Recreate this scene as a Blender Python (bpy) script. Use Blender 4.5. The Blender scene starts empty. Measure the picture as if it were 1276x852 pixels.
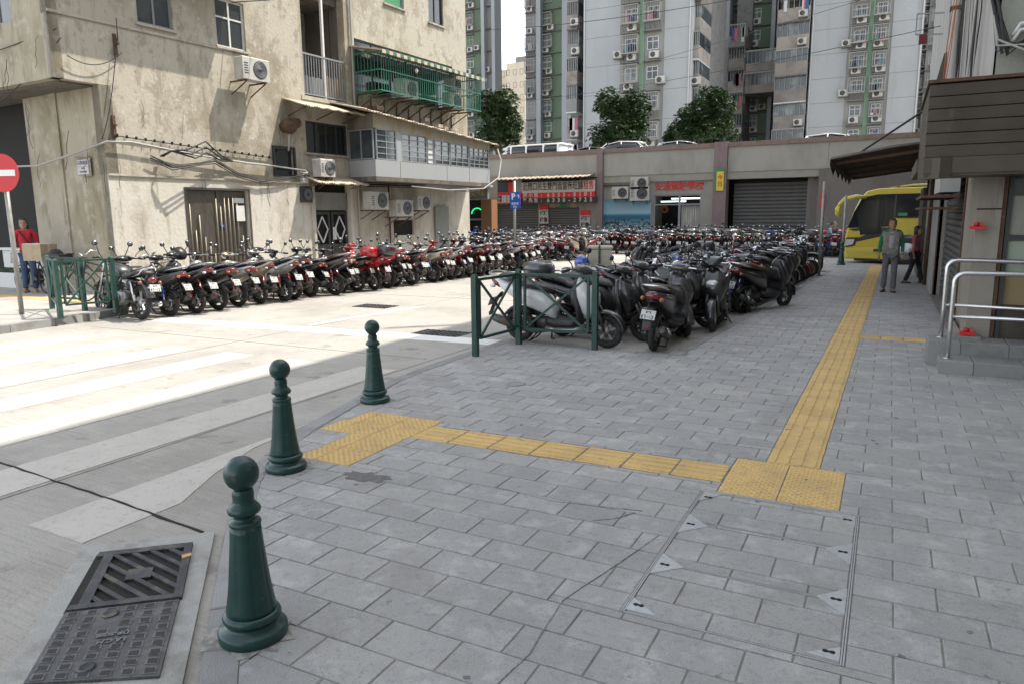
import bpy, bmesh, math, random
from mathutils import Vector, Matrix
R = math.radians
SC = bpy.context.scene
COL = SC.collection
random.seed(7)
# ---------------------------------------------------------------- camera
FPX, YAW, PITCH, ROLL, EYE = 900.0, R(27.4), math.atan(156/900), 0.01, 1.6
c_f = Vector((-math.sin(YAW)*math.cos(PITCH), math.cos(YAW)*math.cos(PITCH), -math.sin(PITCH)))
c_r0 = Vector((math.cos(YAW), math.sin(YAW), 0)); c_u0 = c_r0.cross(c_f)
c_r = c_r0*math.cos(ROLL) - c_u0*math.sin(ROLL); c_u = c_u0*math.cos(ROLL) + c_r0*math.sin(ROLL)
cam = bpy.data.cameras.new('camera'); cam_o = bpy.data.objects.new('camera', cam); COL.objects.link(cam_o)
cam.sensor_width = 36; cam.lens = FPX/1276*36; cam.clip_end = 3000; cam.clip_start = .05
M3 = Matrix((c_r, c_u, -c_f)).transposed()
cam_o.matrix_world = Matrix.Translation((0, 0, EYE)) @ M3.to_4x4()
SC.camera = cam_o
def at(px, py, Y):                     # metres at depth plane Y for a direction measured on the photograph
    d = c_f + c_r*((px-638)/FPX) - c_u*((py-426)/FPX)
    t = Y/d.y
    return d.x*t, EYE + d.z*t
# ---------------------------------------------------------------- sky, sun, exposure
AF = math.atan(.056)                   # the road runs 3.2 degrees off the pavement
SUN = Vector((math.cos(AF)+math.sin(AF), math.cos(AF)-math.sin(AF), 2.45)).normalized()
w = bpy.data.worlds.new('World'); SC.world = w; w.use_nodes = True
sky = w.node_tree.nodes.new('ShaderNodeTexSky'); sky.sky_type = 'NISHITA'; sky.sun_disc = False
sky.sun_elevation = math.asin(SUN.z); sky.sun_rotation = math.atan2(SUN.x, SUN.y)
sky.dust_density = 1.0; sky.air_density = 1.0; sky.ozone_density = 1.0
bg = w.node_tree.nodes['Background']; bg.inputs[1].default_value = 0.15
hz_ = w.node_tree.nodes.new('ShaderNodeHueSaturation'); hz_.inputs['Saturation'].default_value = .30
w.node_tree.links.new(sky.outputs[0], hz_.inputs['Color']); w.node_tree.links.new(hz_.outputs[0], bg.inputs[0])
sl = bpy.data.lights.new('sun', 'SUN'); sl.energy = 2.1; sl.angle = R(.55); sl.color = (1, .93, .82)
so = bpy.data.objects.new('sun', sl); COL.objects.link(so); so.rotation_euler = SUN.to_track_quat('Z', 'Y').to_euler()
so.location = (5, 5, 40)
SC.view_settings.view_transform = 'Standard'; SC.view_settings.look = 'None'; SC.view_settings.gamma = 1
SC.view_settings.exposure = 1.68
SC.cycles.max_bounces = 6; SC.cycles.diffuse_bounces = 3; SC.cycles.glossy_bounces = 3; SC.cycles.transparent_max_bounces = 6
# ---------------------------------------------------------------- materials
def mat(name, col, rough=.6, metal=0., layers=(), bump=0., bscale=40., spec=.5, rand=0., emit=None, coat=0., bricks=None):
    """layers: (colour, scale, lo, hi, zstretch[, strength]) blended over col by noise; rand: per object / island value change"""
    m = bpy.data.materials.new(name); m.use_nodes = True; nt = m.node_tree; N = nt.nodes; L = nt.links
    b = N['Principled BSDF']
    geo = N.new('ShaderNodeNewGeometry')
    b.inputs['Roughness'].default_value = rough; b.inputs['Metallic'].default_value = metal
    b.inputs['Specular IOR Level'].default_value = spec; b.inputs['Coat Weight'].default_value = coat
    rgb = N.new('ShaderNodeRGB'); rgb.outputs[0].default_value = (*col, 1); cur = rgb.outputs[0]
    for i, ly in enumerate(layers):
        c, s, lo, hi, zs = ly[:5]; k = ly[5] if len(ly) > 5 else 1.
        mp = N.new('ShaderNodeMapping'); mp.inputs['Scale'].default_value = (s, s, s*zs) if not isinstance(zs, tuple) else tuple(s*q for q in zs); mp.inputs['Location'].default_value = (i*3.7, i*1.3, i*5.1)
        L.new(geo.outputs['Position'], mp.inputs[0])
        nz = N.new('ShaderNodeTexNoise'); nz.inputs['Scale'].default_value = 1; nz.inputs['Detail'].default_value = 6; nz.inputs['Roughness'].default_value = .62
        L.new(mp.outputs[0], nz.inputs['Vector'])
        mr = N.new('ShaderNodeMapRange'); mr.inputs[1].default_value = lo; mr.inputs[2].default_value = hi; mr.inputs[4].default_value = k
        L.new(nz.outputs[0], mr.inputs[0])
        mx = N.new('ShaderNodeMix'); mx.data_type = 'RGBA'; L.new(mr.outputs[0], mx.inputs[0]); L.new(cur, mx.inputs[6]); mx.inputs[7].default_value = (*c, 1)
        cur = mx.outputs[2]
    if rand:
        oi = N.new('ShaderNodeObjectInfo'); ad = N.new('ShaderNodeMath'); ad.operation = 'ADD'
        L.new(oi.outputs['Random'], ad.inputs[0]); L.new(geo.outputs['Random Per Island'], ad.inputs[1])
        fr = N.new('ShaderNodeMath'); fr.operation = 'FRACT'; L.new(ad.outputs[0], fr.inputs[0])
        mr = N.new('ShaderNodeMapRange'); mr.inputs[3].default_value = 1-rand; mr.inputs[4].default_value = 1+rand; L.new(fr.outputs[0], mr.inputs[0])
        hs = N.new('ShaderNodeHueSaturation'); L.new(cur, hs.inputs['Color']); L.new(mr.outputs[0], hs.inputs['Value']); cur = hs.outputs[0]
    L.new(cur, b.inputs['Base Color'])
    if bump:
        nz = N.new('ShaderNodeTexNoise'); nz.inputs['Scale'].default_value = bscale; nz.inputs['Detail'].default_value = 5
        L.new(geo.outputs['Position'], nz.inputs['Vector'])
        bp = N.new('ShaderNodeBump'); bp.inputs['Strength'].default_value = bump; bp.inputs['Distance'].default_value = .02
        L.new(nz.outputs[0], bp.inputs['Height']); L.new(bp.outputs[0], b.inputs['Normal'])
    if emit:
        b.inputs['Emission Color'].default_value = (*emit[0], 1); b.inputs['Emission Strength'].default_value = emit[1]
    return m
M = {}
M['road'] = mat('road_concrete', (.36, .343, .31), .85, layers=[((.265, .25, .222), .6, .46, .60, 1, .7), ((.39, .37, .335), 2.5, .52, .64, 1, .6), ((.225, .215, .195), 5, .50, .62, (.5, 14, 1), .45), ((.40, .38, .345), 6, .52, .62, (.4, 16, 1), .4), ((.18, .165, .145), 3.3, .62, .68, 1, .6), ((.16, .15, .14), 60, .6, .7, 1, .5)], bump=.35, bscale=60)
M['road_light'] = mat('apron_concrete', (.345, .34, .32), .85, layers=[((.22, .21, .19), 4, .48, .62, 1, .7), ((.48, .48, .46), 14, .5, .8, 1, .5)], bump=.4, bscale=90)
M['paint'] = mat('road_paint', (.47, .45, .405), .7, layers=[((.41, .39, .35), 2.0, .47, .62, 1, .7), ((.33, .31, .28), 24, .55, .66, 1, .7)], bump=.2)
M['white_paint'] = mat('white_line_paint', (.74, .73, .70), .7, layers=[((.5, .48, .44), 8, .55, .8, 1, .6)])
M['paver'] = mat('granite_paver', (.345, .337, .322), .8, layers=[((.27, .27, .268), 1.1, .4, .65, 1, .7), ((.45, .445, .43), 6, .52, .64, 1, .6), ((.23, .23, .23), 26, .54, .64, 1, .5), ((.15, .15, .15), 150, .56, .64, 1, .6), ((.55, .55, .54), 190, .60, .66, 1, .6), ((.22, .21, .19), 1.7, .575, .68, 1, .35), ((.13, .125, .12), 15, .68, .71, 1, .6)], bump=.3, bscale=180, rand=.085)
M['joint'] = mat('joint_mortar', (.235, .22, .20), .95, layers=[((.12, .11, .10), 9, .45, .7, 1)])
M['kerb'] = mat('kerb_stone', (.27, .27, .265), .85, layers=[((.19, .185, .18), 5, .45, .7, 1), ((.12, .12, .12), 150, .58, .75, 1, .5)], bump=.3, bscale=120, rand=.1)
M['tactile'] = mat('yellow_tactile', (.60, .41, .16), .75, layers=[((.50, .34, .14), 3, .45, .6, 1, .7), ((.34, .27, .18), 14, .56, .68, 1, .7), ((.2, .17, .14), 60, .62, .7, 1, .6)], rand=.05, bump=.15, bscale=150)
M['iron'] = mat('cast_iron', (.055, .057, .062), .55, .5, layers=[((.10, .10, .105), 9, .45, .7, 1), ((.17, .15, .125), 7, .52, .66, 1, .7)], bump=.4, bscale=130)
M['iron_plate'] = mat('iron_plate', (.095, .096, .10), .55, .4, layers=[((.16, .155, .15), 7, .5, .64, 1, .8), ((.06, .06, .065), 16, .52, .64, 1, .7)], bump=.4, bscale=130)
M['pit'] = mat('pit_shade_and_dirt', (.02, .018, .015), .95, layers=[((.10, .08, .05), 12, .62, .8, 1)])  # near-black stands in for shade in the shallow drain pits; also soil, joint
M['steel'] = mat('brushed_steel', (.62, .62, .62), .3, .95, layers=[((.4, .4, .4), 30, .5, .7, 1, .5)])
M['platesteel'] = mat('plate_steel', (.52, .53, .54), .38, .6, layers=[((.36, .36, .36), 26, .5, .7, 1, .7)])
M['green'] = mat('dark_green_paint', (.005, .040, .036), .36, layers=[((.010, .055, .046), 12, .45, .7, 1), ((.09, .09, .072), 16, .60, .68, 1, .6), ((.12, .11, .09), 90, .64, .7, 1, .5)], bump=.06, bscale=25, coat=.12, spec=.45)
M['dirtgreen'] = mat('worn_green_rail_paint', (.008, .048, .038), .5, layers=[((.03, .08, .06), 9, .5, .8, 1), ((.10, .09, .07), 30, .66, .8, 1, .5)], coat=.2)
M['black'] = mat('black_plastic', (.018, .018, .019), .42, layers=[((.05, .048, .045), 6, .5, .8, 1, .7)])
M['rubber'] = mat('tyre_rubber', (.022, .021, .02), .8, layers=[((.06, .055, .05), 14, .5, .75, 1)])
M['seat'] = mat('seat_vinyl', (.020, .020, .021), .45, layers=[((.05, .05, .05), 9, .5, .8, 1)])
M['chrome'] = mat('chrome', (.62, .62, .62), .18, 1.)
M['dark_metal'] = mat('dark_metal', (.07, .07, .07), .45, .7, layers=[((.14, .12, .10), 12, .5, .75, 1)])
M['alu'] = mat('alloy', (.38, .38, .38), .4, .8, layers=[((.2, .2, .2), 14, .5, .75, 1)])
M['red_lens'] = mat('red_lens', (.17, .006, .008), .15, coat=1.)
M['orange_lens'] = mat('orange_lens', (.36, .10, .02), .2, coat=1.)
M['clear_lens'] = mat('clear_lens', (.55, .56, .56), .12, .3, coat=1.)
M['mirror'] = mat('mirror_glass', (.30, .33, .36), .12, 1.)
M['plate'] = mat('plate_white', (.50, .50, .48), .5, layers=[((.4, .38, .35), 30, .55, .75, 1, .5)])
M['plate_ink'] = mat('plate_ink', (.02, .02, .02), .6)
M['wire'] = mat('wire_black', (.02, .02, .02), .6)
M['wire_grey'] = mat('wire_grey', (.34, .33, .31), .6)
M['glass'] = mat('window_glass', (.035, .042, .045), .08, spec=.8, layers=[((.09, .10, .10), .8, .45, .7, 1)])
M['glass_dark'] = mat('dark_window_glass', (.018, .022, .022), .1, spec=.7)
M['dark'] = mat('dark_interior', (.015, .014, .013), .9)
M['ac'] = mat('air_conditioner_case', (.46, .45, .41), .55, layers=[((.27, .25, .21), 3, .45, .75, .5)])
M['ac_fan'] = mat('air_conditioner_grille', (.05, .05, .05), .6)
M['rust'] = mat('rusty_iron', (.10, .055, .032), .85, layers=[((.05, .035, .028), 8, .45, .7, 1), ((.19, .09, .045), 22, .55, .75, 1)])
M['white_metal'] = mat('white_painted_metal', (.62, .62, .60), .45, layers=[((.35, .33, .29), 5, .55, .78, .4, .6)])
M['foam'] = mat('white_foam', (.62, .62, .60), .8)
M['card'] = mat('cardboard', (.38, .31, .22), .85, layers=[((.25, .18, .11), 6, .5, .8, 1)])
# ---------------------------------------------------------------- mesh helpers
class MB:
    def __init__(s): s.v = []; s.f = []; s.sm = []
    def add(s, vs, fs, smooth=False):
        o = len(s.v); s.v += [tuple(v) for v in vs]; s.f += [tuple(i+o for i in f) for f in fs]; s.sm += [smooth]*len(fs); return s
    def box(s, x0, x1, y0, y1, z0, z1, ch=0.):
        if x0 > x1: x0, x1 = x1, x0
        if y0 > y1: y0, y1 = y1, y0
        if ch:
            c = ch
            v = []
            for z, e in ((z0, 0), (z1-c, 0), (z1, c)): v += [(x0+e, y0+e, z), (x1-e, y0+e, z), (x1-e, y1-e, z), (x0+e, y1-e, z)]
            f = [(3, 2, 1, 0), (8, 9, 10, 11)]
            for k in (0, 4):
                for i in range(4): f.append((k+i, k+(i+1) % 4, k+4+(i+1) % 4, k+4+i))
            return s.add(v, f)
        return s.add([(x0, y0, z0), (x1, y0, z0), (x1, y1, z0), (x0, y1, z0), (x0, y0, z1), (x1, y0, z1), (x1, y1, z1), (x0, y1, z1)],
                     [(3, 2, 1, 0), (4, 5, 6, 7), (0, 1, 5, 4), (1, 2, 6, 5), (2, 3, 7, 6), (3, 0, 4, 7)])
    def prism(s, poly, z0, z1, ch=0.):
        """poly: ccw xy list"""
        n = len(poly); v = [(x, y, z0) for x, y in poly] + [(x, y, z1-ch) for x, y in poly]; f = [tuple(range(n-1, -1, -1))]
        for i in range(n): f.append((i, (i+1) % n, n+(i+1) % n, n+i))
        if ch:
            cx = sum(p[0] for p in poly)/n; cy = sum(p[1] for p in poly)/n
            for x, y in poly:
                d = math.hypot(x-cx, y-cy) or 1; k = max(0, 1-ch*1.4/d); v.append((cx+(x-cx)*k, cy+(y-cy)*k, z1))
            for i in range(n): f.append((n+i, n+(i+1) % n, 2*n+(i+1) % n, 2*n+i))
            f.append(tuple(range(2*n, 3*n)))
        else: f.append(tuple(range(n, 2*n)))
        return s.add(v, f)
    def rings(s, rings, cap=True, smooth=True, closed=False):
        n = len(rings[0]); v = [p for r in rings for p in r]; f = []
        m = len(rings)
        for k in range(m if closed else m-1):
            a = k*n; b = ((k+1) % m)*n
            for i in range(n): f.append((a+i, a+(i+1) % n, b+(i+1) % n, b+i))
        if cap and not closed: f.append(tuple(range(n-1, -1, -1))); f.append(tuple((m-1)*n+i for i in range(n)))
        return s.add(v, f, smooth)
    def tube(s, pts, r, n=8, cap=True, smooth=True):
        pts = [Vector(p) for p in pts]; rs = r if isinstance(r, (list, tuple)) else [r]*len(pts); out = []; up = None
        for i, p in enumerate(pts):
            t = (pts[min(i+1, len(pts)-1)] - pts[max(i-1, 0)])
            if t.length < 1e-9: t = Vector((0, 0, 1))
            t.normalize()
            if up is None: up = Vector((0, 0, 1)) if abs(t.z) < .9 else Vector((1, 0, 0))
            a = t.cross(up); a.normalize(); b = a.cross(t); up = b
            out.append([p + (a*math.cos(2*math.pi*k/n) + b*math.sin(2*math.pi*k/n))*rs[i] for k in range(n)])
        return s.rings(out, cap, smooth)
    def bar(s, p0, p1, w, h=None):
        """square bar between two points"""
        h = h or w; p0 = Vector(p0); p1 = Vector(p1); t = (p1-p0).normalized(); up = Vector((0, 0, 1)) if abs(t.z) < .95 else Vector((0, 1, 0))
        a = t.cross(up).normalized()*w/2; b = a.cross(t).normalized()*h/2
        return s.rings([[p+a+b, p-a+b, p-a-b, p+a-b] for p in (p0, p1)], True, False)
    def lathe(s, prof, c=(0, 0, 0), n=24, axis='z', smooth=True, cap=True):
        rr = []
        for r, z in prof:
            ring = []
            for k in range(n):
                a = 2*math.pi*k/n; x = r*math.cos(a); y = r*math.sin(a)
                ring.append((c[0]+x, c[1]+y, c[2]+z) if axis == 'z' else (c[0]+x, c[1]+z, c[2]+y) if axis == 'y' else (c[0]+z, c[1]+x, c[2]+y))
            rr.append(ring)
        return s.rings(rr, cap, smooth)
    def loft(s, secs, n=14, axis='x', smooth=True):
        """secs: (x, y, z, a, b, p) superellipse sections; axis x: a along y, b along z; axis z: a along x, b along y"""
        rr = []
        for q in secs:
            x, y, z, a, b = q[:5]; p = q[5] if len(q) > 5 else 2.4; ring = []
            for k in range(n):
                t = 2*math.pi*k/n; c = math.cos(t); d = math.sin(t)
                u = math.copysign(abs(c)**(2/p), c)*a; v = math.copysign(abs(d)**(2/p), d)*b
                ring.append((x, y+u, z+v) if axis == 'x' else (x+u, y+v, z))
            rr.append(ring)
        return s.rings(rr, True, smooth)
    def ell(s, c, r, n=12, m=7):
        return s.rings([[(c[0]+r[0]*math.cos(2*math.pi*k/n)*math.sin(math.pi*(j+.02)/(m-1+.04)), c[1]+r[1]*math.sin(2*math.pi*k/n)*math.sin(math.pi*(j+.02)/(m-1+.04)),
                  c[2]-r[2]*math.cos(math.pi*(j+.02)/(m-1+.04))) for k in range(n)] for j in range(m)])
    def torus(s, c, R0, r, n=22, m=8, axis='y'):
        rr = []
        for k in range(n):
            a = 2*math.pi*k/n; ring = []
            for j in range(m):
                b = 2*math.pi*j/m; q = R0+r*math.cos(b); ring.append((c[0]+q*math.cos(a), c[1]+r*.9*math.sin(b), c[2]+q*math.sin(a)))
            rr.append(ring)
        return s.rings(rr, False, True, True)
    def mesh(s, name, m):
        me = bpy.data.meshes.new(name); me.from_pydata(s.v, [], s.f); me.materials.append(m)
        me.polygons.foreach_set('use_smooth', s.sm); me.update()
        bm = bmesh.new(); bm.from_mesh(me); bmesh.ops.recalc_face_normals(bm, faces=bm.faces); bm.to_mesh(me); bm.free()
        return me
def props(o, label=None, cat=None, group=None, kind=None):
    if label: o['label'] = label
    if cat: o['category'] = cat
    if group: o['group'] = group
    if kind: o['kind'] = kind
    return o
def thing(name, label, cat, loc=(0, 0, 0), rz=0., group=None, kind=None):
    o = bpy.data.objects.new(name, None); COL.objects.link(o); o.location = loc; o.rotation_euler = (0, 0, rz); o.empty_display_size = .1
    return props(o, label, cat, group, kind)
def wmat(o):
    m = Matrix.LocRotScale(o.location, o.rotation_euler, o.scale)
    return wmat(o.parent) @ m if o.parent else m
def obj(name, mb, m, parent=None, label=None, kind=None, world=False, loc=None):
    me = mb if isinstance(mb, bpy.types.Mesh) else mb.mesh(name, M[m] if isinstance(m, str) else m)
    if world and parent: me.transform(wmat(parent).inverted())
    o = bpy.data.objects.new(name, me); COL.objects.link(o)
    if parent: o.parent = parent
    if loc: o.location = loc
    return props(o, label, None, None, kind)
def one(name, mb, m, label, cat, group=None, loc=None, rz=0):
    o = obj(name, mb, m); props(o, label, cat, group)
    if loc: o.location = loc; o.rotation_euler = (0, 0, rz)
    return o
def copy_tree(o, parent=None, over=None):
    c = o.copy(); COL.objects.link(c); c.parent = parent
    if over and o.type == 'MESH':
        k = o.name.split('.')[0]
        if k in over: c.material_slots[0].link = 'OBJECT'; c.material_slots[0].material = over[k]
    for ch in CH.get(o.name, []): copy_tree(ch, c, over)
    return c
CH = {}
def index_children(root):
    for o in [root]:
        stack = [o]
        while stack:
            q = stack.pop(); kids = [x for x in KIDS.get(q.name, [])]; CH[q.name] = kids; stack += kids
KIDS = {}
def refresh():
    KIDS.clear()
    for o in COL.objects:
        if o.parent: KIDS.setdefault(o.parent.name, []).append(o)
def text_mesh(txt, size, bold=0., depth=.004, width=1., mat_='plate_ink', align='CENTER', spacing=1.):
    cu = bpy.data.curves.new('t', 'FONT'); cu.body = txt; cu.size = size; cu.offset = bold; cu.extrude = depth; cu.align_x = align; cu.align_y = 'CENTER'
    cu.space_character = spacing; cu.resolution_u = 2
    o = bpy.data.objects.new('t', cu); COL.objects.link(o); bpy.context.view_layer.update()
    dg = bpy.context.evaluated_depsgraph_get(); me = bpy.data.meshes.new_from_object(o.evaluated_get(dg))
    bpy.data.objects.remove(o); me.materials.clear(); me.materials.append(M[mat_])
    me.transform(Matrix.Diagonal((width, 1, 1, 1)))
    return me
def text(name, txt, size, pos, parent, mat_='plate_ink', face='-y', **k):
    """face -y: read by someone looking along +y; +x: read by someone looking along -x"""
    me = text_mesh(txt, size, mat_=mat_, **k)
    rot = {'-y': Matrix.Rotation(R(90), 4, 'X'), '+x': Matrix.Rotation(R(90), 4, 'Z') @ Matrix.Rotation(R(90), 4, 'X'), 'up': Matrix.Identity(4)}[face]
    me.transform(Matrix.Translation(pos) @ rot)
    o = bpy.data.objects.new(name, me); COL.objects.link(o); o.parent = parent
    return o
def wall(w0, w1, z0, z1, holes, depth=.2, reveal=None):
    """plane wall in (u, z) with rectangular holes; returns MB in coordinates (u, v, z): outer face v=0, inner v=-depth"""
    us = sorted({w0, w1} | {h[0] for h in holes} | {h[1] for h in holes}); zs = sorted({z0, z1} | {h[2] for h in holes} | {h[3] for h in holes})
    us = [u for u in us if w0 <= u <= w1]; zs = [z for z in zs if z0 <= z <= z1]
    vi = {}; V = []; F = []
    def vid(i, j, k):
        if (i, j, k) not in vi: vi[(i, j, k)] = len(V); V.append((us[i], -depth*k, zs[j]))
        return vi[(i, j, k)]
    def solid(i, j):
        if i < 0 or j < 0 or i >= len(us)-1 or j >= len(zs)-1: return False
        cu = (us[i]+us[i+1])/2; cz = (zs[j]+zs[j+1])/2
        return not any(h[0] < cu < h[1] and h[2] < cz < h[3] for h in holes)
    for i in range(len(us)-1):
        for j in range(len(zs)-1):
            if not solid(i, j): continue
            F.append((vid(i, j, 0), vid(i+1, j, 0), vid(i+1, j+1, 0), vid(i, j+1, 0)))
            F.append((vid(i, j+1, 1), vid(i+1, j+1, 1), vid(i+1, j, 1), vid(i, j, 1)))
            if not solid(i-1, j): F.append((vid(i, j, 0), vid(i, j+1, 0), vid(i, j+1, 1), vid(i, j, 1)))
            if not solid(i+1, j): F.append((vid(i+1, j, 0), vid(i+1, j, 1), vid(i+1, j+1, 1), vid(i+1, j+1, 0)))
            if not solid(i, j-1): F.append((vid(i, j, 0), vid(i, j, 1), vid(i+1, j, 1), vid(i+1, j, 0)))
            if not solid(i, j+1): F.append((vid(i, j+1, 0), vid(i+1, j+1, 0), vid(i+1, j+1, 1), vid(i, j+1, 1)))
    mb = MB(); mb.add(V, F); return mb
def tr(mb, fn): mb.v = [fn(*p) for p in mb.v]; return mb
# ================================================================ ground
ZR = -.03                                # road level
obj('ground', MB().add([(-1500, -1500, -.30), (1500, -1500, -.30), (1500, 1500, -.30), (-1500, 1500, -.30)], [(0, 1, 2, 3)]), 'road', kind='structure')
obj('road', MB().add([(-60, -20, ZR), (40, -20, ZR), (40, 120, ZR), (-60, 120, ZR)], [(0, 1, 2, 3)]), 'road', kind='structure')
# broom-finished darker slabs and joints on the road
def ribbon(pts, w, z0, z1, jit=0.):
    mb = MB(); pts = [Vector((p[0], p[1], 0)) for p in pts]; n = []
    for i in range(len(pts)-1):
        k = max(1, int((pts[i+1]-pts[i]).length/.12)) if jit else 1
        n += [pts[i].lerp(pts[i+1], q/k) for q in range(k)]
    n.append(pts[-1]); ring = []
    for i, p in enumerate(n):
        t = (n[min(i+1, len(n)-1)]-n[max(i-1, 0)]).normalized(); s = Vector((-t.y, t.x, 0))
        ww = w*(1+random.uniform(-jit, jit)); o = s*random.uniform(-jit, jit)*w*.8
        a = p+s*ww/2+o; b = p-s*ww/2+o
        ring.append([(a.x, a.y, z1), (b.x, b.y, z1), (b.x, b.y, z0), (a.x, a.y, z0)])
    return mb.rings(ring, True, False)
obj('road_joint', ribbon([(-9.5, 2.72), (-5.37, 2.60), (-4.23, 2.53), (-3.12, 2.44)], .015, -.2, ZR+.0065, .45), 'pit', kind='structure')
obj('road_joint', ribbon([(-4.62, -3), (-4.60, 2.6), (-4.62, 4.2), (-4.60, 26)], .008, -.2, ZR+.003), 'joint', kind='structure')
obj('road_joint', ribbon([(-7.75, -3), (-7.75, 30)], .008, -.2, ZR+.003), 'joint', kind='structure')
for yy in (6.9, 12.5, 18.5, 24.5): obj('road_joint', ribbon([(-11, yy), (-4.7, yy)], .008, -.2, ZR+.003), 'joint', kind='structure')
# zebra crossing
for i, x1 in enumerate((-3.57, -4.65, -5.70, -6.76, -7.81, -8.86, -9.91)):
    x0 = x1-.49
    poly = [(x0, 2.08), (x1, 2.07), (x1, 6.24), (x0, 6.24)] if i else [(x0, 2.08), (x1, 2.07), (x1, 2.66), (-3.80, 3.1), (-3.98, 3.6), (-4.05, 4.2), (x0-.0, 4.3)]
    mb = MB().prism(poly, -.1, ZR+.004)
    obj('zebra_stripe', mb, 'paint', kind='structure')
obj('stop_line', MB().prism([(-10.7, 7.72), (-4.5, 8.02), (-4.5, 8.40), (-10.7, 8.10)], -.1, ZR+.004), 'white_paint', kind='structure')
obj('lane_line', MB().prism([(-7.95, 8.45), (-7.85, 8.45), (-7.60, 11.0), (-7.68, 11.0)], -.1, ZR+.004), 'white_paint', kind='structure')
# ---------------------------------------------------------------- the near pavement
KERB = [(-1.20, .70), (-2.04, 1.52), (-3.13, 2.62), (-3.59, 3.19), (-3.95, 4.01), (-4.12, 4.70), (-4.32, 5.47), (-4.40, 6.30), (-4.42, 7.00), (-4.42, 8.22)]
def smooth_curve(P, k=3):
    out = []
    for i in range(len(P)-1):
        p0 = Vector(P[max(i-1, 0)]); p1 = Vector(P[i]); p2 = Vector(P[i+1]); p3 = Vector(P[min(i+2, len(P)-1)])
        for j in range(k):
            t = j/k; out.append(tuple(.5*((2*p1)+(-p0+p2)*t+(2*p0-5*p1+4*p2-p3)*t*t+(-p0+3*p1-3*p2+p3)*t**3)))
    out.append(P[-1]); return out
KC = smooth_curve(KERB)
KW = .13
KI = []
for i, p in enumerate(KC):
    a = Vector(KC[max(i-1, 0)]); b = Vector(KC[min(i+1, len(KC)-1)]); t = (b-a).normalized(); KI.append((p[0]+t.y*KW, p[1]-t.x*KW))
LX0, LX1 = -2.17, -1.50                    # lot kerb from y 8.3 to 22
def lotx(y): return LX0+(LX1-LX0)*(y-8.3)/13.7
YL, YE = 8.24, 25.6                        # lot front edge, far end
base_poly = [p for p in KC] + [(lotx(8.24), 8.24), (lotx(22.2), 22.2), (-3.6, 22.3), (-3.6, YE), (3.6, YE), (3.6, -1.5), (-1.2, -1.5)]
def poly_solid(poly, z0, z1):
    me = bpy.data.meshes.new('p'); bm = bmesh.new(); vs = [bm.verts.new((x, y, z1)) for x, y in poly]; f = bm.faces.new(vs)
    r = bmesh.ops.extrude_face_region(bm, geom=[f]); bmesh.ops.translate(bm, vec=(0, 0, z0-z1), verts=[v for v in r['geom'] if isinstance(v, bmesh.types.BMVert)])
    bmesh.ops.triangulate(bm, faces=[f for f in bm.faces if len(f.verts) > 4]); bmesh.ops.recalc_face_normals(bm, faces=bm.faces)
    mb = MB(); bm.verts.index_update(); mb.add([v.co[:] for v in bm.verts], [[v.index for v in f.verts] for f in bm.faces]); bm.free(); return mb
pav = obj('pavement', poly_solid(base_poly, -.25, -.004), 'joint', kind='structure')
# kerb stones
def kerb_run(outer, inner, parent, z1=.0, z0=-.2, gap=.004):
    for i in range(0, len(outer)-1):
        a, b, c, d = Vector(outer[i]), Vector(outer[i+1]), Vector(inner[i+1]), Vector(inner[i])
        g = gap/max((b-a).length, .01); a2 = a.lerp(b, g); b2 = b.lerp(a, g); c2 = c.lerp(d, g); d2 = d.lerp(c, g)
        mb = MB().prism([a2, d2, c2, b2], z0, z1, .006); obj('kerb_stone', mb, 'kerb', parent)
Ko = [KC[i] for i in range(0, len(KC), 1)]; Ki_ = [KI[i] for i in range(0, len(KI), 1)]
kerb_run(Ko[::2]+([Ko[-1]] if len(Ko) % 2 == 0 else []), Ki_[::2]+([Ki_[-1]] if len(Ki_) % 2 == 0 else []), pav)
o_, i_ = [], []
x = -4.42
while x < lotx(8.24)-.3: o_.append((x, YL)); i_.append((x, YL-KW)); x += .62
o_.append((lotx(8.24), YL)); i_.append((lotx(8.24)+.0, YL-KW)); kerb_run(o_, i_, pav, z1=.001)
o_, i_ = [], []
y = 8.24
while y < 22.0: o_.append((lotx(y), y)); i_.append((lotx(y)+KW, y)); y += .7
kerb_run(o_, i_, pav, z1=.001)
# tactile tiles
RECTS = []
def tactile(x0, x1, y0, y1, kind, half=False):
    RECTS.append((x0, x1, y0, y1)); mb = MB(); e = .003
    mb.box(x0+e, x1-e, y0+e, y1-e, -.03, .001, .002)
    if kind == 'dots':
        st = .047; j = 0; y = y0+.022
        while y < y1-.012:
            x = x0+.018+(j % 2)*st/2
            while x < x1-.012:
                r = .0115; ring = [(x+r*math.cos(a*math.pi/3), y+r*math.sin(a*math.pi/3)) for a in range(6)]
                mb.add([(px, py, .001) for px, py in ring]+[(x+(px-x)*.6, y+(py-y)*.6, .0055) for px, py in ring], [tuple(range(6, 12))]+[(a, (a+1) % 6, 6+(a+1) % 6, 6+a) for a in range(6)])
                x += st
            y += st*.55; j += 1
    else:
        n = 4; alongy = kind == 'bars_y'; W = (x1-x0) if alongy else (y1-y0); Ln = (y1-y0) if alongy else (x1-x0)
        for q in range(n):
            c = W*(q+.5)/n
            segs = ((.03, .47), (.53, .97)) if half else ((.02, .98),)
            for s0, s1 in segs:
                a, b = Ln*s0, Ln*s1; hw = .0135
                pts = [(a+.008, -hw), (b-.008, -hw), (b, -hw*.4), (b, hw*.4), (b-.008, hw), (a+.008, hw), (a, hw*.4), (a, -hw*.4)]
                pl = [(x0+c-v, y0+u) if alongy else (x0+u, y0+c+v) for u, v in pts]
                mb.prism(pl, -.001, .0058, .003)
    obj('tactile_tile', mb, 'tactile', pav)
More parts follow.
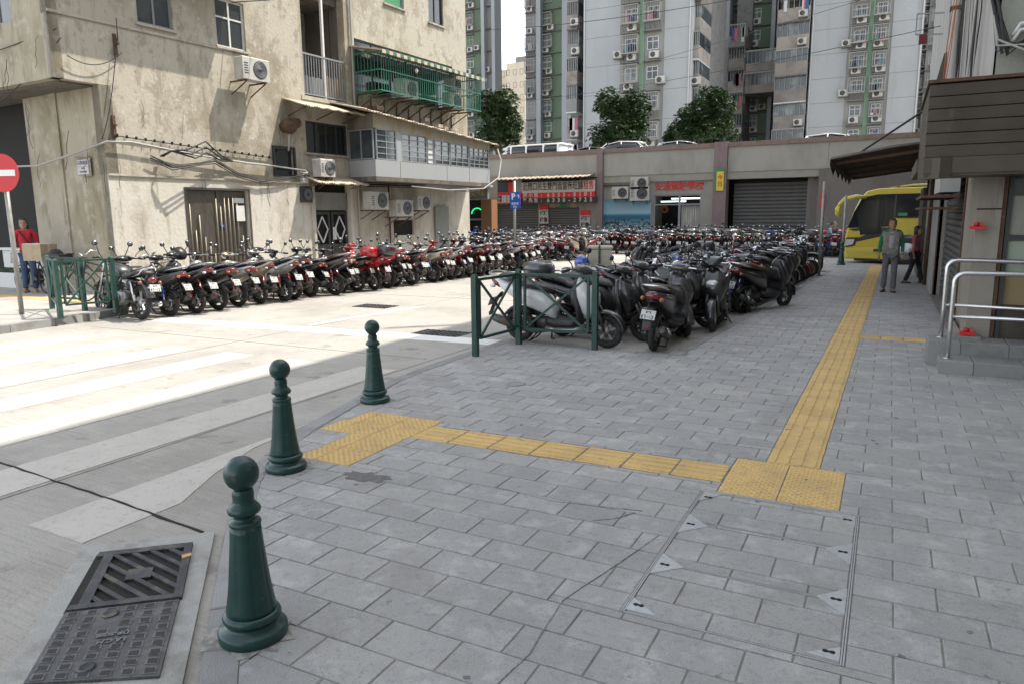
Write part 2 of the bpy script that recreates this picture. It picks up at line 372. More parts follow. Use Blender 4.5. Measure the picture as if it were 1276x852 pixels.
for x0 in (-.795, -.465): tactile(x0, x0+.33, 4.13, 4.795, 'dots')
y = 4.80; k = 0
while y < 25.0:
    xc = -.45+.0087*(y-4.8); tactile(xc-.163, xc+.163, y, y+.322, 'bars_y', half=(k < 5)); y += .324; k += 1
x = -.80; k = 0
while x > -2.95:
    yc = 4.455-.034*(-.8-x); tactile(x-.32, x-.002, yc-.16, yc+.16, 'bars_x'); x -= .322; k += 1
xe = x
for j, (ya, yb, xa) in enumerate(((3.53, 3.82, -3.50), (3.82, 4.11, -3.50), (4.11, 4.40, -3.82), (4.40, 4.69, -3.78))):
    x = xe-.0 if j > 1 else xe
    while x > xa+.1: tactile(max(x-.3, xa), x, ya, yb, 'dots'); x -= .3
for k in range(3): tactile(-.26+k*.26, -.005+k*.26, 10.30, 10.56, 'bars_x' if k < 2 else 'dots')
# manhole / access cover frame rectangles to keep free of pavers
MX0, MX1, MY0, MY1 = -.875, -.035, 2.63, 4.105
fr = .016
frame_rects = [(MX0, MX0+fr, MY0, MY1), (MX1-fr, MX1, MY0, MY1), (MX0, MX1, MY1-fr, MY1), (MX0, MX1, MY0, MY0+fr*.6), (MX0, MX1, 3.643, 3.657), (MX0, MX1, 3.103, 3.117)]
# split pavers at those lines
def subtract(rects, hole):
    out = []
    for (a, b, c, d) in rects:
        if hole[1] <= a or hole[0] >= b or hole[3] <= c or hole[2] >= d: out.append((a, b, c, d)); continue
        if c < hole[2]: out.append((a, b, c, hole[2]))
        if d > hole[3]: out.append((a, b, hole[3], d))
        y0, y1 = max(c, hole[2]), min(d, hole[3])
        if a < hole[0]: out.append((a, hole[0], y0, y1))
        if b > hole[1]: out.append((hole[1], b, y0, y1))
    return out
def clip_half(poly, px, py, nx, ny):
    out = []
    for i in range(len(poly)):
        a, b = poly[i], poly[(i+1) % len(poly)]; da = (a[0]-px)*nx+(a[1]-py)*ny; db = (b[0]-px)*nx+(b[1]-py)*ny
        if da >= 0: out.append(a)
        if (da > 0 > db) or (da < 0 < db): t = da/(da-db); out.append((a[0]+(b[0]-a[0])*t, a[1]+(b[1]-a[1])*t))
    return out
# triangular corner plates of the cover: tip positions
TRI = []
for yy in (4.00, 3.61, 3.11, 2.66):
    pass
PX, PY, G = .3255, .2075, .0035
tiles = []
row = 0; y = .50
HX = RECTS + frame_rects
while y < YE-.02:
    x = -4.76 + (row % 2)*PX/2; y2 = min(y+PY, YE)
    while x < 3.5:
        rs = [(max(x, -4.8), min(x+PX, 3.58), y, y2)]
        if not (x+PX < -4.4 and y < 8) and (y < 8.2 or x+PX > lotx(y)+KW-.01 or y > 22.3):
            for h in HX:
                if h[1] > x and h[0] < x+PX and h[3] > y and h[2] < y2: rs = subtract(rs, h)
            for (a, b, c, d) in rs:
                if b-a < .022 or d-c < .022: continue
                pl = [(a+G, c+G), (b-G, c+G), (b-G, d-G), (a+G, d-G)]
                cy = (c+d)/2; cx = (a+b)/2
                if cy < 8.3 and cx < -1:
                    for q in range(len(KI)-1):
                        p0, p1 = KI[q], KI[q+1]
                        if cy < 8.3 and abs(cy-(p0[1]+p1[1])/2) < .8+abs(p1[1]-p0[1]):
                            t = (p1[0]-p0[0], p1[1]-p0[1]); l = math.hypot(*t); pl = clip_half(pl, p0[0]+t[1]/l*.004, p0[1]-t[0]/l*.004, t[1]/l, -t[0]/l)
                            if len(pl) < 3: break
                if len(pl) >= 3 and 8.0 < cy < 8.3 and cx < lotx(8.24)+.02: pl = clip_half(pl, 0, YL-KW-.004, 0, -1)
                if len(pl) >= 3 and 8.24 <= cy < 22.3: pl = clip_half(pl, lotx(cy)+KW+.004, cy, 1, 0)
                if len(pl) >= 3 and cy >= 22.3: pl = clip_half(pl, -3.55, cy, 1, 0)
                if len(pl) >= 3 and cx > .4 and cy > 8.3: pl = clip_half(pl, .80, cy, -1, 0)
                if len(pl) < 3: continue
                ar = abs(sum(pl[i][0]*pl[(i+1) % len(pl)][1]-pl[(i+1) % len(pl)][0]*pl[i][1] for i in range(len(pl))))/2
                if ar < .0006: continue
                tiles.append((pl, cx, cy))
        x += PX
    y += PY; row += 1
def in_view(cx, cy):
    v = Vector((cx, cy, -EYE)); d = v.dot(c_f)
    if d < .3: return False
    px = 638+FPX*v.dot(c_r)/d; py = 426-FPX*v.dot(c_u)/d
    return -60 < px < 1336 and py < 900
vis = [t for t in tiles if in_view(t[1], t[2])]; vis.sort(key=lambda t: t[1]**2+t[2]**2)
near = vis[:300]; rest = vis[300:]
for pl, cx, cy in near:
    dz = random.uniform(-.0012, .0012)
    obj('paver', MB().prism(pl, -.03, dz, .0025), 'paver', pav)
mb = MB()
for pl, cx, cy in rest: mb.prism(pl, -.03, random.uniform(-.0015, .0015), .0025)
obj('far_pavers', mb, 'paver', pav, kind='stuff')
# ---------------------------------------------------------------- access cover in the pavement
cov = thing('access_cover', 'rectangular paved access cover with thin steel frame and steel corner plates in grey pavement', 'access cover', (MX0, MY0, 0))
mb = MB()
for (a, b, c, d) in ((MX0+.001, MX0+.006, MY0, MY1), (MX0+.010, MX0+.015, MY0, MY1), (MX1-.006, MX1-.001, MY0, MY1), (MX1-.015, MX1-.010, MY0, MY1), (MX0+.007, MX1-.007, MY1-.006, MY1-.001), (MX0+.016, MX1-.016, MY1-.015, MY1-.011), (MX0+.016, MX1-.016, MY0+.001, MY0+.005)):
    mb.box(a, b, c, d, -.03, .002)
obj('frame', mb, 'platesteel', cov, world=True)
for yy in (3.643, 3.103):
    obj('lid_rim', MB().box(MX0+.018, MX1-.018, yy+.001, yy+.004, -.03, .0015).box(MX0+.018, MX1-.018, yy+.009, yy+.012, -.03, .0015), 'platesteel', cov, world=True)
def corner(x, y, sx, sy0, sy1, tip):
    """triangle with its long side on the frame and its tip towards the inside"""
    pl = [(x, y+sy0), (x+sx*tip, y), (x, y+sy1)]
    if (pl[1][0]-pl[0][0])*(pl[2][1]-pl[0][1])-(pl[1][1]-pl[0][1])*(pl[2][0]-pl[0][0]) < 0: pl.reverse()
    t = obj('corner_plate', MB().prism(pl, -.02, .0035), 'platesteel', cov, world=True)
    cx, cy = x+sx*.038, y+(sy0+sy1)*.5
    k = MB()
    for dx, dy, r in ((-.012, .0, .011), (.012, 0, .011)): k.lathe([(r, 0), (r, .0012)], (cx+dx, cy+dy*1, .0036), 10)
    k.box(cx-.018, cx+.018, cy-.006, cy+.006, .0036, .0047)
    obj('key_slot', k, 'dark', t, world=True); 
for yy, a, b in ((3.61, -.14, .12), (3.11, -.12, .10), (2.655, -.005, .10)): corner(MX0+.018, yy, 1, a, b, .125)
corner(MX0+.018, 4.085, 1, -.15, .0, .10)
for yy, a, b in ((3.61, -.13, .11), (3.11, -.11, .12), (2.66, -.01, .09)): corner(MX1-.018, yy, -1, a, b, .115)
corner(MX1-.018, 4.085, -1, -.14, .0, .12)
# small round valve cover
one('valve_cover', MB().lathe([(.10, 0), (.10, .005), (.085, .007), (.08, .004), (0.001, .004)], (-3.13, 6.10, 0), 20), 'kerb', 'small round cover plate set in the paving in front of the green fence', 'cover')
# oil stain (dark patch that stays)
def blob(cx, cy, rx, ry, z, seed, n=26, rot=0):
    rnd = random.Random(seed); pts = []
    for k in range(n):
        a = 2*math.pi*k/n; r = rnd.uniform(.6, 1.15); u = rx*r*math.cos(a); v = ry*r*math.sin(a); pts.append((cx+u*math.cos(rot)-v*math.sin(rot), cy+u*math.sin(rot)+v*math.cos(rot)))
    return MB().prism(pts, z-.004, z)
M['stain'] = mat('cement_stain', (.125, .12, .115), .85, layers=[((.2, .2, .19), 30, .5, .7, 1)])
M['scuff'] = mat('scuff_mark', (.15, .148, .144), .8, layers=[((.26, .26, .255), 40, .48, .58, 1)])
obj('cement_stain', blob(-2.80, 3.42, .19, .085, .0022, 3, rot=.1), 'stain', pav)
rs_ = random.Random(51)
for (pts_, w_) in (([(-1.10, 1.35), (-1.12, 1.8), (-1.08, 2.2), (-1.12, 2.6), (-1.02, 3.0), (-.93, 3.4)], .005), ([(-2.0, 3.62), (-1.6, 3.57), (-1.3, 3.62), (-1.1, 3.66)], .006), ([(-1.30, 3.42), (-1.2, 3.50), (-1.13, 3.62)], .010)):
    obj('scuff_mark', ribbon(pts_, w_, -.001, .0024, .5), 'scuff', pav)
for k in range(34):
    x_ = rs_.uniform(-2.9, 1.1); y_ = rs_.uniform(1.3, 9); r_ = rs_.uniform(.006, .016)
    obj('gum_spot', blob(x_, y_, r_*1.3, r_, .0022, k, 9), 'scuff' if k % 3 else 'stain', pav)
# ---------------------------------------------------------------- gully grate and inspection cover with concrete apron
def quad(A, B, C, D):
    A, B, C, D = map(Vector, (A, B, C, D))
    return lambda u, v: ((A.lerp(B, u)).lerp(D.lerp(C, u), v))
AP = [(-3.50, 2.03), (-3.04, 2.45), (-2.02, 1.42), (-1.70, 1.02), (-2.15, .75), (-2.74, 1.26)]
obj('drain_apron', poly_solid(AP[::-1], -.15, -.012), 'road_light', kind='structure')
gr = thing('drain_grate', 'cast iron road gully grate with slanting slots in a concrete surround by the nearest bollard', 'drain', (-2.98, 1.95, 0))
q = quad((-3.34, 2.00), (-3.01, 2.29), (-2.60, 1.90), (-2.95, 1.60))
def qbox(mb, q, u0, u1, v0, v1, z0, z1):
    P = [q(u0, v0), q(u1, v0), q(u1, v1), q(u0, v1)]
    if (P[1]-P[0]).cross(P[2]-P[0]) < 0: P.reverse()
    return mb.prism([tuple(p) for p in P], z0, z1)
obj('pit', qbox(MB(), q, .0, 1, .0, 1, -.10, -.0105), 'pit', gr, world=True)
mb = MB()
for a in ((0.03, 1, 0, .09), (.03, 1, .93, 1), (.10, .2, .09, .93), (.92, 1, .09, .93)): qbox(mb, q, *a, -.02, .004)
obj('rim', mb, 'iron', gr, world=True)
# diagonal bars
def diag(mb, q, a, b, w, z0, z1):
    A, B = q(*a), q(*b); t = (B-A).normalized(); s = Vector((-t.y, t.x))*w/2
    return mb.prism([tuple(A-s), tuple(B-s), tuple(B+s), tuple(A+s)], z0, z1)
for k in range(1, 9):
    c = k*.19
    u0, v0 = .15, .09+c*1.0
    # line u - .15 + (v-.09) = c
    p0 = (.97-min(c, .80), .09+max(0, c-.80)); p1 = (.97-max(0, c-.86), .09+min(c, .86))
    obj('bar', diag(MB(), q, p0, p1, .022, -.012, .003), 'iron', gr, world=True)
obj('name_plate', qbox(MB(), q, .42, .66, .42, .60, -.01, .0035), 'iron', gr, world=True)
obj('leaf', MB().prism([(-2.93, 2.16), (-2.90, 2.14), (-2.885, 2.18), (-2.91, 2.2)], .004, .008), 'tactile', gr, world=True, label='dry yellow leaf')
M['iron_rim'] = mat('iron_rim', (.17, .17, .17), .5, .4, layers=[((.07, .07, .07), 30, .5, .6, 1)]); M['iron_recess_shade'] = mat('iron_recess_shade', (.035, .033, .032), .8)
ic = thing('inspection_cover', 'cast iron inspection cover with square studs beside the gully grate', 'manhole cover', (-2.6, 1.56, 0))
q2 = quad((-2.95, 1.60), (-2.60, 1.90), (-2.19, 1.49), (-2.60, 1.235))
obj('plate', qbox(MB(), q2, .02, .98, .02, .98, -.02, -.001), 'iron_plate', ic, world=True)
mb = MB(); mb2 = MB()
for i in range(6):
    for j in range(9):
        u = .10+i*.16; v = .07+j*.106
        if (i in (2, 3) and j in (4,)) or (i in (2,) and j in (1, 2, 7)): continue
        qbox(mb, q2, u-.048, u+.048, v-.036, v+.036, -.002, .0012); qbox(mb2, q2, u-.036, u+.036, v-.027, v+.027, -.0015, .0020)
obj('stud_rims', mb, 'iron_rim', ic, world=True, kind='stuff'); obj('stud_pattern', mb2, 'iron_recess_shade', ic, world=True, kind='stuff')  # flat squares, shade of the recesses put into their dark colour
mb = MB()
for (u, v) in ((.42, .13), (.42, .84)):
    c = q2(u, v); obj('lifting_boss', MB().lathe([(.034, 0), (.034, .003), (.02, .004), (.018, .001), (.001, .001)], (c.x, c.y, .0), 14), 'iron', ic, world=True)
M['iron_light'] = mat('worn_iron', (.20, .20, .20), .5, .4)
me = text_mesh('DP-SGIE', .034, bold=.0012, depth=.0015, mat_='iron_light'); c = q2(.52, .44)
ang = math.atan2(.30, .35)+math.pi
me.transform(Matrix.Translation((c.x, c.y, .003)) @ Matrix.Rotation(ang, 4, 'Z')); obj('lettering', me, None, ic, world=True)
me = text_mesh('I.A.C.M.', .034, bold=.0012, depth=.0015, mat_='iron_light'); c = q2(.52, .53)
me.transform(Matrix.Translation((c.x, c.y, .003)) @ Matrix.Rotation(ang, 4, 'Z')); obj('lettering', me, None, ic, world=True)
# distant road gullies
for (x, y, lb) in ((-8.43, 10.74, 'flat grid road drain in the sunlit roadway, farther of two'), (-5.57, 8.56, 'flat grid road drain at the shadow edge by the stop line')):
    t = thing('road_drain', lb, 'drain', (x, y, ZR), group='grid drains in the road'); obj('pit', MB().box(-.38, .38, -.22, .22, -.1, .002), 'pit', t)
    mb = MB()
    for k in range(9): mb.box(-.38+k*.09, -.345+k*.09, -.22, .22, .002, .010)
    for k in range(5): mb.box(-.38, .38, -.22+k*.1, -.19+k*.1, .002, .0094)
    obj('grid', mb, 'iron', t)
# ---------------------------------------------------------------- pavement on the far side of the road
ZL = .09
lp = [(-11.55, -6), (-11.50, 5.2), (-11.62, 7.2), (-11.85, 8.1), (-12.4, 8.5), (-12.95, 8.9), (-12.1, 24), (-40, 24), (-40, -6)]
M['far_paving'] = mat('far_paving', (.36, .345, .31), .85, layers=[((.26, .25, .23), 3, .45, .7, 1), ((.16, .15, .14), 60, .6, .8, 1, .5)], bump=.2)
fpv = obj('far_pavement', poly_solid(lp, -.25, ZL), 'far_paving', kind='structure')
ko = [(-11.50, 5.2), (-11.53, 6.0), (-11.60, 6.7), (-11.68, 7.4), (-11.85, 8.1), (-12.4, 8.5), (-12.95, 8.9)]
ko = [(-11.52, y) for y in (-2, -.8, .4, 1.6, 2.8, 4.0)] + ko
for i in range(len(ko)-1):
    a, b = Vector(ko[i]), Vector(ko[i+1]); t = (b-a).normalized(); n = Vector((t.y, -t.x))
    obj('kerb_stone', MB().prism([tuple(a+n*.03), tuple(b+n*.03-t*.006), tuple(b-n*.13-t*.006), tuple(a-n*.13)][::1], -.2, ZL+.004, .008), 'kerb', fpv)
for i, yy in enumerate((8.35,)):
    k = 0
    while k < 16: tx = -12.0-k*.33; obj('tactile_tile', MB().box(tx-.32, tx, yy-.16, yy+.16, ZL-.02, ZL+.006, .003), 'tactile', fpv); k += 1
# ================================================================ bollards
def bollard_mesh(parent):
    prof = [(.148, 0), (.150, .012), (.150, .034), (.143, .042), (.112, .050), (.106, .060), (.108, .070), (.122, .076), (.127, .088), (.121, .100), (.108, .106)]
    obj('base', MB().lathe(prof+[(.10, .108)], n=40), 'green', parent)
    # fluted body
    rings = []
    for z, r in ((.104, .108), (.125, .106), (.16, .099), (.22, .0895), (.30, .080), (.38, .0715), (.43, .067), (.458, .0655)):
        ring = []
        for k in range(64):
            a = 2*math.pi*k/64; g = 1-.05*math.exp(-((((k % 8)-0)/.7)**2)) if z > .12 and z < .45 else 1
            ring.append((r*g*math.cos(a), r*g*math.sin(a), z))
        rings.append(ring)
    mb = MB(); mb.rings(rings); obj('shaft', mb, 'green', parent)
    obj('collar', MB().lathe([(.060, .455), (.066, .458), (.069, .466), (.066, .474), (.055, .478), (.047, .484), (.046, .494), (.054, .502), (.068, .508), (.0715, .520), (.064, .532), (.049, .545), (.045, .555), (.0465, .58), (.043, .597), (.038, .602)], n=36), 'green', parent)
    s = [(.036, .597)]
    for k in range(1, 17):
        a = math.pi*k/17; s.append((.071*math.sin(a), .660-.071*math.cos(a)))
    s = [(.03, .594)] + [p for p in s[1:] if p[1] > .597] + [(.001, .731)]
    obj('ball', MB().lathe(s, n=36), 'green', parent)
_RS = .87
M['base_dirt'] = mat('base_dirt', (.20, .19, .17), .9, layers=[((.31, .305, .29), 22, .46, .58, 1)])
refresh()
B1 = thing('bollard', 'dark green cast bollard with ball top, nearest, beside the drain', 'bollard', (-2.105, 1.835, 0), .2, 'green bollards along the kerb'); bollard_mesh(B1); B1.scale = (_RS, _RS, 1)
for _b in COL.objects:
    if _b.parent == B1 and _b.name == 'ball': _b.data.transform(Matrix.Translation((0, 0, .66)) @ Matrix.Diagonal((1.05, 1.05, .93, 1)) @ Matrix.Translation((0, 0, -.66)))
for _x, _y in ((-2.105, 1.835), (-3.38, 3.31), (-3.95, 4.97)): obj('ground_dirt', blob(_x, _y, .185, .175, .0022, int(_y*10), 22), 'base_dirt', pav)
refresh(); index_children(B1)
for (x, y, rz, lb) in ((-3.38, 3.31, .9, 'dark green bollard with ball top, middle one at the yellow tactile corner'), (-3.95, 4.97, 1.7, 'dark green bollard with ball top, farthest of the three at the crossing'),
                   (-1.28, 25.0, .3, 'small far green bollard at the end of the pavement in front of the bus')):
    c = copy_tree(B1); c.location = (x, y, 0); c.rotation_euler.z = rz; c['label'] = lb
# ================================================================ green railings
def panel(root, a, b, z0=.20, z1=.885, inner=.09, m='dirtgreen'):
    a = Vector((a[0], a[1], 0)); b = Vector((b[0], b[1], 0)); t = (b-a).normalized(); L_ = (b-a).length
    p = lambda u, z: a+t*u+Vector((0, 0, z)); e = .03
    obj('top_rail', MB().bar(p(e, z1), p(L_-e, z1), .035, .03), m, root); obj('bottom_rail', MB().bar(p(inner, z0), p(L_-inner, z0), .03, .03), m, root)
    for u in (inner, L_-inner): obj('upright', MB().bar(p(u, z0+.015), p(u, z1-.015), .03, .03), m, root)
    for s in (0, 1):
        q0 = p(inner+.02, z0+.02 if s else z1-.02); q1 = p(L_-inner-.02, z1-.02 if s else z0+.02)
        o2 = Vector((t.y, -t.x, 0))*(.008 if s else -.008)
        obj('brace', MB().bar(q0+o2, q1+o2, .02, .026), m, root)
    for u in (0, L_):
        d = 1 if u == 0 else -1
        for z in (z0+.03, z1-.0): obj('bracket', MB().bar(p(u+d*.02, z-.04 if z > .5 else z), p(u+d*inner, z-.04 if z > .5 else z), .018), m, root)
def post(root, a, h=.95, m='dirtgreen'):
    o = obj('post', MB().box(a[0]-.032, a[0]+.032, a[1]-.032, a[1]+.032, 0, h-.02, .004), m, root)
    obj('post_cap', MB().box(a[0]-.028, a[0]+.028, a[1]-.028, a[1]+.028, h-.0195, h, .008), m, o)
rf = thing('railing', 'green steel railing with crossed braces around the parked white scooter', 'railing', (0, 0, 0))
P0, P1, P2 = (-4.19, 7.16), (-4.10, 8.10), (-3.07, 8.10)
for p in (P0, P1, P2): post(rf, p)
panel(rf, P0, P1); panel(rf, P1, P2)
lf = thing('railing', 'green steel railing enclosing the bicycle on the far pavement corner', 'railing', (0, 0, ZL))
Q = [(-11.50, 6.75), (-11.30, 7.55), (-12.90, 7.45), (-12.06, 7.50)]
for p in Q: post(lf, p, .93)
panel(lf, Q[0], Q[1]); panel(lf, Q[0], Q[2]); panel(lf, Q[2], Q[3])
# ---------------------------------------------------------------- no entry sign
ns = thing('road_sign', 'red round no-entry sign with white bar on a grey pole at far left', 'road sign', (-12.64, 6.80, ZL))
obj('pole', MB().tube([(0, 0, 0), (.0, 0, 1.0), (0, 0, 2.55)], .036, 12), mat('galvanised_pole', (.30, .29, .27), .5, .4, layers=[((.18, .17, .15), 9, .5, .75, 1)]), ns)
M['sign_red'] = mat('sign_red', (.52, .012, .02), .4); M['sign_white'] = mat('sign_white', (.78, .78, .76), .5); M['sign_blue'] = mat('sign_blue', (.01, .09, .48), .4)
dvec = Vector((12.5, -6.78, 0)).normalized(); th = math.atan2(dvec.y, dvec.x)+R(-42)
def disc(r, t0, t1, n=36):
    return MB().lathe([(r, t0), (r, t1)], (0, 0, 0), n, axis='x', smooth=False)
d1 = obj('disc', disc(.30, .04, .048), 'sign_red', ns); d1.location = (0, 0, 2.27); d1.rotation_euler.z = th
b1 = obj('bar', MB().box(.0485, .0505, -.235, .235, -.048, .048), 'sign_white', d1)
# ================================================================ old building on the left of the road
M['stucco'] = mat('stained_stucco', (.42, .385, .315), .9, layers=[((.24, .205, .145), .8, .46, .60, .6, .8), ((.44, .40, .32), 2.2, .52, .64, 1, .6), ((.15, .13, .095), 4.5, .56, .68, .16, .45), ((.25, .22, .165), 2.6, .54, .60, .8, .6), ((.50, .47, .40), 6, .60, .63, .7, .6), ((.17, .14, .10), 18, .60, .68, .6, .6)], bump=.5, bscale=14)
M['stucco_low'] = mat('whitewashed_stucco', (.54, .51, .45), .9, layers=[((.36, .325, .26), 1.1, .48, .60, .6, .75), ((.25, .215, .165), 5, .56, .68, .15, .65), ((.52, .49, .42), 3.5, .52, .60, 1, .6), ((.22, .18, .14), 20, .61, .68, .8, .6)], bump=.45, bscale=14)
M['stucco_side'] = mat('shaded_grimy_stucco', (.36, .325, .25), .9, layers=[((.26, .225, .155), 1.0, .46, .58, .5, .8), ((.17, .145, .10), 4, .55, .66, .2, .6), ((.42, .40, .34), 3, .54, .62, 1, .6)], bump=.45, bscale=14)  # stained stucco copy; shade of the side wall put into a darker base
M['dark_render'] = mat('dark_mottled_wall', (.13, .115, .095), .95, layers=[((.25, .21, .15), 2, .5, .75, .4, .8), ((.05, .045, .04), 4, .5, .75, .5, .8)], bump=.4)  # dark mottled brown for recesses, ceilings, undersides and some scraps
M['tin'] = mat('corrugated_tin', (.40, .34, .26), .7, layers=[((.24, .12, .06), 6, .48, .72, 1, .8), ((.5, .47, .4), 14, .55, .8, 1, .6)])
M['panel_white'] = mat('white_panel', (.31, .325, .33), .6, layers=[((.34, .33, .30), 3, .5, .78, .3, .7)])
M['panel_rust'] = mat('stained_fascia', (.34, .31, .24), .8, layers=[((.30, .19, .08), 4, .48, .68, .5, .85), ((.2, .13, .08), 12, .6, .8, .3, .6)])
M['gate'] = mat('steel_gate', (.17, .155, .13), .4, .7, layers=[((.09, .08, .065), 9, .5, .75, .3, .7)])
M['gate_bar'] = mat('gate_bar', (.24, .215, .17), .45, .6)
M['grey_door'] = mat('grey_shutter_paint', (.22, .23, .21), .6, layers=[((.13, .12, .10), 6, .5, .75, .4, .7)])
M['cage_green'] = mat('green_cage_paint', (.03, .17, .115), .5, layers=[((.02, .09, .06), 8, .5, .75, 1, .6)])
M['frame_grey'] = mat('grey_window_frame', (.24, .255, .27), .5)
M['frame_dark'] = mat('dark_window_frame', (.04, .042, .045), .5)
M['curtain'] = mat('pale_curtain', (.38, .37, .33), .85, layers=[((.20, .19, .17), 20, .45, .6, .05, .8)])
M['awn'] = mat('cream_awning', (.50, .43, .32), .7, layers=[((.28, .2, .12), 10, .5, .75, 1, .6)])
M['awn_green'] = mat('green_awning', (.06, .16, .11), .7)
LB = thing('apartment_building', 'weathered beige corner apartment building with stained stucco walls behind the row of parked scooters', 'building', (-14.2, 9.6, 0), -AF)
F = lambda u, v, z: (v, u, z)            # wall coordinates (along the front, out of it, up) -> building coordinates
# front wall
holes = [(1.75, 3.45, -.3, 2.28), (5.62, 7.02, -.3, 2.52), (5.52, 7.12, 4.79, 7.7), (.97, 1.80, 5.64, 6.75), (2.90, 3.72, 5.54, 6.62), (5.48, 7.06, 3.33, 4.15), (8.88, 9.80, 7.85, 8.8), (11.05, 11.85, 7.78, 9.2), (8.9, 9.9, 1.05, 1.52), (4.36, 4.98, 2.72, 3.36), (7.5, 12.3, 5.15, 6.6)]
mb = tr(wall(0, 13.15, 2.52, 12, holes, .25), F); obj('upper_wall', mb, 'stucco', LB)
mb = tr(wall(0, 13.15, -.3, 2.52, holes, .25), lambda u, v, z: (v+.02, u, z)); obj('lower_wall', mb, 'stucco_low', LB)
obj('inner_core', MB().box(-8, -1.6, .4, 12.9, -.3, 11.8), 'dark', LB)
for (a, b, c, d) in holes:       # dark rooms behind the openings keep stray light out
    if c > -.2 or True: pass
obj('rear_lining', tr(wall(.3, 12.9, -.2, 11.9, [(5.52, 7.12, 4.79, 7.7)], .02), lambda u, v, z: (v-.55, u, z)), 'dark', LB)
obj('ledge', MB().box(.021, .06, 0, 5.2, 2.50, 2.545), 'stucco', LB)
obj('string_course', MB().box(0.001, .035, -.85, 3.0, 5.46, 5.51), 'stucco', LB)
# side wall facing the camera
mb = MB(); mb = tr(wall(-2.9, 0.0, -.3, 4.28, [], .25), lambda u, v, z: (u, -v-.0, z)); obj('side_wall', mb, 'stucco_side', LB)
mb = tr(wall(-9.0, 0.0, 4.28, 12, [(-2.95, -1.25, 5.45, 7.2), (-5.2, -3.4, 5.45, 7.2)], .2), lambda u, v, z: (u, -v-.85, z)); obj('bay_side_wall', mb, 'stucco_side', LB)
obj('bay_front_wall', MB().box(-.2, 0, -.85, -.001, 4.28, 12), 'stucco', LB)
obj('bay_floor', MB().box(-9, -.2, -.649, .3, 4.24, 4.36), 'dark_render', LB)
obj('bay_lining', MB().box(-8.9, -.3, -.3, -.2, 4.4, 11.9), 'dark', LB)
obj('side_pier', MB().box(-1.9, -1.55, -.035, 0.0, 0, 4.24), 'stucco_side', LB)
obj('roof', MB().box(-9, .1, -.9, 13.2, 12.0, 12.2), 'stucco', LB)
# shop recess to the left of the corner
obj('shop_recess', MB().box(-9, -2.92, 1.6, 1.7, -.3, 4.2), 'dark_render', LB)
obj('shop_recess_side', MB().box(-2.95, -2.901, .25, 1.7, -.3, 4.2), 'dark_render', LB)
obj('recess_shutter', tr(MB().box(0, 2.2, 0, .04, 0, 2.3), lambda x, y, z: (x-6.4, y+1.55, z)), M['rust'], LB)
lt = thing('tube_light', 'small lit tube lamp above the dark shop recess behind the woman', 'lamp', (-17.2, 10.9, 2.05)); M['lamp'] = mat('lamp_glow', (.9, .8, .5), emit=((1, .75, .35), 2.2))
obj('tube', MB().box(-.35, .35, 0, .04, 0, .03), 'lamp', lt); obj('holder', MB().box(-.4, .4, .045, .09, .005, .045), 'frame_grey', lt)
# ---- overhang above (its shadow lies on the wall)
ob = MB().box(0.001, .98, -.85, 3.55, 7.15, 12)
obj('upper_balcony', ob, 'stucco', LB)
# windows
def window(parent, place, u0, u1, z0, z1, mull=1, trans=(), depth=.1, fr=.045, fm='frame_grey', pm='glass', sill=True, curtain=False, label=None):
    mb = MB()
    f = lambda a, b, c, d, v0=-depth, v1=-depth+.05: mb.box(a, b, v0, v1, c, d)
    f(u0, u0+fr, z0, z1); f(u1-fr, u1, z0, z1); f(u0+fr, u1-fr, z1-fr, z1); f(u0+fr, u1-fr, z0, z0+fr)
    for k in range(1, mull+1): x = u0+(u1-u0)*k/(mull+1); f(x-fr*.45, x+fr*.45, z0+fr, z1-fr, -depth, -depth+.045)
    for t in trans: z = z0+(z1-z0)*t; f(u0+fr, u1-fr, z-fr*.4, z+fr*.4, -depth, -depth+.04)
    w_ = obj('window', tr(mb, place), fm, parent, label)
    for k in range(mull+1):
        a = u0+fr*.5+(u1-u0-fr)*k/(mull+1); b = u0+fr*.5+(u1-u0-fr)*(k+1)/(mull+1)
        obj('pane', tr(MB().box(a, b, -depth+.012, -depth+.02, z0+.01, z1-.01), place), pm, w_)
    if curtain: obj('curtain', tr(MB().box(u0+.01, u1-.01, -depth-.08, -depth-.07, z0, z1), place), 'curtain', w_)
    if sill: obj('sill', tr(MB().box(u0-.05, u1+.05, -.02, .05, z0-.05, z0-.005), place), 'stucco', w_)
    return w_
window(LB, F, .97, 1.80, 5.64, 6.75, 1, curtain=True, pm='glass')
window(LB, F, 2.90, 3.72, 5.54, 6.62, 1, trans=(.62,), fm='white_metal')
window(LB, F, 5.48, 7.06, 3.33, 4.15, 3, fm='frame_dark', pm='glass_dark')
M['green_shade'] = mat('green_blind', (.05, .22, .10), .7)
window(LB, F, 8.88, 9.80, 7.85, 8.8, 0, pm=M['green_shade']); window(LB, F, 11.05, 11.85, 7.78, 9.2, 1, fm='frame_dark', pm='glass_dark')
window(LB, F, 7.5, 12.3, 5.15, 6.6, 5, fm='frame_dark', pm='glass_dark', sill=False)
GS = lambda u, v, z: (u, -v-.85, z)
window(LB, GS, -2.95, -1.25, 5.45, 7.2, 2, trans=(.5,), fm='frame_grey', sill=False); window(LB, GS, -5.2, -3.4, 5.45, 7.2, 2, trans=(.5,), sill=False)
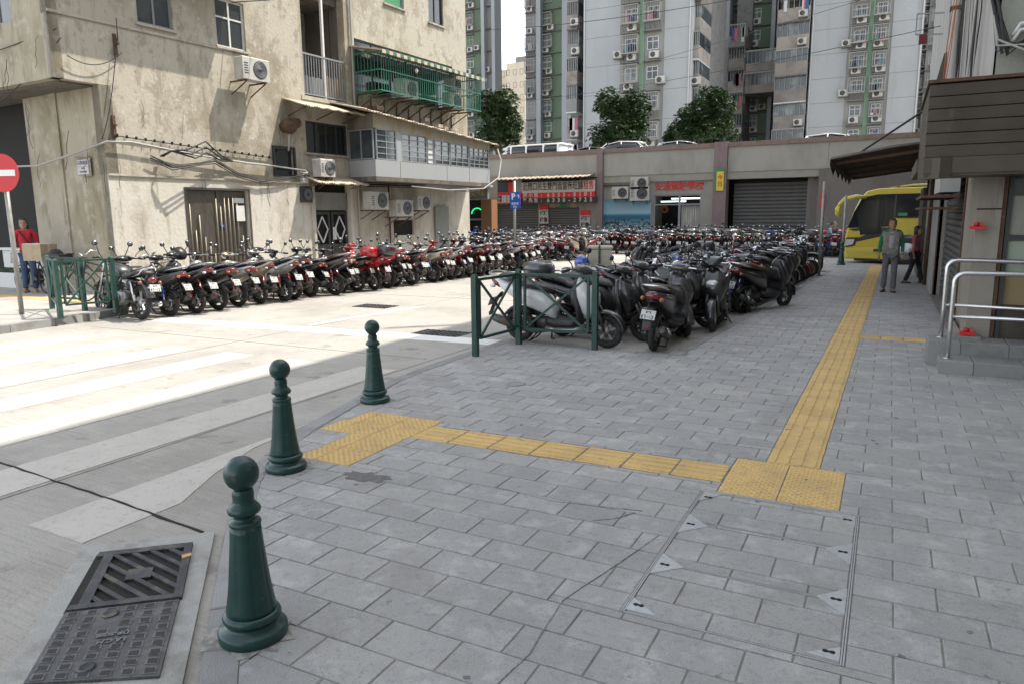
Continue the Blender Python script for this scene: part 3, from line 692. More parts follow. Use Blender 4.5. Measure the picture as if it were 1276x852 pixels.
# recessed balcony
obj('balcony_floor', MB().box(-1.6, .02, 5.40, 7.22, 4.68, 4.785), 'stucco', LB)
obj('balcony_side', MB().box(-1.6, -.251, 5.42, 5.519, 4.79, 7.7), 'stucco', LB); obj('balcony_side', MB().box(-1.6, -.251, 7.121, 7.2, 4.79, 7.7), 'dark_render', LB)
obj('balcony_back', MB().box(-1.59, -1.5, 5.52, 7.12, 4.79, 7.7), 'panel_white', LB); obj('balcony_ceiling', MB().box(-1.6, -.26, 5.5, 7.1, 7.35, 7.69), 'dark_render', LB)
br = thing('balcony_railing', 'grey iron railing with white lower boards across the recessed balcony', 'railing', (0, 0, 0)); br.location = LB.location; br.rotation_euler = LB.rotation_euler
obj('top_rail', MB().box(-.06, -.02, 5.53, 7.11, 5.84, 5.88), 'frame_grey', br); obj('bottom_rail', MB().box(-.06, -.02, 5.53, 7.11, 4.83, 4.86), 'frame_grey', br)
for k in range(17): obj('baluster', MB().box(-.05, -.03, 5.56+k*.094, 5.575+k*.094, 4.861, 5.839), 'frame_grey', br)
for k in range(8): obj('board', MB().box(-.085, -.07, 5.56+k*.105, 5.64+k*.105, 4.87, 5.30+.02*(k % 2)), 'panel_white', br)
for k in range(7): obj('board', MB().box(-.085, -.07, 6.42+k*.095, 6.49+k*.095, 4.87, 5.42-.03*(k % 3)), 'card', br, label='yellowed board')
obj('post', MB().box(-.10, -.03, 6.30, 6.36, 4.79, 7.34), 'white_metal', br)
# steel gate
obj('gate_back', MB().box(-.17, -.13, 1.75, 3.45, -.3, 2.28), 'gate', LB)
g_ = obj('gate', MB().box(-.12, -.09, 1.78, 2.58, .02, 2.25), 'gate', LB); g2 = obj('gate', MB().box(-.12, -.09, 2.61, 3.42, .02, 2.25), 'gate', LB)
rnd = random.Random(4)
for k in range(13):
    y = 1.86+k*.118; top = [1.95, 1.35, 1.7, 1.2, 1.0, .8, 2.08, 1.9, 2.12, 2.12, 2.15, 2.12, 1.2][k]
    obj('bar', MB().tube([(-.055, y, .15), (-.055, y, top)], .014, 8), 'gate_bar', g_ if k < 6 else g2)
obj('gate_frame', MB().box(-.13, .035, 1.70, 1.749, 0, 2.32).box(-.13, .035, 3.451, 3.50, 0, 2.32).box(-.13, .035, 1.7495, 3.4505, 2.281, 2.32), 'gate', LB)
obj('notice', MB().box(-.05, -.035, 3.12, 3.36, 1.55, 1.92), 'white_metal', g2); obj('house_number', MB().box(-.05, -.035, 3.05, 3.36, 1.98, 2.10), 'frame_grey', g2); obj('badge', MB().lathe([(.05, 0), (.05, .01)], (-.08, 2.72, 1.42), 16, 'x'), M['sign_blue'], g2)
# diamond doors
obj('door_back', MB().box(-.19, -.17, 5.62, 7.02, -.3, 2.52), 'dark', LB)
for a, b in ((5.68, 6.30), (6.36, 6.98)):
    mb = MB().box(-.16, -.10, a, a+.07, 0, 1.78).box(-.16, -.10, b-.07, b, 0, 1.78).box(-.16, -.10, a+.07, b-.07, 1.70, 1.78).box(-.16, -.10, a+.07, b-.07, .80, .88).box(-.16, -.10, a+.07, b-.07, .0, .08).box(-.15, -.11, a+.07, b-.07, .08, .80)
    d = obj('door', mb, 'frame_dark', LB); c = (a+b)/2
    z = 1.29
    mb = MB()
    for p0, p1 in (((c-.2, z), (c, z+.36)), ((c, z+.36), (c+.2, z)), ((c+.2, z), (c, z-.36)), ((c, z-.36), (c-.2, z))): mb.bar((-.09, p0[0], p0[1]), (-.09, p1[0], p1[1]), .028)
    obj('diamond', mb, 'white_metal', d)
obj('door_fascia', MB().box(-.15, -.08, 5.64, 7.0, 1.82, 2.30), 'grey_door', LB); obj('door_notice', MB().box(-.09, -.08, 6.38, 6.52, 1.0, 1.35), 'plate', LB)
for yy in (5.56, 7.03): obj('door_pier', MB().box(.021, .08, yy-.04, yy+.05, 0, 2.5), 'stucco_low', LB)
obj('grey_panel_door', MB().box(.021, .10, 11.0, 11.75, 0, 1.95), 'grey_door', LB)
obj('louvre_window', MB().box(-.1, -.05, 8.9, 9.9, 1.05, 1.52), 'dark', LB)
obj('vent_opening', MB().box(-.1, -.06, 4.36, 4.98, 2.72, 3.36), 'glass_dark', LB)
vf = MB().box(.001, .05, 4.30, 4.36, 2.66, 3.42).box(.001, .05, 4.98, 5.04, 2.66, 3.42).box(.001, .05, 4.36, 4.98, 3.36, 3.42).box(.001, .05, 4.36, 4.98, 2.66, 2.72)
obj('vent_frame', vf, 'wire', LB)
obj('meter_box', MB().box(.0, .12, 5.18, 5.36, 2.52, 2.82, .01), 'white_metal', LB)
obj('pipe', MB().tube([(.06, 7.34, 0), (.06, 7.34, 7), (.06, 7.34, 12)], .03, 8), 'wire_grey', LB); obj('pipe', MB().tube([(.08, 8.66, 0), (.08, 8.66, 2.6)], .025, 8), 'rust', LB)
# street name plate
sp = thing('street_plate', 'small white two-part street name plate on the shaded corner wall', 'sign', (-14.76-.0, 9.6, 2.62), 0)
obj('tile', MB().box(-.30, .06, -.06, -.035, .08, .22, .003), mat('plate_tile', (.40, .385, .39), .4), sp); obj('tile', MB().box(-.30, .06, -.06, -.035, -.08, .075, .003), bpy.data.materials['plate_tile'], sp)
obj('plate_frame', MB().box(-.33, .09, -.034, -.02, -.11, .25).box(-.35, .1, -.08, -.02, .265, .29), 'stucco', sp)
M['ink_blue'] = mat('faded_ink', (.13, .13, .17), .6)
text('lettering', '石街橫巷', .085, (-.12, -.062, .15), sp, 'ink_blue'); text('lettering', 'RUA', .05, (-.12, -.062, .045), sp, 'ink_blue'); text('lettering', 'DA PEDRA', .05, (-.12, -.062, -.025), sp, 'ink_blue')
# corrugated sheets
def corrugated(u0, u1, v0, v1, zin, zout, place, pitch=.09, amp=.018, n=None):
    """runs out from v0 (height zin) to v1 (height zout); ribs follow v"""
    mb = MB(); n = int((u1-u0)/pitch*4); V = []; Fc = []
    for i in range(n+1):
        u = u0+(u1-u0)*i/n; a = amp*math.sin(i*math.pi/2)
        for (v, z) in ((v0, zin), ((v0+v1)/2, (zin+zout)/2+.01*math.sin(i*.7)), (v1, zout+.012*math.sin(i*.37))):
            V.append(place(u, v, z+a)); 
    m = len(V)
    V += [(x, y, z-.012) for x, y, z in V]
    for i in range(n):
        for j in (0, 1):
            a = i*3+j; Fc.append((a, a+3, a+4, a+1)); Fc.append((m+a+1, m+a+4, m+a+3, m+a))
        Fc.append((i*3+2, i*3+5, m+i*3+5, m+i*3+2)); Fc.append((m+i*3, m+i*3+3, i*3+3, i*3))
    Fc.append((0, 1, m+1, m)); Fc.append((1, 2, m+2, m+1)); e = n*3; Fc.append((m+e, m+e+1, e+1, e)); Fc.append((m+e+1, m+e+2, e+2, e+1))
    mb.add(V, Fc, True); return mb
def on_front(t): t.location = LB.location; t.rotation_euler = LB.rotation_euler; return t
a1 = on_front(thing('awning', 'cream corrugated awning under the recessed balcony', 'awning')); obj('sheet', corrugated(4.72, 7.15, .01, .75, 4.62, 4.40, F), 'awn', a1)
for y in (4.9, 5.9, 6.9): obj('bracket', MB().bar((0.01, y, 4.2), (.65, y, 4.38), .025), 'rust', a1)
a2 = on_front(thing('awning', 'small frayed corrugated awning over the diamond-patterned doors', 'awning')); obj('sheet', corrugated(5.25, 7.2, .03, .62, 2.72, 2.52, F), 'awn', a2)
for y in (5.4, 7.0): obj('bracket', MB().bar((0.03, y, 2.4), (.55, y, 2.52), .02), 'rust', a2)
# glazed lean-to
gb = on_front(thing('glazed_balcony', 'pale enclosed balcony with a long row of windows and a rusty tin roof', 'balcony'))
obj('base', MB().box(.002, 1.0, 7.05, 13.0, 2.62, 2.74), 'dark_render', gb)
for i, (a, b) in enumerate(((7.05, 8.13), (8.14, 10.45), (10.46, 11.72), (11.73, 13.0))): obj('panel', MB().box(.97, 1.0, a, b-.012, 2.741, 3.20), 'panel_white', gb)
obj('panel', MB().box(.02, .969, 7.05, 7.08, 2.741, 3.20), 'panel_white', gb); obj('panel', MB().box(.02, .969, 12.97, 13.0, 2.741, 4.1), 'panel_white', gb)
obj('fascia', MB().add([(1.0, 7.05, 4.05), (1.0, 13.0, 3.84), (1.0, 13.0, 4.10), (1.0, 7.05, 4.42), (.96, 7.05, 4.05), (.96, 13.0, 3.84), (.96, 13.0, 4.10), (.96, 7.05, 4.42)], [(0, 1, 2, 3), (7, 6, 5, 4), (0, 4, 5, 1), (1, 5, 6, 2), (2, 6, 7, 3), (3, 7, 4, 0)]), 'panel_rust', gb)
obj('side_fascia', MB().box(.02, .959, 7.05, 7.08, 4.04, 4.44), 'dark_render', gb)
obj('rear_curtain', MB().box(.30, .32, 7.2, 12.9, 2.8, 4.1), 'dark', gb)
GB = lambda u, v, z: (v+1.0, u, z)
for a, b, k in ((7.12, 7.98, 1), (8.22, 9.42, 2), (9.46, 9.80, 0), (9.84, 10.62, 1), (10.66, 11.70, 2), (11.75, 12.94, 3)):
    zt = 4.05-(a-7.1)*.035; window(gb, GB, a, b, 3.21, zt-.01, k, trans=(.2, .4, .6, .8), depth=.05, fr=.028, fm='frame_grey', pm='glass' if k != 0 else 'white_metal', sill=False)
obj('mullion', MB().box(.96, 1.0, 7.99, 8.21, 3.20, 4.03), 'panel_white', gb)
window(gb, lambda u, v, z: (u, 7.05-v, z), .05, .95, 3.21, 4.03, 1, depth=.03, fr=.03, sill=False)
def roofp(u, v, z): return (v, u, z-(u-6.3)*.062)
obj('tin_roof', corrugated(6.4, 13.25, .01, 1.22, 4.72, 4.47, roofp, pitch=.12), 'tin', gb)
rnd = random.Random(9); 
for k in range(16):
    y = 6.9+rnd.random()*5.2; x = .15+rnd.random()*.6; z = 4.70-(y-6.3)*.062; s = .05+rnd.random()*.09
    one_ = on_front(thing('roof_debris', 'loose scraps and bricks lying on the rusty tin roof', 'debris', group='scraps on the tin roof')); obj('scrap', MB().box(x, x+s*1.8, y, y+s*2.2, z-.02, z+s*.7, .01), ['rust', 'dark_render', 'card', 'rust', 'awn'][k % 5], one_)
# green cage
gc = on_front(thing('window_cage', 'green barred balcony cage with striped awning on iron brackets', 'window cage'))
y0, y1, z0, z1, vo = 7.35, 12.45, 5.07, 6.10, 1.05
for z in (z0, 5.62, z1): obj('rail', MB().box(.02, vo, y0, y0+.03, z, z+.03).box(vo-.03, vo, y0+.03, y1-.03, z, z+.03).box(.02, vo, y1-.03, y1, z, z+.03), 'cage_green', gc)
for k in range(50): y = y0+.05+k*(y1-y0-.1)/49; obj('bar', MB().box(vo-.024, vo-.009, y, y+.014, z0+.031, z1-.001), 'cage_green', gc)
for k in range(8): x = .1+k*.12; obj('bar', MB().box(x, x+.014, y0+.009, y0+.023, z0+.031, z1-.001), 'cage_green', gc); obj('bar', MB().box(x, x+.014, y1-.023, y1-.009, z0+.031, z1-.001), 'cage_green', gc)
for k in range(12): y = y0+.2+k*.43; obj('floor_bar', MB().box(.02, vo-.035, y, y+.03, z0, z0+.02), 'cage_green', gc)
for k in range(9):
    y = y0+.15+k*.58; obj('bracket', MB().box(.02, .95, y, y+.025, z0-.035, z0-.005).bar((.03, y+.012, z0-.42), (.8, y+.012, z0-.03), .025).box(.005, .03, y, y+.025, z0-.5, z0-.036), 'rust', gc)
n = 34
for k in range(n):
    ya = y0-.1+k*(y1-y0+.2)/n; yb = y0-.1+(k+1)*(y1-y0+.2)/n; o_ = .012 if k % 2 else 0
    obj('awning_strip', MB().add([(.01, ya, 6.36+o_), (.01, yb, 6.36+o_), (1.22, yb, 6.12+o_), (1.22, ya, 6.12+o_), (1.22, yb, 6.02+o_), (1.22, ya, 6.02+o_), (.01, ya, 6.33+o_), (.01, yb, 6.33+o_), (1.20, yb, 6.09+o_), (1.20, ya, 6.09+o_)], [(0, 1, 2, 3), (3, 2, 4, 5), (9, 8, 7, 6), (0, 3, 9, 6), (1, 7, 8, 2)]), 'awn_green' if k % 2 else 'awn', gc)
# air conditioners: box with fan grille
def air_con(label, loc, rz, w=.78, d=.30, h=.54, bracket=True, group='air conditioners on the old building', m='ac', fan=True):
    t = thing('air_conditioner', label, 'air conditioner', loc, rz, group)
    obj('case', MB().box(-w/2, w/2, 0, d, 0, h, .02), m, t)           # front looks to +y
    c = obj('fan_guard', MB().lathe([(h*.40, 0), (h*.40, .012), (h*.36, .014), (h*.34, .006), (.05, .006), (.045, .016), (.001, .016)], (-w*.14, d+.001, h*.5), 18, 'y'), 'ac_fan', t)
    if fan:
        for k in range(5): obj('ring', MB().lathe([(h*(.08+k*.06), 0), (h*(.08+k*.06)+.005, .004), (h*(.08+k*.06)+.010, 0)], (-w*.14, d+.012, h*.5), 18, 'y', cap=False), 'frame_grey', t)
    for k in range(5): obj('slot', MB().box(w*.30, w*.44, d+.0005, d+.006, h*(.25+k*.11), h*(.29+k*.11)), 'ac_fan', t)
    if bracket:
        for x in (-w*.35, w*.35): obj('bracket', MB().box(x, x+.025, -.28, d+.02, -.035, -.002).bar((x+.0125, -.27, -.30), (x+.0125, d-.02, -.04), .022), 'rust', t)
    return t
def facade_pt(s, off, z):
    p = Matrix.Rotation(-AF, 3, 'Z') @ Vector((off, s, 0)); return (p.x-14.2, p.y+9.6, z)
RF = -AF-math.pi/2
ac_list = [('beige air conditioner on a bracket below the casement window', 3.48, .28, 4.80, .78, .50), ('cream air conditioner right of the cable box, beside the dark four-pane window', 5.66, .26, 2.68, .52, .46),
           ('first of three air conditioners under the glazed balcony', 7.66, .28, 1.83, .78, .52), ('middle air conditioner of three under the glazed balcony, lowest', 8.80, .28, 1.63, .80, .50), ('farthest small air conditioner under the glazed balcony', 9.78, .28, 1.82, .62, .46)]
for lb, s, off, z, w_, h_ in ac_list: air_con(lb, facade_pt(s, off, z), RF, w_, .30, h_)
air_con('air conditioner inside the left part of the green cage', facade_pt(9.2, .3, 5.12), RF, .8, .3, .55); air_con('air conditioner inside the right end of the green cage, lower', facade_pt(11.6, .3, 5.10), RF, .7, .3, .5); air_con('air conditioner inside the right end of the green cage, upper', facade_pt(11.65, .3, 5.68), RF, .6, .3, .38, bracket=False)
air_con('large boxy air conditioner on a frame at the top left corner', (-17.1, 8.35, 5.16), math.pi, .95, .45, .62); air_con('round fan unit in the wall left of the diamond doors', facade_pt(5.32, -.05, 2.02), RF, .4, .12, .42, bracket=False, m='frame_dark')
sh = thing('extractor_hood', 'rusty brown twin extractor hood on the sunlit wall', 'vent', facade_pt(4.72, 0, 3.9), RF)
obj('hood', MB().tube([(0, .0, 0), (0, .18, .03), (0, .30, -.06)], [.14, .15, .17], 14), 'rust', sh); obj('cowl', MB().tube([(-.20, .05, .12), (-.20, .32, .10)], [.12, .12], 14), 'rust', sh); obj('pipe', MB().tube([(0, .2, -.15), (.02, .16, -.6)], .02, 8), 'wire_grey', sh)
one('wall_lamp', MB().tube([(0, 0, 0), (0, .12, .02), (.0, .22, -.08)], [.08, .085, .06], 10), 'white_metal', 'small white hooded outlet on the wall left of the green cage', 'vent', loc=facade_pt(7.82, .02, 6.2), rz=RF)
ft = thing('flood_lamp', 'white bulb lamp on a stalk in front of the green cage', 'lamp', facade_pt(8.9, 1.1, 5.75)); obj('bulb', MB().ell((0, 0, .07), (.05, .05, .07)), 'white_metal', ft); obj('socket', MB().tube([(0, 0, 0), (-.04, 0, -.1)], .02, 8), 'wire', ft)
# wall clutter: cables
def sag(a, b, d, n=14):
    a = Vector(a); b = Vector(b); return [a.lerp(b, i/n)-Vector((0, 0, d*4*(i/n)*(1-i/n))) for i in range(n+1)]
def fp(s, off, z): return Vector(facade_pt(s, off, z))
def cable(label, pts, r, m='wire', group=None, n=6, name='cable'): return one(name, MB().tube(pts, r, n), m, label, 'cable', group)
cable('thick silver-grey cable swagged round the corner wall above the street plate', [Vector((-18.5, 9.3, 2.62)), Vector((-17.5, 9.35, 2.78)), Vector((-16.2, 9.4, 2.76)), Vector((-15.1, 9.4, 2.92)), fp(0.0, .10, 3.16), fp(.5, .12, 3.19), fp(2, .12, 3.03), fp(3.4, .12, 2.93), fp(4.3, .12, 2.90), fp(5.3, .12, 2.84)], .022, 'wire_grey')
for k, (dz, dr) in enumerate(((0, .014), (.05, .010), (-.05, .012), (.02, .009))):
    cable(['thickest black cable of the bundle drooping along the sunlit wall', 'upper black cable of the bundle drooping along the sunlit wall', 'lowest black cable of the bundle drooping along the sunlit wall', 'thinnest black cable of the bundle drooping along the sunlit wall'][k], [fp(.9, .1+k*.02, 2.9+dz), fp(1.4, .12, 2.72+dz), fp(2.1, .14, 2.84+dz*.5), fp(2.5, .12, 2.92+dz), fp(3.1, .13, 2.64+dz), fp(3.8, .12, 2.5+dz), fp(4.5, .13, 2.60+dz), fp(5.2, .12, 2.72-dz), fp(5.9, .12, 2.58+dz), fp(6.9, .12, 2.62-dz), fp(7.6, .12, 2.56+dz), fp(9.5, 1.05, 2.52+dz), fp(12.2, 1.1, 2.45+dz)], dr, group='black cables along the old building')
rk = on_front(thing('cable_rack', 'long row of small iron cable brackets above the thick grey cable', 'cable bracket'))
obj('rail', MB().bar((.05, .15, 3.30), (.05, 4.3, 3.10), .018), 'wire', rk)
for k in range(20): y = .25+k*.205; z = 3.30-(y-.15)*.0482; obj('hook', MB().box(.02, .09, y, y+.012, z-.02, z+.04), 'wire', rk)
mb = [fp(1.0, .1, 2.9), fp(1.03, .22, 2.5), fp(1.05, .1, 2.85)]
rnd = random.Random(11)
for k in range(12):
    s0 = rnd.uniform(-.3, 5.2); z0_ = rnd.uniform(2.9, 4.2) if k % 2 else rnd.uniform(2.4, 3.0); pts = [fp(s0, .03, z0_)]
    for q in range(5): pts.append(pts[-1]+(Matrix.Rotation(-AF, 3, 'Z') @ Vector((rnd.uniform(-.01, .012), rnd.uniform(-.05, .05), 0)))+Vector((0, 0, -rnd.uniform(.06, .2))))
    cable('thin loose black wire hanging on the stained wall', pts, .004, group='loose wires on the old walls', n=4, name='loose_wire')
for k in range(9):
    x = rnd.uniform(-17, -14.4); z_ = rnd.uniform(3.0, 5.2); yb = 9.55 if z_ < 4.2 else 8.70; pts = [Vector((x, yb, z_))]
    for q in range(6): pts.append(pts[-1]+Vector((rnd.uniform(-.10, .10), rnd.uniform(-.03, 0), -rnd.uniform(.05, .2))))
    cable('thin loose wire on the shaded side wall', pts, .005, group='loose wires on the side wall', n=4, name='loose_wire')
for a, b, d in (((-18.2, 8.7, 4.75), fp(-.75, .1, 5.15), .02), ((-18.2, 8.7, 3.6), fp(-.7, .12, 5.0), .3), (fp(-.6, .1, 4.7), fp(.5, .1, 4.95), .2), (fp(.42, .1, 5.2), fp(-.1, .1, 3.2), .25), (fp(.45, .1, 5.6), fp(.44, .1, 5.15), .0)): cable('black service wire stretched across the upper corner', sag(a, b, d), .010, group='service wires at the upper corner')
on_ = one('wall_bracket', MB().box(.0, .05, -.03, .03, -.22, .22).box(.05, .14, -.02, .02, .0, .05), 'rust', 'rusty iron wall bracket near the upper corner of the sunlit wall', 'bracket', loc=facade_pt(.42, .0, 5.08), rz=-AF)
one('wall_bracket', MB().box(.0, .04, -.02, .04, -.22, .22).box(.04, .12, -.02, .02, -.0, .04), 'rust', 'rusty iron wall bracket just above the cable rack at the corner', 'bracket', loc=facade_pt(.22, .0, 3.48), rz=-AF)
cable('pair of thick white cables looping from the end of the glazed balcony', [fp(8.5, 1.1, 2.5), fp(10, 1.4, 2.42), fp(11.5, 1.7, 2.5), fp(12.6, 1.6, 2.9), fp(13.1, 1.4, 3.5), fp(13.2, 1.2, 3.9)], .022, 'wire_grey')
# curved cable loop and its shadow on the sunlit wall
for k in range(3): cable(['upper', 'middle', 'lower'][k]+' stiff cable loop standing off the sunlit wall', [fp(1.15+k*.03, .10, 2.95), fp(1.25, .35, 3.05), fp(1.5+k*.1, .52, 3.08-k*.08), fp(2.0, .50, 3.30-k*.12), fp(2.6, .22, 3.05-k*.06), fp(3.0, .12, 2.95)], .018, group='stiff cable loops on the sunlit wall')
# end shop under the building
es = thing('corner_shop', 'small shop with orange-brown pillars, dark glass and a gold-lettered grey signboard', 'shop', (-15.9, 27, 0))
M['orange_tile'] = mat('orange_brown_tile', (.25, .12, .05), .6, layers=[((.25, .11, .05), 5, .5, .75, 1)])
X0, Z0 = at(548, 252, 27); X1, _ = at(613, 252, 27)
for a, b in ((550, 562), (601, 614)): xa = at(a, 270, 27)[0]; xb = at(b, 270, 27)[0]; obj('pillar', MB().box(xa, xb, 26.9, 27.4, 0, 2.3), 'orange_tile', es, world=True)
xa, xb = at(562.5, 270, 27)[0], at(600.5, 270, 27)[0]
obj('shop_window', MB().box(xa, xb, 27.2, 27.25, 0, 2.3), 'glass_dark', es, world=True); obj('transom', MB().box(xa, xb, 27.1, 27.19, 1.45, 1.52).box((xa+xb)/2-.04, (xa+xb)/2+.04, 27.1, 27.19, 0, 1.44), 'frame_grey', es, world=True)
sx0, sx1 = at(556, 242, 26.7)[0], at(609, 242, 26.7)[0]
obj('signboard', MB().box(sx0, sx1, 26.6, 26.75, 2.33, 2.75), mat('grey_signboard', (.17, .18, .17), .6), es, world=True); M['gold'] = mat('gold_lettering', (.55, .40, .12), .4)
t_ = text('lettering', '食店 · 美味', .30, (0, 0, 0), es, 'gold', width=1.3); t_.location = Vector(((sx0+sx1)/2, 26.59, 2.54))-es.location
obj('canopy', MB().box(sx0-1.2, sx1+.1, 25.6, 26.9, 2.80, 2.88), 'panel_white', es, world=True); obj('wall', MB().box(X0-2, X0+.6, 26.95, 27.3, 0, 2.8), 'panel_white', es, world=True)
obj('building_body', MB().prism([(X0-3, 27.5), (X1, 27.5), (X1-2.9, 31.5), (X0-5.5, 31.5)], 0, 3.3), 'stucco', es, world=True); obj('notice', MB().box(at(551, 290, 26.9)[0], at(559, 290, 26.9)[0], 26.85, 26.89, .75, 1.25), 'sign_red', es, world=True)
M['neon'] = mat('green_neon', (.02, .5, .15), emit=((.03, .9, .3), .45))
nn = []
for k in range(9): a = math.pi*(k/8); nn.append(Vector((at(588, 0, 27)[0]+.27*math.cos(a), 27.12, 1.72+.24*math.sin(a))))
obj('neon_arc', MB().tube(nn, .022, 6), 'neon', es, world=True)
# ================================================================ raised car deck with shops under it
M['deck'] = mat('deck_render', (.35, .335, .295), .85, layers=[((.25, .24, .21), 1.1, .45, .7, .5, .7), ((.22, .2, .17), 6, .60, .8, .12, .6)], bump=.2, bscale=20)
M['coping'] = mat('brown_coping', (.23, .165, .14), .85, layers=[((.15, .11, .09), 5, .5, .75, 1)])
M['mauve'] = mat('mauve_column', (.22, .165, .165), .8, layers=[((.17, .12, .12), 4, .5, .75, .5), ((.36, .3, .3), 12, .62, .8, 1, .6)])
M['beige_wall'] = mat('beige_shop_wall', (.30, .285, .25), .85, layers=[((.21, .2, .17), 3, .5, .75, .5, .7)])
M['shutter'] = mat('roller_shutter', (.115, .115, .112), .55, .3, layers=[((.10, .095, .09), 2, .5, .75, .4, .8)])
M['brown_wall'] = mat('brown_grey_wall', (.17, .155, .14), .9, layers=[((.11, .10, .09), 2, .5, .75, .3, .8), ((.24, .22, .2), 7, .6, .8, .5, .5)], bump=.3)
YD = 34.0
dk = thing('car_deck', 'raised concrete car deck with brown coping and mauve columns above the row of shops', 'building', (-6, YD, 0))
xd = lambda px: at(px, 240, YD)[0]
obj('slab', MB().box(-40, 12, YD+.05, 62, 3.45, 3.75), 'deck', dk, world=True)
# parapet wall panels between columns
cols = [xd(748), xd(897)]
segs = [(-40, -21.5), (-21.49, cols[0]-.16), (cols[0]+.16, cols[1]-.30), (cols[1]+.30, -2.5), (-2.49, 12)]
for a, b in segs: obj('parapet', MB().box(a, b, YD, YD+.25, 3.47, 4.56), 'deck', dk, world=True)
obj('coping', MB().box(-40, 12, YD-.06, YD+.32, 4.562, 4.76), 'coping', dk, world=True)
obj('lower_beam', MB().box(cols[0]+.16, 12, YD+.03, YD+.6, 3.15, 3.46), 'beige_wall', dk, world=True)
for c, w_ in ((cols[0], .15), (cols[1], .29)): obj('column', MB().box(c-w_, c+w_, YD-.14, YD+.55, 0, 4.79), 'mauve', dk, world=True)
obj('back_fill', MB().box(-40, 12, YD+2.5, YD+2.6, 0, 3.44), 'dark', dk, world=True)
obj('end_wall', MB().box(11.8, 12, YD, 60, 0, 3.44), 'deck', dk, world=True)
def shutter(parent, x0, x1, y, z0, z1, pitch=.12, m='shutter', place=None, world=True):
    n = int((z1-z0)/pitch); s = obj('shutter', tr(MB().box(x0-.02, x1+.02, y+.031, y+.05, z0, z1), place or (lambda a, b, c: (a, b, c))), m, parent, world=world)
    for k in range(n):
        a = z0+(z1-z0)*k/n; b = z0+(z1-z0)*(k+1)/n
        mb = MB().add([(x0, y+.03, a), (x1, y+.03, a), (x1, y, a+(b-a)*.35), (x0, y, a+(b-a)*.35), (x1, y+.004, b-.012), (x0, y+.004, b-.012), (x1, y+.03, b), (x0, y+.03, b)], [(0, 1, 2, 3), (3, 2, 4, 5), (5, 4, 6, 7)])
        if place: tr(mb, place)
        o = obj('slat', mb, m, s)
        if world: o.data.transform(wmat(s).inverted())
    return s
# shop 1 : agency with shutters
s1 = thing('shop', 'shuttered property agency with black, white and red signboards', 'shop', (-15, YD, 0))
Y1 = YD+.1
xs = lambda px, Y=Y1: at(px, 270, Y)[0]; zs_ = lambda px, py, Y=Y1: at(px, py, Y)[1]
shutter(s1, xs(619), xs(671), Y1, 0, 2.25); shutter(s1, xs(684), xs(722), Y1, 0, 2.05)
obj('wall', MB().box(xs(606), xs(619), Y1-.02, Y1+.2, 0, 2.3), 'beige_wall', s1, world=True); obj('wall', MB().box(xs(671), xs(684), Y1-.03, Y1+.2, 0, 2.3), 'beige_wall', s1, world=True); obj('wall', MB().box(xs(722), xs(746), Y1-.02, Y1+.2, 0, 3.4), 'beige_wall', s1, world=True)
obj('shutter_box', MB().box(xs(684), xs(722), Y1-.015, Y1+.2, 2.05, 2.35), 'beige_wall', s1, world=True)
obj('upper_wall', MB().box(xs(600), xs(721.9), Y1+.0, Y1+.25, 2.36, 3.4), 'frame_dark', s1, world=True)
for a in (685, 698, 711): obj('paper_notice', MB().box(xs(a), xs(a+8), Y1-.04, Y1-.02, 2.02, 2.28), 'card' if a != 698 else M['green_shade'], s1, world=True)
obj('tin_canopy', corrugated(xs(612), xs(742), 0, 1.15, 3.62, 3.43, lambda u, v, z: (u, YD-.02-v, z), pitch=.25, amp=.03), 'tin', s1, world=True)
sb = thing('signboard', 'wide agency signboard with black Chinese characters above red and black phone number bands', 'sign', (xs(694), YD-.35, 2.3))
Ys = YD-.35; X0_, X1_ = at(650, 245, Ys)[0], at(741, 245, Ys)[0]; zt = at(695, 226.5, Ys)[1]; za = at(695, 240, Ys)[1]; zb = at(695, 246.5, Ys)[1]; zc = at(695, 253.5, Ys)[1]
M['board_white'] = mat('board_white', (.50, .48, .44), .6); M['board_red'] = mat('board_red', (.56, .02, .022), .55); M['board_black'] = mat('board_black', (.025, .022, .022), .6)
obj('white_band', MB().box(X0_, X1_, Ys, Ys+.08, za, zt), 'board_white', sb, world=True); obj('red_band', MB().box(X0_, X1_, Ys, Ys+.08, zb, za-.003), 'board_red', sb, world=True); obj('black_band', MB().box(X0_, X1_+.12, Ys+.001, Ys+.08, zc, zb-.003), 'board_black', sb, world=True)
obj('support', MB().box(X0_+.1, X0_+.15, Ys+.081, YD+.05, zt-.2, zt-.15).box(X1_-.15, X1_-.1, Ys+.081, YD+.05, zt-.2, zt-.15), 'rust', sb, world=True)
W_ = X1_-X0_
def row(parent, s, x0, x1, z, Y, size, m, bold=.02, width=1.):
    n = len(s)
    for i, ch in enumerate(s):
        if ch == ' ': continue
        x = x0+(x1-x0)*(i+.5)/n; t = text('character', ch, size, (0, 0, 0), parent, m, bold=bold, width=width); t.location = Vector((x, Y-.004, z))-parent.location
row(sb, '近關口民生雙門面當街旺舖', X0_+.06, X0_+W_*.845, (zt+za)/2+.02, Ys, .44, 'board_black', .005, .62); row(sb, '租售', X0_+W_*.85, X1_-.04, (zt+za)/2+.02, Ys, .44, 'board_red', .005, .62)
row(sb, '關小姐:', X0_+.05, X0_+W_*.32, (za+zb)/2+.01, Ys, .22, 'board_white', .006); row(sb, '6533-8101', X0_+W_*.34, X1_-.05, (za+zb)/2, Ys, .27, 'board_white', .008)
row(sb, '鄭先生:', X0_+.05, X0_+W_*.32, (zc+zb)/2+.01, Ys, .22, 'board_white', .006); row(sb, '6330-2725', X0_+W_*.34, X1_-.05, (zc+zb)/2, Ys, .27, 'board_white', .008)
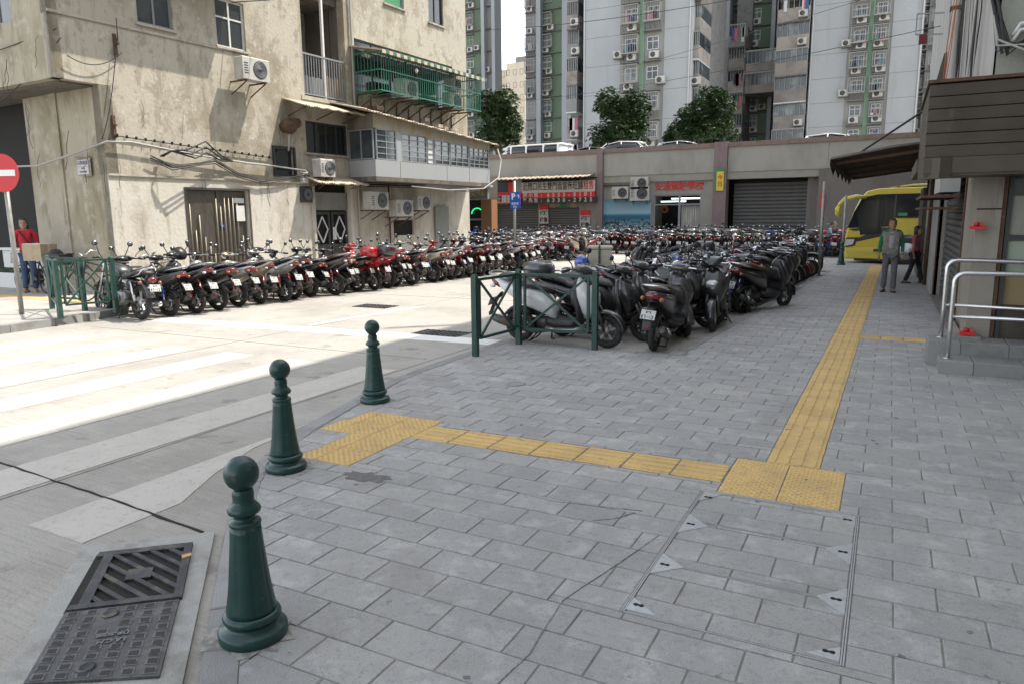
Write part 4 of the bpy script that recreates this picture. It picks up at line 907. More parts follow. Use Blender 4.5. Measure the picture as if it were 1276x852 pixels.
sb2 = thing('signboard', 'small red and white agency signboard left of the wide one', 'sign', (xs(630), YD-.30, 2.4)); Yq = YD-.30
a, b = at(611, 247, Yq)[0], at(649, 247, Yq)[0]; z1, z0 = at(630, 240, Yq)[1], at(630, 254.5, Yq)[1]
obj('board', MB().box(a, b, Yq, Yq+.08, z0, z1), 'board_red', sb2, world=True); obj('panel', MB().box(a+.12, b-.12, Yq-.012, Yq-.002, z0+.07, z1-.16), 'board_white', sb2, world=True)
row(sb2, '鄭運財:2871', a+.16, b-.16, (z0+z1)/2+.04, Yq-.012, .16, 'board_black', .006); row(sb2, '鄭運財:2873', a+.16, b-.16, (z0+z1)/2-.13, Yq-.012, .16, 'board_black', .006)
obj('upper_panel', MB().box(at(633, 230, Yq)[0], at(641, 230, Yq)[0], Yq+.02, Yq+.10, z1+.002, z1+.5), 'board_red', sb2, world=True); obj('grey_board', MB().box(at(635, 230, Yq)[0]+.25, at(650, 230, Yq)[0], Yq+.0, Yq+.06, z1+.003, z1+.62), 'frame_grey', sb2, world=True)
for (pa, pb, chs, lb, y0_, y1_) in ((612.5, 619, '代理租售', 'narrow vertical agency sign with four stacked characters at the left shutter edge', 261, 285), (672, 683, '代理 租售', 'agency sign on the pier between the two shutters', 262, 279), (723, 735, '代理 租售', 'agency sign on the right pier under the wide signboard', 269, 285)):
    v = thing('signboard', lb, 'sign', (xs(pa), Y1-.06, 1.3)); Yv = Y1-.10; a, b = at(pa, 270, Yv)[0], at(pb, 270, Yv)[0]; zt_, zb_ = at(pa, y0_, Yv)[1], at(pa, y1_, Yv)[1]
    obj('board', MB().box(a, b, Yv, Yv+.05, zb_, zt_), 'board_white', v, world=True); obj('red_board', MB().box(a, b, Yv, Yv+.05, zt_+.003, zt_+.26), 'board_red', v, world=True)
    obj('dark_board', MB().box(a, b, Yv, Yv+.05, zb_-.16, zb_-.003), 'board_black', v, world=True); obj('lower_board', MB().box(a, b, Yv, Yv+.05, .35, zb_-.163), 'board_red', v, world=True)
    if len(chs) == 4:
        for i, ch in enumerate(chs): t = text('character', ch, .22, (0, 0, 0), v, 'board_black', bold=.008); t.location = Vector(((a+b)/2, Yv-.004, zt_-(zt_-zb_)*(i+.5)/4))-v.location
    else:
        for i, r_ in enumerate(chs.split()): t = text('character', r_, .26, (0, 0, 0), v, 'board_black', bold=.008, width=.85); t.location = Vector(((a+b)/2, Yv-.004, zt_-(zt_-zb_)*(i+.5)/2))-v.location
# shop 2+3 : driving school
s2 = thing('shop', 'driving school shop with red characters over a glazed door and curtain', 'shop', (-9, YD, 0))
Y2 = YD+.12
h1 = (xs(814, Y2), xs(873, Y2), -.1, zs_(840, 243, Y2)); obj('wall', tr(wall(xs(752, Y2), xs(897, Y2), 0, 3.15, [h1], .15), lambda u, v, z: (u, Y2-v, z)), 'beige_wall', s2, world=True)
obj('interior', MB().box(h1[0]-.5, h1[1]+.5, Y2+2.2, Y2+2.3, 0, 3), 'dark', s2, world=True); obj('room_side', MB().box(h1[0]-.3, h1[0]-.2, Y2+.16, Y2+2.2, 0, 3), 'beige_wall', s2, world=True)
xm = xs(846, Y2); zt2 = h1[3]-.45
mb = MB()
for a, b, c, d in ((h1[0], h1[0]+.07, 0, h1[3]), (h1[1]-.07, h1[1], 0, h1[3]), (xm-.05, xm+.05, 0, h1[3]), (h1[0]+.07, xm-.05, zt2-.03, zt2+.03), (xm+.05, h1[1]-.07, zt2-.03, zt2+.03), (h1[0]+.07, xm-.05, h1[3]-.06, h1[3]), (xm+.05, h1[1]-.07, h1[3]-.06, h1[3]), (h1[0]+.07, xm-.05, .45, .55)): mb.box(a, b, Y2+.04, Y2+.10, c, d)
obj('door_frame', mb, 'frame_grey', s2, world=True)
M['clear'] = bpy.data.materials.new('clear_glass'); M['clear'].use_nodes = True; _b = M['clear'].node_tree.nodes['Principled BSDF']; _b.inputs['Base Color'].default_value = (.5, .55, .55, 1); _b.inputs['Roughness'].default_value = .05; _b.inputs['Transmission Weight'].default_value = 1; _b.inputs['IOR'].default_value = 1.1
obj('glass', MB().box(h1[0]+.01, xm, Y2+.065, Y2+.075, 0, h1[3]-.01), 'clear', s2, world=True)
for k in range(9): a = xm+.06+k*(h1[1]-.08-xm)/9; obj('curtain_fold', MB().loft([(a+.06, Y2+.16, .0, .055, .03), (a+.06, Y2+.16, zt2-.04, .05, .025)], 8, 'z'), 'curtain', s2, world=True)
ct = thing('ceiling_lamp', 'bright fluorescent tubes inside the driving school window', 'lamp', (h1[0]+.8, Y2+.9, h1[3]-.2)); M['tube'] = mat('tube_glow', (.9, .9, .9), emit=((.95, 1, 1), 2.0))
obj('tube', MB().box(-.7, .5, 0, .07, -.12, -.07), 'tube', ct); obj('tube', MB().box(-.3, 1.1, .4, .47, 0.02, .07), 'tube', ct)
kd = thing('paper_decoration', 'orange paper charm hanging behind the driving school glass', 'decoration', (xs(826, Y2), Y2+.25, 1.85)); M['orange'] = mat('orange_paper', (.6, .16, .03), .6)
for k in range(8): a = k*math.pi/4; obj('petal', MB().ell((.13*math.cos(a), 0, .13*math.sin(a)), (.07, .012, .07), 8, 5), 'orange', kd)
row(s2, '安達駕駛學校', xs(814, Y2)+.05, xs(876, Y2), zs_(844, 233, Y2), Y2-.02, .42, 'board_red', .005)
pb = thing('poster', 'large blue poster of boats in a harbour beside the driving school door', 'poster', (xs(781), Y2-.05, .8))
a, b = xs(752.5, Y2), xs(811, Y2); zt_, zb_ = zs_(780, 250, Y2), .72
# printed picture: sea gradient + boats as flat print
pm = bpy.data.materials.new('harbour_print'); pm.use_nodes = True; nt = pm.node_tree; N_ = nt.nodes; Lk = nt.links; bs = N_['Principled BSDF']; bs.inputs['Roughness'].default_value = .4
tc = N_.new('ShaderNodeTexCoord'); sx = N_.new('ShaderNodeSeparateXYZ'); Lk.new(tc.outputs['Generated'], sx.inputs[0]); cr = N_.new('ShaderNodeValToRGB'); Lk.new(sx.outputs['Z'], cr.inputs[0])
el = cr.color_ramp.elements; el[0].position = 0; el[0].color = (.25, .36, .40, 1); el[1].position = 1; el[1].color = (.10, .30, .42, 1)
for p_, c_ in ((.40, (.08, .20, .26, 1)), (.47, (.02, .10, .17, 1)), (.55, (.01, .16, .30, 1)), (.62, (.30, .46, .52, 1))): e = el.new(p_); e.color = c_
nz = N_.new('ShaderNodeTexNoise'); nz.inputs['Scale'].default_value = 9; mp = N_.new('ShaderNodeMapping'); mp.inputs['Scale'].default_value = (1.6, 1, .9); Lk.new(tc.outputs['Generated'], mp.inputs[0]); Lk.new(mp.outputs[0], nz.inputs[0])
mr = N_.new('ShaderNodeMapRange'); mr.inputs[1].default_value = .50; mr.inputs[2].default_value = .56; Lk.new(nz.outputs[0], mr.inputs[0]); lt_ = N_.new('ShaderNodeMath'); lt_.operation = 'LESS_THAN'; lt_.inputs[1].default_value = .44; Lk.new(sx.outputs['Z'], lt_.inputs[0])
mu = N_.new('ShaderNodeMath'); mu.operation = 'MULTIPLY'; Lk.new(mr.outputs[0], mu.inputs[0]); Lk.new(lt_.outputs[0], mu.inputs[1]); mx = N_.new('ShaderNodeMix'); mx.data_type = 'RGBA'; Lk.new(mu.outputs[0], mx.inputs[0]); Lk.new(cr.outputs[0], mx.inputs[6]); mx.inputs[7].default_value = (.02, .05, .07, 1); Lk.new(mx.outputs[2], bs.inputs['Base Color'])
obj('print', MB().box(a, b, Y2-.05, Y2-.02, zb_, zt_), pm, pb, world=True); obj('poster_frame', MB().box(a-.03, b+.03, Y2-.06, Y2-.01, zt_+.001, zt_+.04).box(b+.001, b+.04, Y2-.06, Y2-.01, zb_, zt_), 'frame_grey', pb, world=True)
M['cream_ink'] = mat('cream_ink', (.45, .42, .36), .6)
for k, (s_, z_) in enumerate((('安達駕駛學校', .20), ('祝各位平安', .42))): t = text('lettering', s_, .14, (0, 0, 0), pb, 'cream_ink', spacing=1.2); t.location = Vector(((a+b)/2, Y2-.054, zt_-z_))-pb.location
for lb, px, py, w_, h_ in (('outdoor air conditioner unit left of the pair above the blue poster', 773, 248, .82, .56), ('upper unit of the two stacked air conditioners above the blue poster', 797, 236, .86, .55), ('lower unit of the two stacked air conditioners above the blue poster', 797, 250.5, .94, .66)):
    x_, z_ = at(px, py, Y2-.3); t = air_con(lb, (x_, Y2-.02, z_), math.pi, w_, .35, h_, group='air conditioners above the blue poster', fan=False)
obj('cable_tray', MB().box(xs(752), xs(783), Y1-.06, Y1+.0, 2.98, 3.05), 'rust', s2, world=True)
# big shutter
s3 = thing('shop', 'wide grey roller shutter garage under the car deck', 'shop', (-4, YD, 0))
shutter(s3, xs(908), xs(1010), YD+1.2, 0, 3.0, .16); obj('side_wall', MB().box(xs(1003, YD), xs(1012, YD)+.3, YD+.35, YD+1.4, 0, 3.14), 'brown_wall', s3, world=True)
obj('lintel', MB().box(xs(908), xs(1012), YD+1.15, YD+1.5, 3.0, 3.14), 'dark', s3, world=True)
obj('shelf', MB().box(xs(955), xs(1008), YD+1.0, YD+1.15, .7, .95), 'dark', s3, world=True)
bw = thing('retaining_wall', 'plain brown-grey wall right of the wide shutter behind the bus', 'wall', (0, YD-.2, 0)); obj('wall_face', MB().box(xs(1018, YD), 11, YD-.25, YD-.02, 0, 3.44), 'brown_wall', bw, world=True); obj('red_notice', MB().box(xs(1020, YD)+.05, xs(1020, YD)+.25, YD-.28, YD-.26, 1.8, 2.5), 'board_red', bw, world=True)
cb = thing('crate', 'yellowish slatted wooden crate by the right mauve column', 'crate', (cols[1]+.75, YD-.4, .95)); M['wood'] = mat('pine_wood', (.42, .27, .10), .7, layers=[((.28, .17, .07), 20, .5, .75, .1, .7)])
for k in range(3): obj('slat', MB().box(-.30+k*.155, -.16+k*.155, -.22, -.19, -.95, .02), 'wood', cb)
obj('side', MB().box(.17, .20, -.22, .2, -.95, .0).box(-.30, -.27, -.185, .2, -.95, 0).box(-.265, .165, -.185, .2, -.95, -.9), 'wood', cb)
for k in range(4): obj('slat', MB().box(.205, .40, -.22+k*.1, -.15+k*.1, -.80+k*.01, -.1), 'wood', cb)
bn = thing('banner', 'small yellow and green banner hanging on the mauve column', 'banner', (xs(898, YD-.2), YD-.22, 2.2)); M['yellow'] = mat('banner_yellow', (.62, .50, .05), .6)
z1, z0 = at(898, 210, YD-.2)[1], at(898, 238, YD-.2)[1]; a, b = at(893, 220, YD-.2)[0], at(902, 220, YD-.2)[0]
obj('cloth', MB().box(a, b, YD-.21, YD-.19, z0, z1), 'yellow', bn, world=True); obj('green_edge', MB().box(a-.08, a-.001, YD-.205, YD-.19, z0, z1).box(a, b, YD-.215, YD-.205, z1-.14, z1), 'green_shade', bn, world=True)
for k, ch in enumerate('今日'): t = text('character', ch, .24, (0, 0, 0), bn, 'board_red', bold=.004); t.location = Vector(((a+b)/2, YD-.214, z1-.42-k*.28))-bn.location
# parking sign
pk = thing('road_sign', 'blue parking sign with white P on a grey pole in front of the shutters', 'road sign', (-12.28, 24, ZR)); obj('pole', MB().tube([(0, 0, 0), (0, 0, 2.9)], .05, 10), bpy.data.materials['galvanised_pole'], pk)
pp = obj('plate', MB().box(-.13, .27, -.09, -.06, 1.91, 2.50), 'sign_blue', pk); text('letter', 'P', .30, (.0, -.094, 2.33), pp, 'sign_white', bold=.012); text('lettering', '電單車', .1, (.07, -.094, 2.08), pp, 'sign_white'); text('lettering', '停泊', .08, (.07, -.094, 1.97), pp, 'sign_white'); text('symbol', '↑', .2, (.2, -.094, 2.33), pp, 'sign_white')
for x_, y_, h_, lb in ((-1.55, 20.4, 2.40, 'tall thin dark grey post at the pavement edge past the last scooters'), (-1.28, 25.4, 2.15, 'thin grey pole standing behind the far small bollard')):
    t = thing('pole', lb, 'post', (x_, y_, 0)); obj('shaft', MB().tube([(0, 0, 0), (0, 0, h_)], .038, 10), bpy.data.materials['galvanised_pole'], t); obj('foot', MB().lathe([(.07, 0), (.07, .015), (.04, .03)], n=14), 'iron', t)
er = thing('railing', 'low black pipe railing at the end of the motorcycle bays', 'railing', (-1.72, 20.9, 0))
for y in (0, 1.4, 2.8): obj('post', MB().tube([(0, y, 0), (0, y, .85)], .022, 8), 'black', er)
obj('top_rail', MB().tube([(0, 0, .86), (0, 2.8, .86)], .022, 8), 'black', er); obj('mid_rail', MB().tube([(0, 0, .5), (0, 2.8, .5)], .018, 8), 'black', er)
# ---------------------------------------------------------------- cars on the deck
def car(label, x, y, z, rz, paint, kind='hatch', cat='car'):
    t = thing('parked_car', label, cat, (x, y, z), rz, 'cars parked on the deck'); m = paint
    if kind == 'van':
        body = [(-2.2, 0, .95, .80, .60, 4), (-2.1, 0, 1.0, .84, .72, 5), (1.2, 0, 1.0, .84, .74, 5), (1.75, 0, .85, .82, .55, 4), (2.1, 0, .65, .76, .33, 3.5)]; cab = [(-2.05, 0, 1.45, .80, .32, 5), (1.1, 0, 1.45, .80, .36, 5), (1.5, 0, 1.3, .74, .22, 4)]
    else:
        body = [(-2.05, 0, .62, .70, .22, 3), (-1.95, 0, .65, .82, .30, 4), (0, 0, .60, .86, .34, 4), (1.3, 0, .58, .84, .30, 4), (2.0, 0, .52, .72, .20, 3)]; cab = [(-1.7, 0, .85, .66, .10, 3), (-1.1, 0, 1.05, .68, .33, 3), (-.2, 0, 1.1, .69, .36, 3), (.5, 0, 1.02, .67, .28, 3), (1.15, 0, .85, .62, .08, 3)]
    obj('body', MB().loft(body, 18), m, t); obj('windows', MB().loft(cab if kind != 'van' else [(q[0]*1.005, q[1], q[2]-.02, q[3]+.045, q[4]*.8, q[5]) for q in cab], 18), 'glass_dark', t)
    if kind == 'van':
        obj('roof', MB().loft([(-2.22, 0, 1.74, .78, .06, 4), (1.15, 0, 1.76, .78, .07, 4), (1.5, 0, 1.62, .70, .05, 4)], 16), m, t)
        for x_ in (-2.1, -1.2, -.1, .9): obj('pillar', MB().box(x_, x_+.09, -.852, .852, 1.1, 1.72), m, t)
    else:
        obj('roof', MB().loft([(-1.3, 0, 1.36, .55, .05, 3), (-.2, 0, 1.44, .60, .045, 3), (.45, 0, 1.34, .56, .03, 3)], 16), m, t)
        for s in (-1, 1): obj('pillar', MB().tube([(-.35, s*.685, .92), (-.32, s*.60, 1.41)], .03, 6), m, t); obj('pillar', MB().tube([(1.2, s*.64, .88), (.5, s*.57, 1.36)], .025, 6), m, t); obj('pillar', MB().tube([(-1.75, s*.64, .88), (-1.2, s*.56, 1.36)], .03, 6), m, t)
    for x_ in (-1.3, 1.3):
        for s in (-1, 1):
            wh = obj('wheel', MB().lathe([(.31, -.09), (.33, -.05), (.33, .05), (.31, .09)], (x_, s*.74, .33), 18, 'y'), 'rubber', t); obj('rim', MB().lathe([(.2, 0), (.2, .01), (.05, .02)], (x_, s*.835, .33), 14, 'y'), 'alu', wh)
        for s in (-1, 1):
            if x_ < 0: obj('tail_light', MB().box(-2.06, -1.98, s*.55, s*.75, .70, .85), 'red_lens', t)
            else: obj('headlight', MB().box(1.86, 1.96, s*.5, s*.72, .55, .68), 'clear_lens', t)
P_w = mat('car_white', (.70, .70, .70), .25, coat=1); P_s = mat('car_silver', (.38, .40, .42), .3, .5, coat=1); P_d = mat('car_dark', (.025, .02, .025), .25, coat=1); P_m = mat('car_maroon', (.16, .03, .03), .25, coat=1)
ZK = 3.75
def dx(px, Y): return at(px, 188, Y)[0]
car('white van with square windows on the deck, left end', dx(664, 38), 38, ZK-.03, R(175), P_w, 'van', 'van')
car('silver saloon car on the deck beside the white van', dx(699, 38.4), 38.4, ZK+.22, R(8), P_s); car('dark car with a red lamp on the deck, third from the left', dx(727, 39), 39.6, ZK+.18, R(182), P_d); car('white hatchback on the deck right of the first column', dx(772, 38.2), 38.2, ZK+.25, R(178), P_w); car('grey car mostly hidden by the parapet under the right tree', dx(854, 38.6), 38.6, ZK+.14, R(4), P_s)
car('pale car roof behind the parapet in front of the right tower', dx(1040, 38.8), 38.8, ZK+.12, R(2), P_w)
# ---------------------------------------------------------------- trees
def leaf_mat(name, c1, c2):
    m = mat(name, c1, .55, layers=[(c2, 1.6, .45, .65, 1, .8)], rand=.35, spec=.5); return m
M['leaf'] = leaf_mat('dark_leaf', (.035, .070, .022), (.055, .105, .030)); M['bark'] = mat('bark', (.10, .08, .06), .9, layers=[((.05, .04, .03), 9, .5, .75, .3)], bump=.6)
def tree(label, x, y, z0, h, crown, seed, nleaf=7000, size=.20):
    """crown: list of (dx, dy, z, rx, ry, rz)"""
    rnd = random.Random(seed); t = thing('tree', label, 'tree', (x, y, z0)); c0 = crown[0]
    obj('trunk', MB().tube([(0, 0, 0), (.08, 0, h*.25), (-.05, .05, h*.45), (.05, 0, h*.62)], [.24, .19, .16, .10], 10), 'bark', t)
    for c in crown[:9]: obj('limb', MB().tube([(0, 0, h*.35), (c[0]*.4, c[1]*.4, (c[2]+h*.35)*.5), (c[0]*.8, c[1]*.8, c[2])], [.10, .07, .03], 6), 'bark', t)
    V = []; Fc = []; vol = [c[3]*c[4]+c[3]*c[5] for c in crown]; tot = sum(vol)
    for c, vv in zip(crown, vol):
        # leaf sprays: each a rosette of leaves
        for k in range(int(nleaf*vv/tot/6)):
            while True:
                d = Vector((rnd.gauss(0, 1), rnd.gauss(0, 1), rnd.gauss(0, 1)))
                if d.length > .1: break
            d.normalize(); rr = rnd.uniform(.50, 1.06)**.6; lump = 1+.13*math.sin(d.x*7+seed)*math.sin(d.z*6+1)+.08*math.sin(d.y*11)
            p = Vector((c[0]+d.x*c[3]*rr*lump, c[1]+d.y*c[4]*rr*lump, c[2]+d.z*c[5]*rr*lump))
            for q in range(6):
                a = rnd.uniform(0, 2*math.pi); el_ = rnd.uniform(-.5, .35); u = Vector((math.cos(a)*math.cos(el_), math.sin(a)*math.cos(el_), math.sin(el_)))
                u = (u+d*.5).normalized(); s_ = u.cross(Vector((rnd.uniform(-.3, .3), rnd.uniform(-.3, .3), 1))).normalized(); L_ = size*rnd.uniform(.7, 1.3); w_ = L_*.27; o = len(V); dr = Vector((0, 0, -.25*L_))
                V += [p, p+u*L_*.5+s_*w_, p+u*L_+dr, p+u*L_*.5-s_*w_]; Fc.append((o, o+1, o+2, o+3))
    obj('crown', MB().add(V, Fc), 'leaf', t)
def crown_set(w, h, zc, seed, n=16):
    rnd = random.Random(seed); out = [(0, 0, zc, w*.30, w*.30, h*.34)]
    for k in range(n): a = 2*math.pi*k/n*2.4; f = rnd.uniform(.45, .72); zz = zc+rnd.uniform(-.30, .36)*h; sh = math.sqrt(max(.15, 1-((zz-zc)/(h*.55))**2)); out.append((math.cos(a)*w*.5*f*sh, math.sin(a)*w*.5*f*sh, zz, w*rnd.uniform(.14, .22), w*rnd.uniform(.14, .2), h*rnd.uniform(.12, .18)))
    return out
YT = 45
for (pxl, pxr, pyt, pyb, lb, sd, Y) in ((731, 813, 108, 190, 'round leafy tree behind the deck between the first column and the pale tower', 5, 45), (836, 920, 112, 190, 'broad dark leafy tree behind the deck beside the green tower', 8, 45), (588, 652, 112, 196, 'dark dense tree seen past the end of the old building', 3, 44), (828, 858, 152, 190, 'low small bushy tree to the left of the broad dark tree', 12, 46)):
    xa, xb = at(pxl, 150, Y)[0], at(pxr, 150, Y)[0]; zt_, zb_ = at((pxl+pxr)/2, pyt, Y)[1], at((pxl+pxr)/2, pyb, Y)[1]; w_ = (xb-xa); h_ = (zt_-zb_)
    tree(lb, (xa+xb)/2, Y, 3.75 if Y < 62 else 0, zt_-3.75, crown_set(w_*.97, h_*1.05, (zt_+zb_)/2-3.75, sd, 20), sd, 15000 if w_ > 3 else 5000, .21)
# ================================================================ towers behind the deck
def wallmat(n, c, d, **k): return mat(n, c, .85, layers=[(d, .25, .42, .7, .4, .6), (tuple(q*.55 for q in c), 1.3, .58, .8, .06, .7), (tuple(min(1, q*1.25) for q in c), 3, .6, .8, 1, .5)], **k)
M['t_blue'] = wallmat('pale_blue_mosaic', (.335, .345, .348), (.275, .285, .29)); M['t_green'] = wallmat('green_tower_paint', (.115, .158, .105), (.08, .11, .075))
M['t_stain'] = wallmat('stained_strip', (.25, .245, .23), (.17, .165, .15)); M['t_light_green'] = wallmat('light_green_strip', (.17, .265, .18), (.13, .20, .14)); M['t_grey'] = wallmat('grey_tower_concrete', (.22, .22, .215), (.14, .14, .135)); M['t_col'] = wallmat('pale_tower_column', (.33, .345, .36), (.24, .25, .26))
M['t_bay'] = mat('balcony_sheet', (.25, .225, .20), .8, layers=[((.13, .11, .10), .8, .45, .7, 1, .8), ((.33, .31, .28), 2, .6, .8, 1, .6)], rand=.25); M['t_cream'] = wallmat('cream_tower', (.58, .51, .40), (.46, .40, .31)); M['t_trim'] = mat('tower_slab', (.16, .155, .15), .9, layers=[((.08, .075, .07), 1.5, .5, .75, 1)]); M['t_glass'] = mat('tower_glass', (.05, .06, .065), .15, layers=[((.20, .22, .22), .7, .5, .62, 1, .8)], rand=.4)
M['t_cage'] = mat('tower_cage', (.30, .29, .27), .6); M['t_white'] = mat('tower_white_frame', (.50, .51, .52), .6)
CLOTH = [mat('cloth_%s' % n, c, .9) for n, c in (('blue', (.05, .09, .2)), ('pink', (.4, .12, .16)), ('white', (.5, .5, .5)), ('dark', (.04, .04, .05)), ('teal', (.05, .2, .2)))]
def X(px, Y, py=85): return at(px, py, Y)[0]
class Tower:
    def __init__(s, name, label, Y, seed): s.Y = Y; s.t = thing(name, label, 'tower block', (X(800, Y), Y, 0)); s.r = random.Random(seed)
    def P(s, name, mb, m, parent=None, label=None): return obj(name, mb, m, parent or s.t, label, world=True)
    def box(s, name, x0, x1, y0, y1, z0, z1, m, parent=None, label=None): return s.P(name, MB().box(x0, x1, y0, y1, z0, z1), m, parent, label)
    def win(s, x0, x1, z0, z1, yf, mull=1, fm='t_white', cage=None, hood=True, trans=True):
        f = .06; d = .10; mb = MB(); y = yf-.03
        mb.box(x0, x0+f, y, y+.06, z0, z1).box(x1-f, x1, y, y+.06, z0, z1).box(x0+f, x1-f, y, y+.06, z1-f, z1).box(x0+f, x1-f, y, y+.06, z0, z0+f)
        for k in range(1, mull+1): q = x0+(x1-x0)*k/(mull+1); mb.box(q-f*.4, q+f*.4, y, y+.06, z0+f, z1-f)
        if trans: zq = z0+(z1-z0)*.62; mb.box(x0+f, x1-f, y+.005, y+.06, zq-.03, zq+.03)
        w_ = s.P('window', mb, fm); s.box('pane', x0+.02, x1-.02, yf+.035, yf+.045, z0+.02, z1-.02, 't_glass', w_)
        # reveal around the recessed pane
        if hood: s.box('hood', x0-.18, x1+.18, yf-.45, yf-.001, z1+.12, z1+.20, 't_trim', w_); s.box('sill', x0-.08, x1+.08, yf-.12, yf-.035, z0-.10, z0-.01, 't_trim', w_)
        if cage: s.cage(x0-.15, x1+.15, z0-.18, z1+.12, yf-.55, yf-.04, w_, cage)
        return w_
    def cage(s, x0, x1, z0, z1, y0, y1, parent, m='t_cage'):
        mb = MB()
        for z in (z0, (z0+z1)/2, z1): mb.box(x0, x1, y0, y0+.04, z-.025, z+.025)
        n = max(4, int((x1-x0)/.2))
        for k in range(n+1): q = x0+(x1-x0-.03)*k/n; mb.box(q, q+.03, y0+.005, y0+.035, z0, z1)
        for q in (x0, x1-.03):
            for j in range(3): yy = y0+.1+j*(y1-y0-.1)/3; mb.box(q, q+.03, yy, yy+.03, z0, z1)
        mb.box(x0, x1, y0, y1, z0-.06, z0-.03)
        c = obj('window_cage', mb, m, s.t, world=True)
        if s.r.random() < .6:
            for k in range(s.r.randint(1, 3)):
                q = x0+.1+s.r.random()*(x1-x0-.5); obj('laundry', MB().box(q, q+.18+.2*s.r.random(), y0+.08, y0+.12, z0+.1, z0+.3+s.r.random()*(z1-z0)*.5), s.r.choice(CLOTH), s.t, world=True)
        mb = MB()
        for k in range(4): q = x0+.1+k*(x1-x0-.2)/3; mb.bar((q, y1, z0-.55), (q, y0+.1, z0-.08), .04)
        obj('bracket', mb, 't_trim', s.t, kind='stuff', world=True)
    def ac(s, x, z, yf, w_=.85, h=.6):
        a = s.box('air_conditioner', x-w_/2, x+w_/2, yf-.38, yf-.05, z, z+h, 'ac'); s.P('fan_guard', MB().lathe([(h*.38, 0), (h*.38, -.012), (.05, -.012)], (x-w_*.1, yf-.381, z+h*.5), 12, 'y'), 'ac_fan', a); s.box('bracket', x-w_*.5, x+w_*.5, yf-.4, yf-.001, z-.09, z-.02, 't_trim', a)
def storeys(Y, py0, pitch, px=800, n=7):   # heights of the storey lines seen on the photograph, regular spacing
    z0 = at(px, py0, Y)[1]; dz = at(px, py0, Y)[1]-at(px, py0+pitch, Y)[1]
    return z0, dz
# --- pale tower with a green-edged window strip (centre)
def pale_tower(label, Y, pl, pr, strip, gl, gr_, py0, pitch, H_, depth, seed, rows, xpy=60):
    T = Tower('tower_block', label, Y, seed); x0, x1 = X(pl, Y, xpy), X(pr, Y, xpy); s0, s1 = X(strip[0], Y, xpy), X(strip[1], Y, xpy)
    T.box('wall', x0, s0-.4, Y, Y+depth, 0, H_, 't_blue'); T.box('wall', s1+.4, x1, Y, Y+depth, 0, H_, 't_blue'); T.box('strip_wall', s0-.4, s1+.4, Y+.06, Y+depth, 0, H_, 't_stain', label='stained strip between the blank walls')
    g0, g1 = X(gl, Y, xpy), X(gr_, Y, xpy); T.box('green_strip', g0, g1, Y-.03, Y+.059, 0, H_, 't_light_green')
    zt, dz = storeys(Y, py0, pitch, (strip[0]+strip[1])//2)
    for k in range(-1, 9):
        z = zt-dz*k
        if z < 1: break
        for i in range(1): T.box('wall_joint', x0+.02, s0-.42, Y-.006, Y-.001, z-.02, z+.015, 't_trim'); T.box('wall_joint', s1+.42, x1-.02, Y-.006, Y-.001, z-.02, z+.015, 't_trim')
    for e in (x0+.12, x1-.12): T.P('drain_pipe', MB().tube([(e, Y-.08, 0), (e, Y-.08, H_)], .06, 6), 't_white')
    for (k, side, kind) in rows:
        z = zt-dz*k; a, b = (s0, g0-.15) if side == 'l' else (g1+.15, s1); c = (a+b)/2; hw = min(.85, (b-a)*.42); yf = Y+.0
        T.box('slab', a-.15, b+.15, Y-.55, Y+.059, z-.08, z, 't_trim')
        if 'w' in kind: T.win(c-hw, c+hw, z-dz*.62, z-dz*.18, Y+.02, cage='t_cage' if 'c' in kind else None, hood=False)
        if 'g' in kind: T.win(c-hw, c+hw, z-dz*.62, z-dz*.18, Y+.02, hood=False); T.cage(c-hw-.25, c+hw+.25, z-dz*.7, z-dz*.1, Y-.7, Y-.05, T.t, 't_cage')
        if 'a' in kind: T.ac(c+T.r.uniform(-.2, .2), z-dz*.93, Y)
        if 'o' in kind: T.ac(a-.5 if side == 'l' else b+.2, z-dz*.8, Y)
    return T
rowsC = [(-1, 'l', 'g'), (-1, 'r', 'g'), (0, 'l', 'ga'), (0, 'r', 'g'), (1, 'l', 'gao'), (1, 'r', 'wa'), (2, 'l', 'ga'), (2, 'r', 'wo'), (3, 'l', 'gc'), (3, 'r', 'g'), (4, 'r', 'ga'), (4, 'l', 'w'), (5, 'r', 'wa')]
TC = pale_tower('pale blue-grey tower with a green line between stained caged windows, behind the round tree', 66, 727, 861, (778, 822), 797, 803, 3, 37.5, 62, 14, 3, rowsC)
rowsE = [(-1, 'l', 'ga'), (-1, 'r', 'ga'), (0, 'l', 'gcao'), (0, 'r', 'ga'), (1, 'l', 'ga'), (1, 'r', 'wca'), (2, 'l', 'go'), (2, 'r', 'ga'), (3, 'l', 'wa'), (3, 'r', 'wca'), (4, 'l', 'w'), (4, 'r', 'wca'), (5, 'l', 'g'), (5, 'r', 'g')]
TE = pale_tower('pale blue-grey tower with a light green strip of caged windows on the right', 78, 1010, 1149, (1062, 1104), 1081, 1087, 31, 31.5, 66, 14, 5, rowsE)
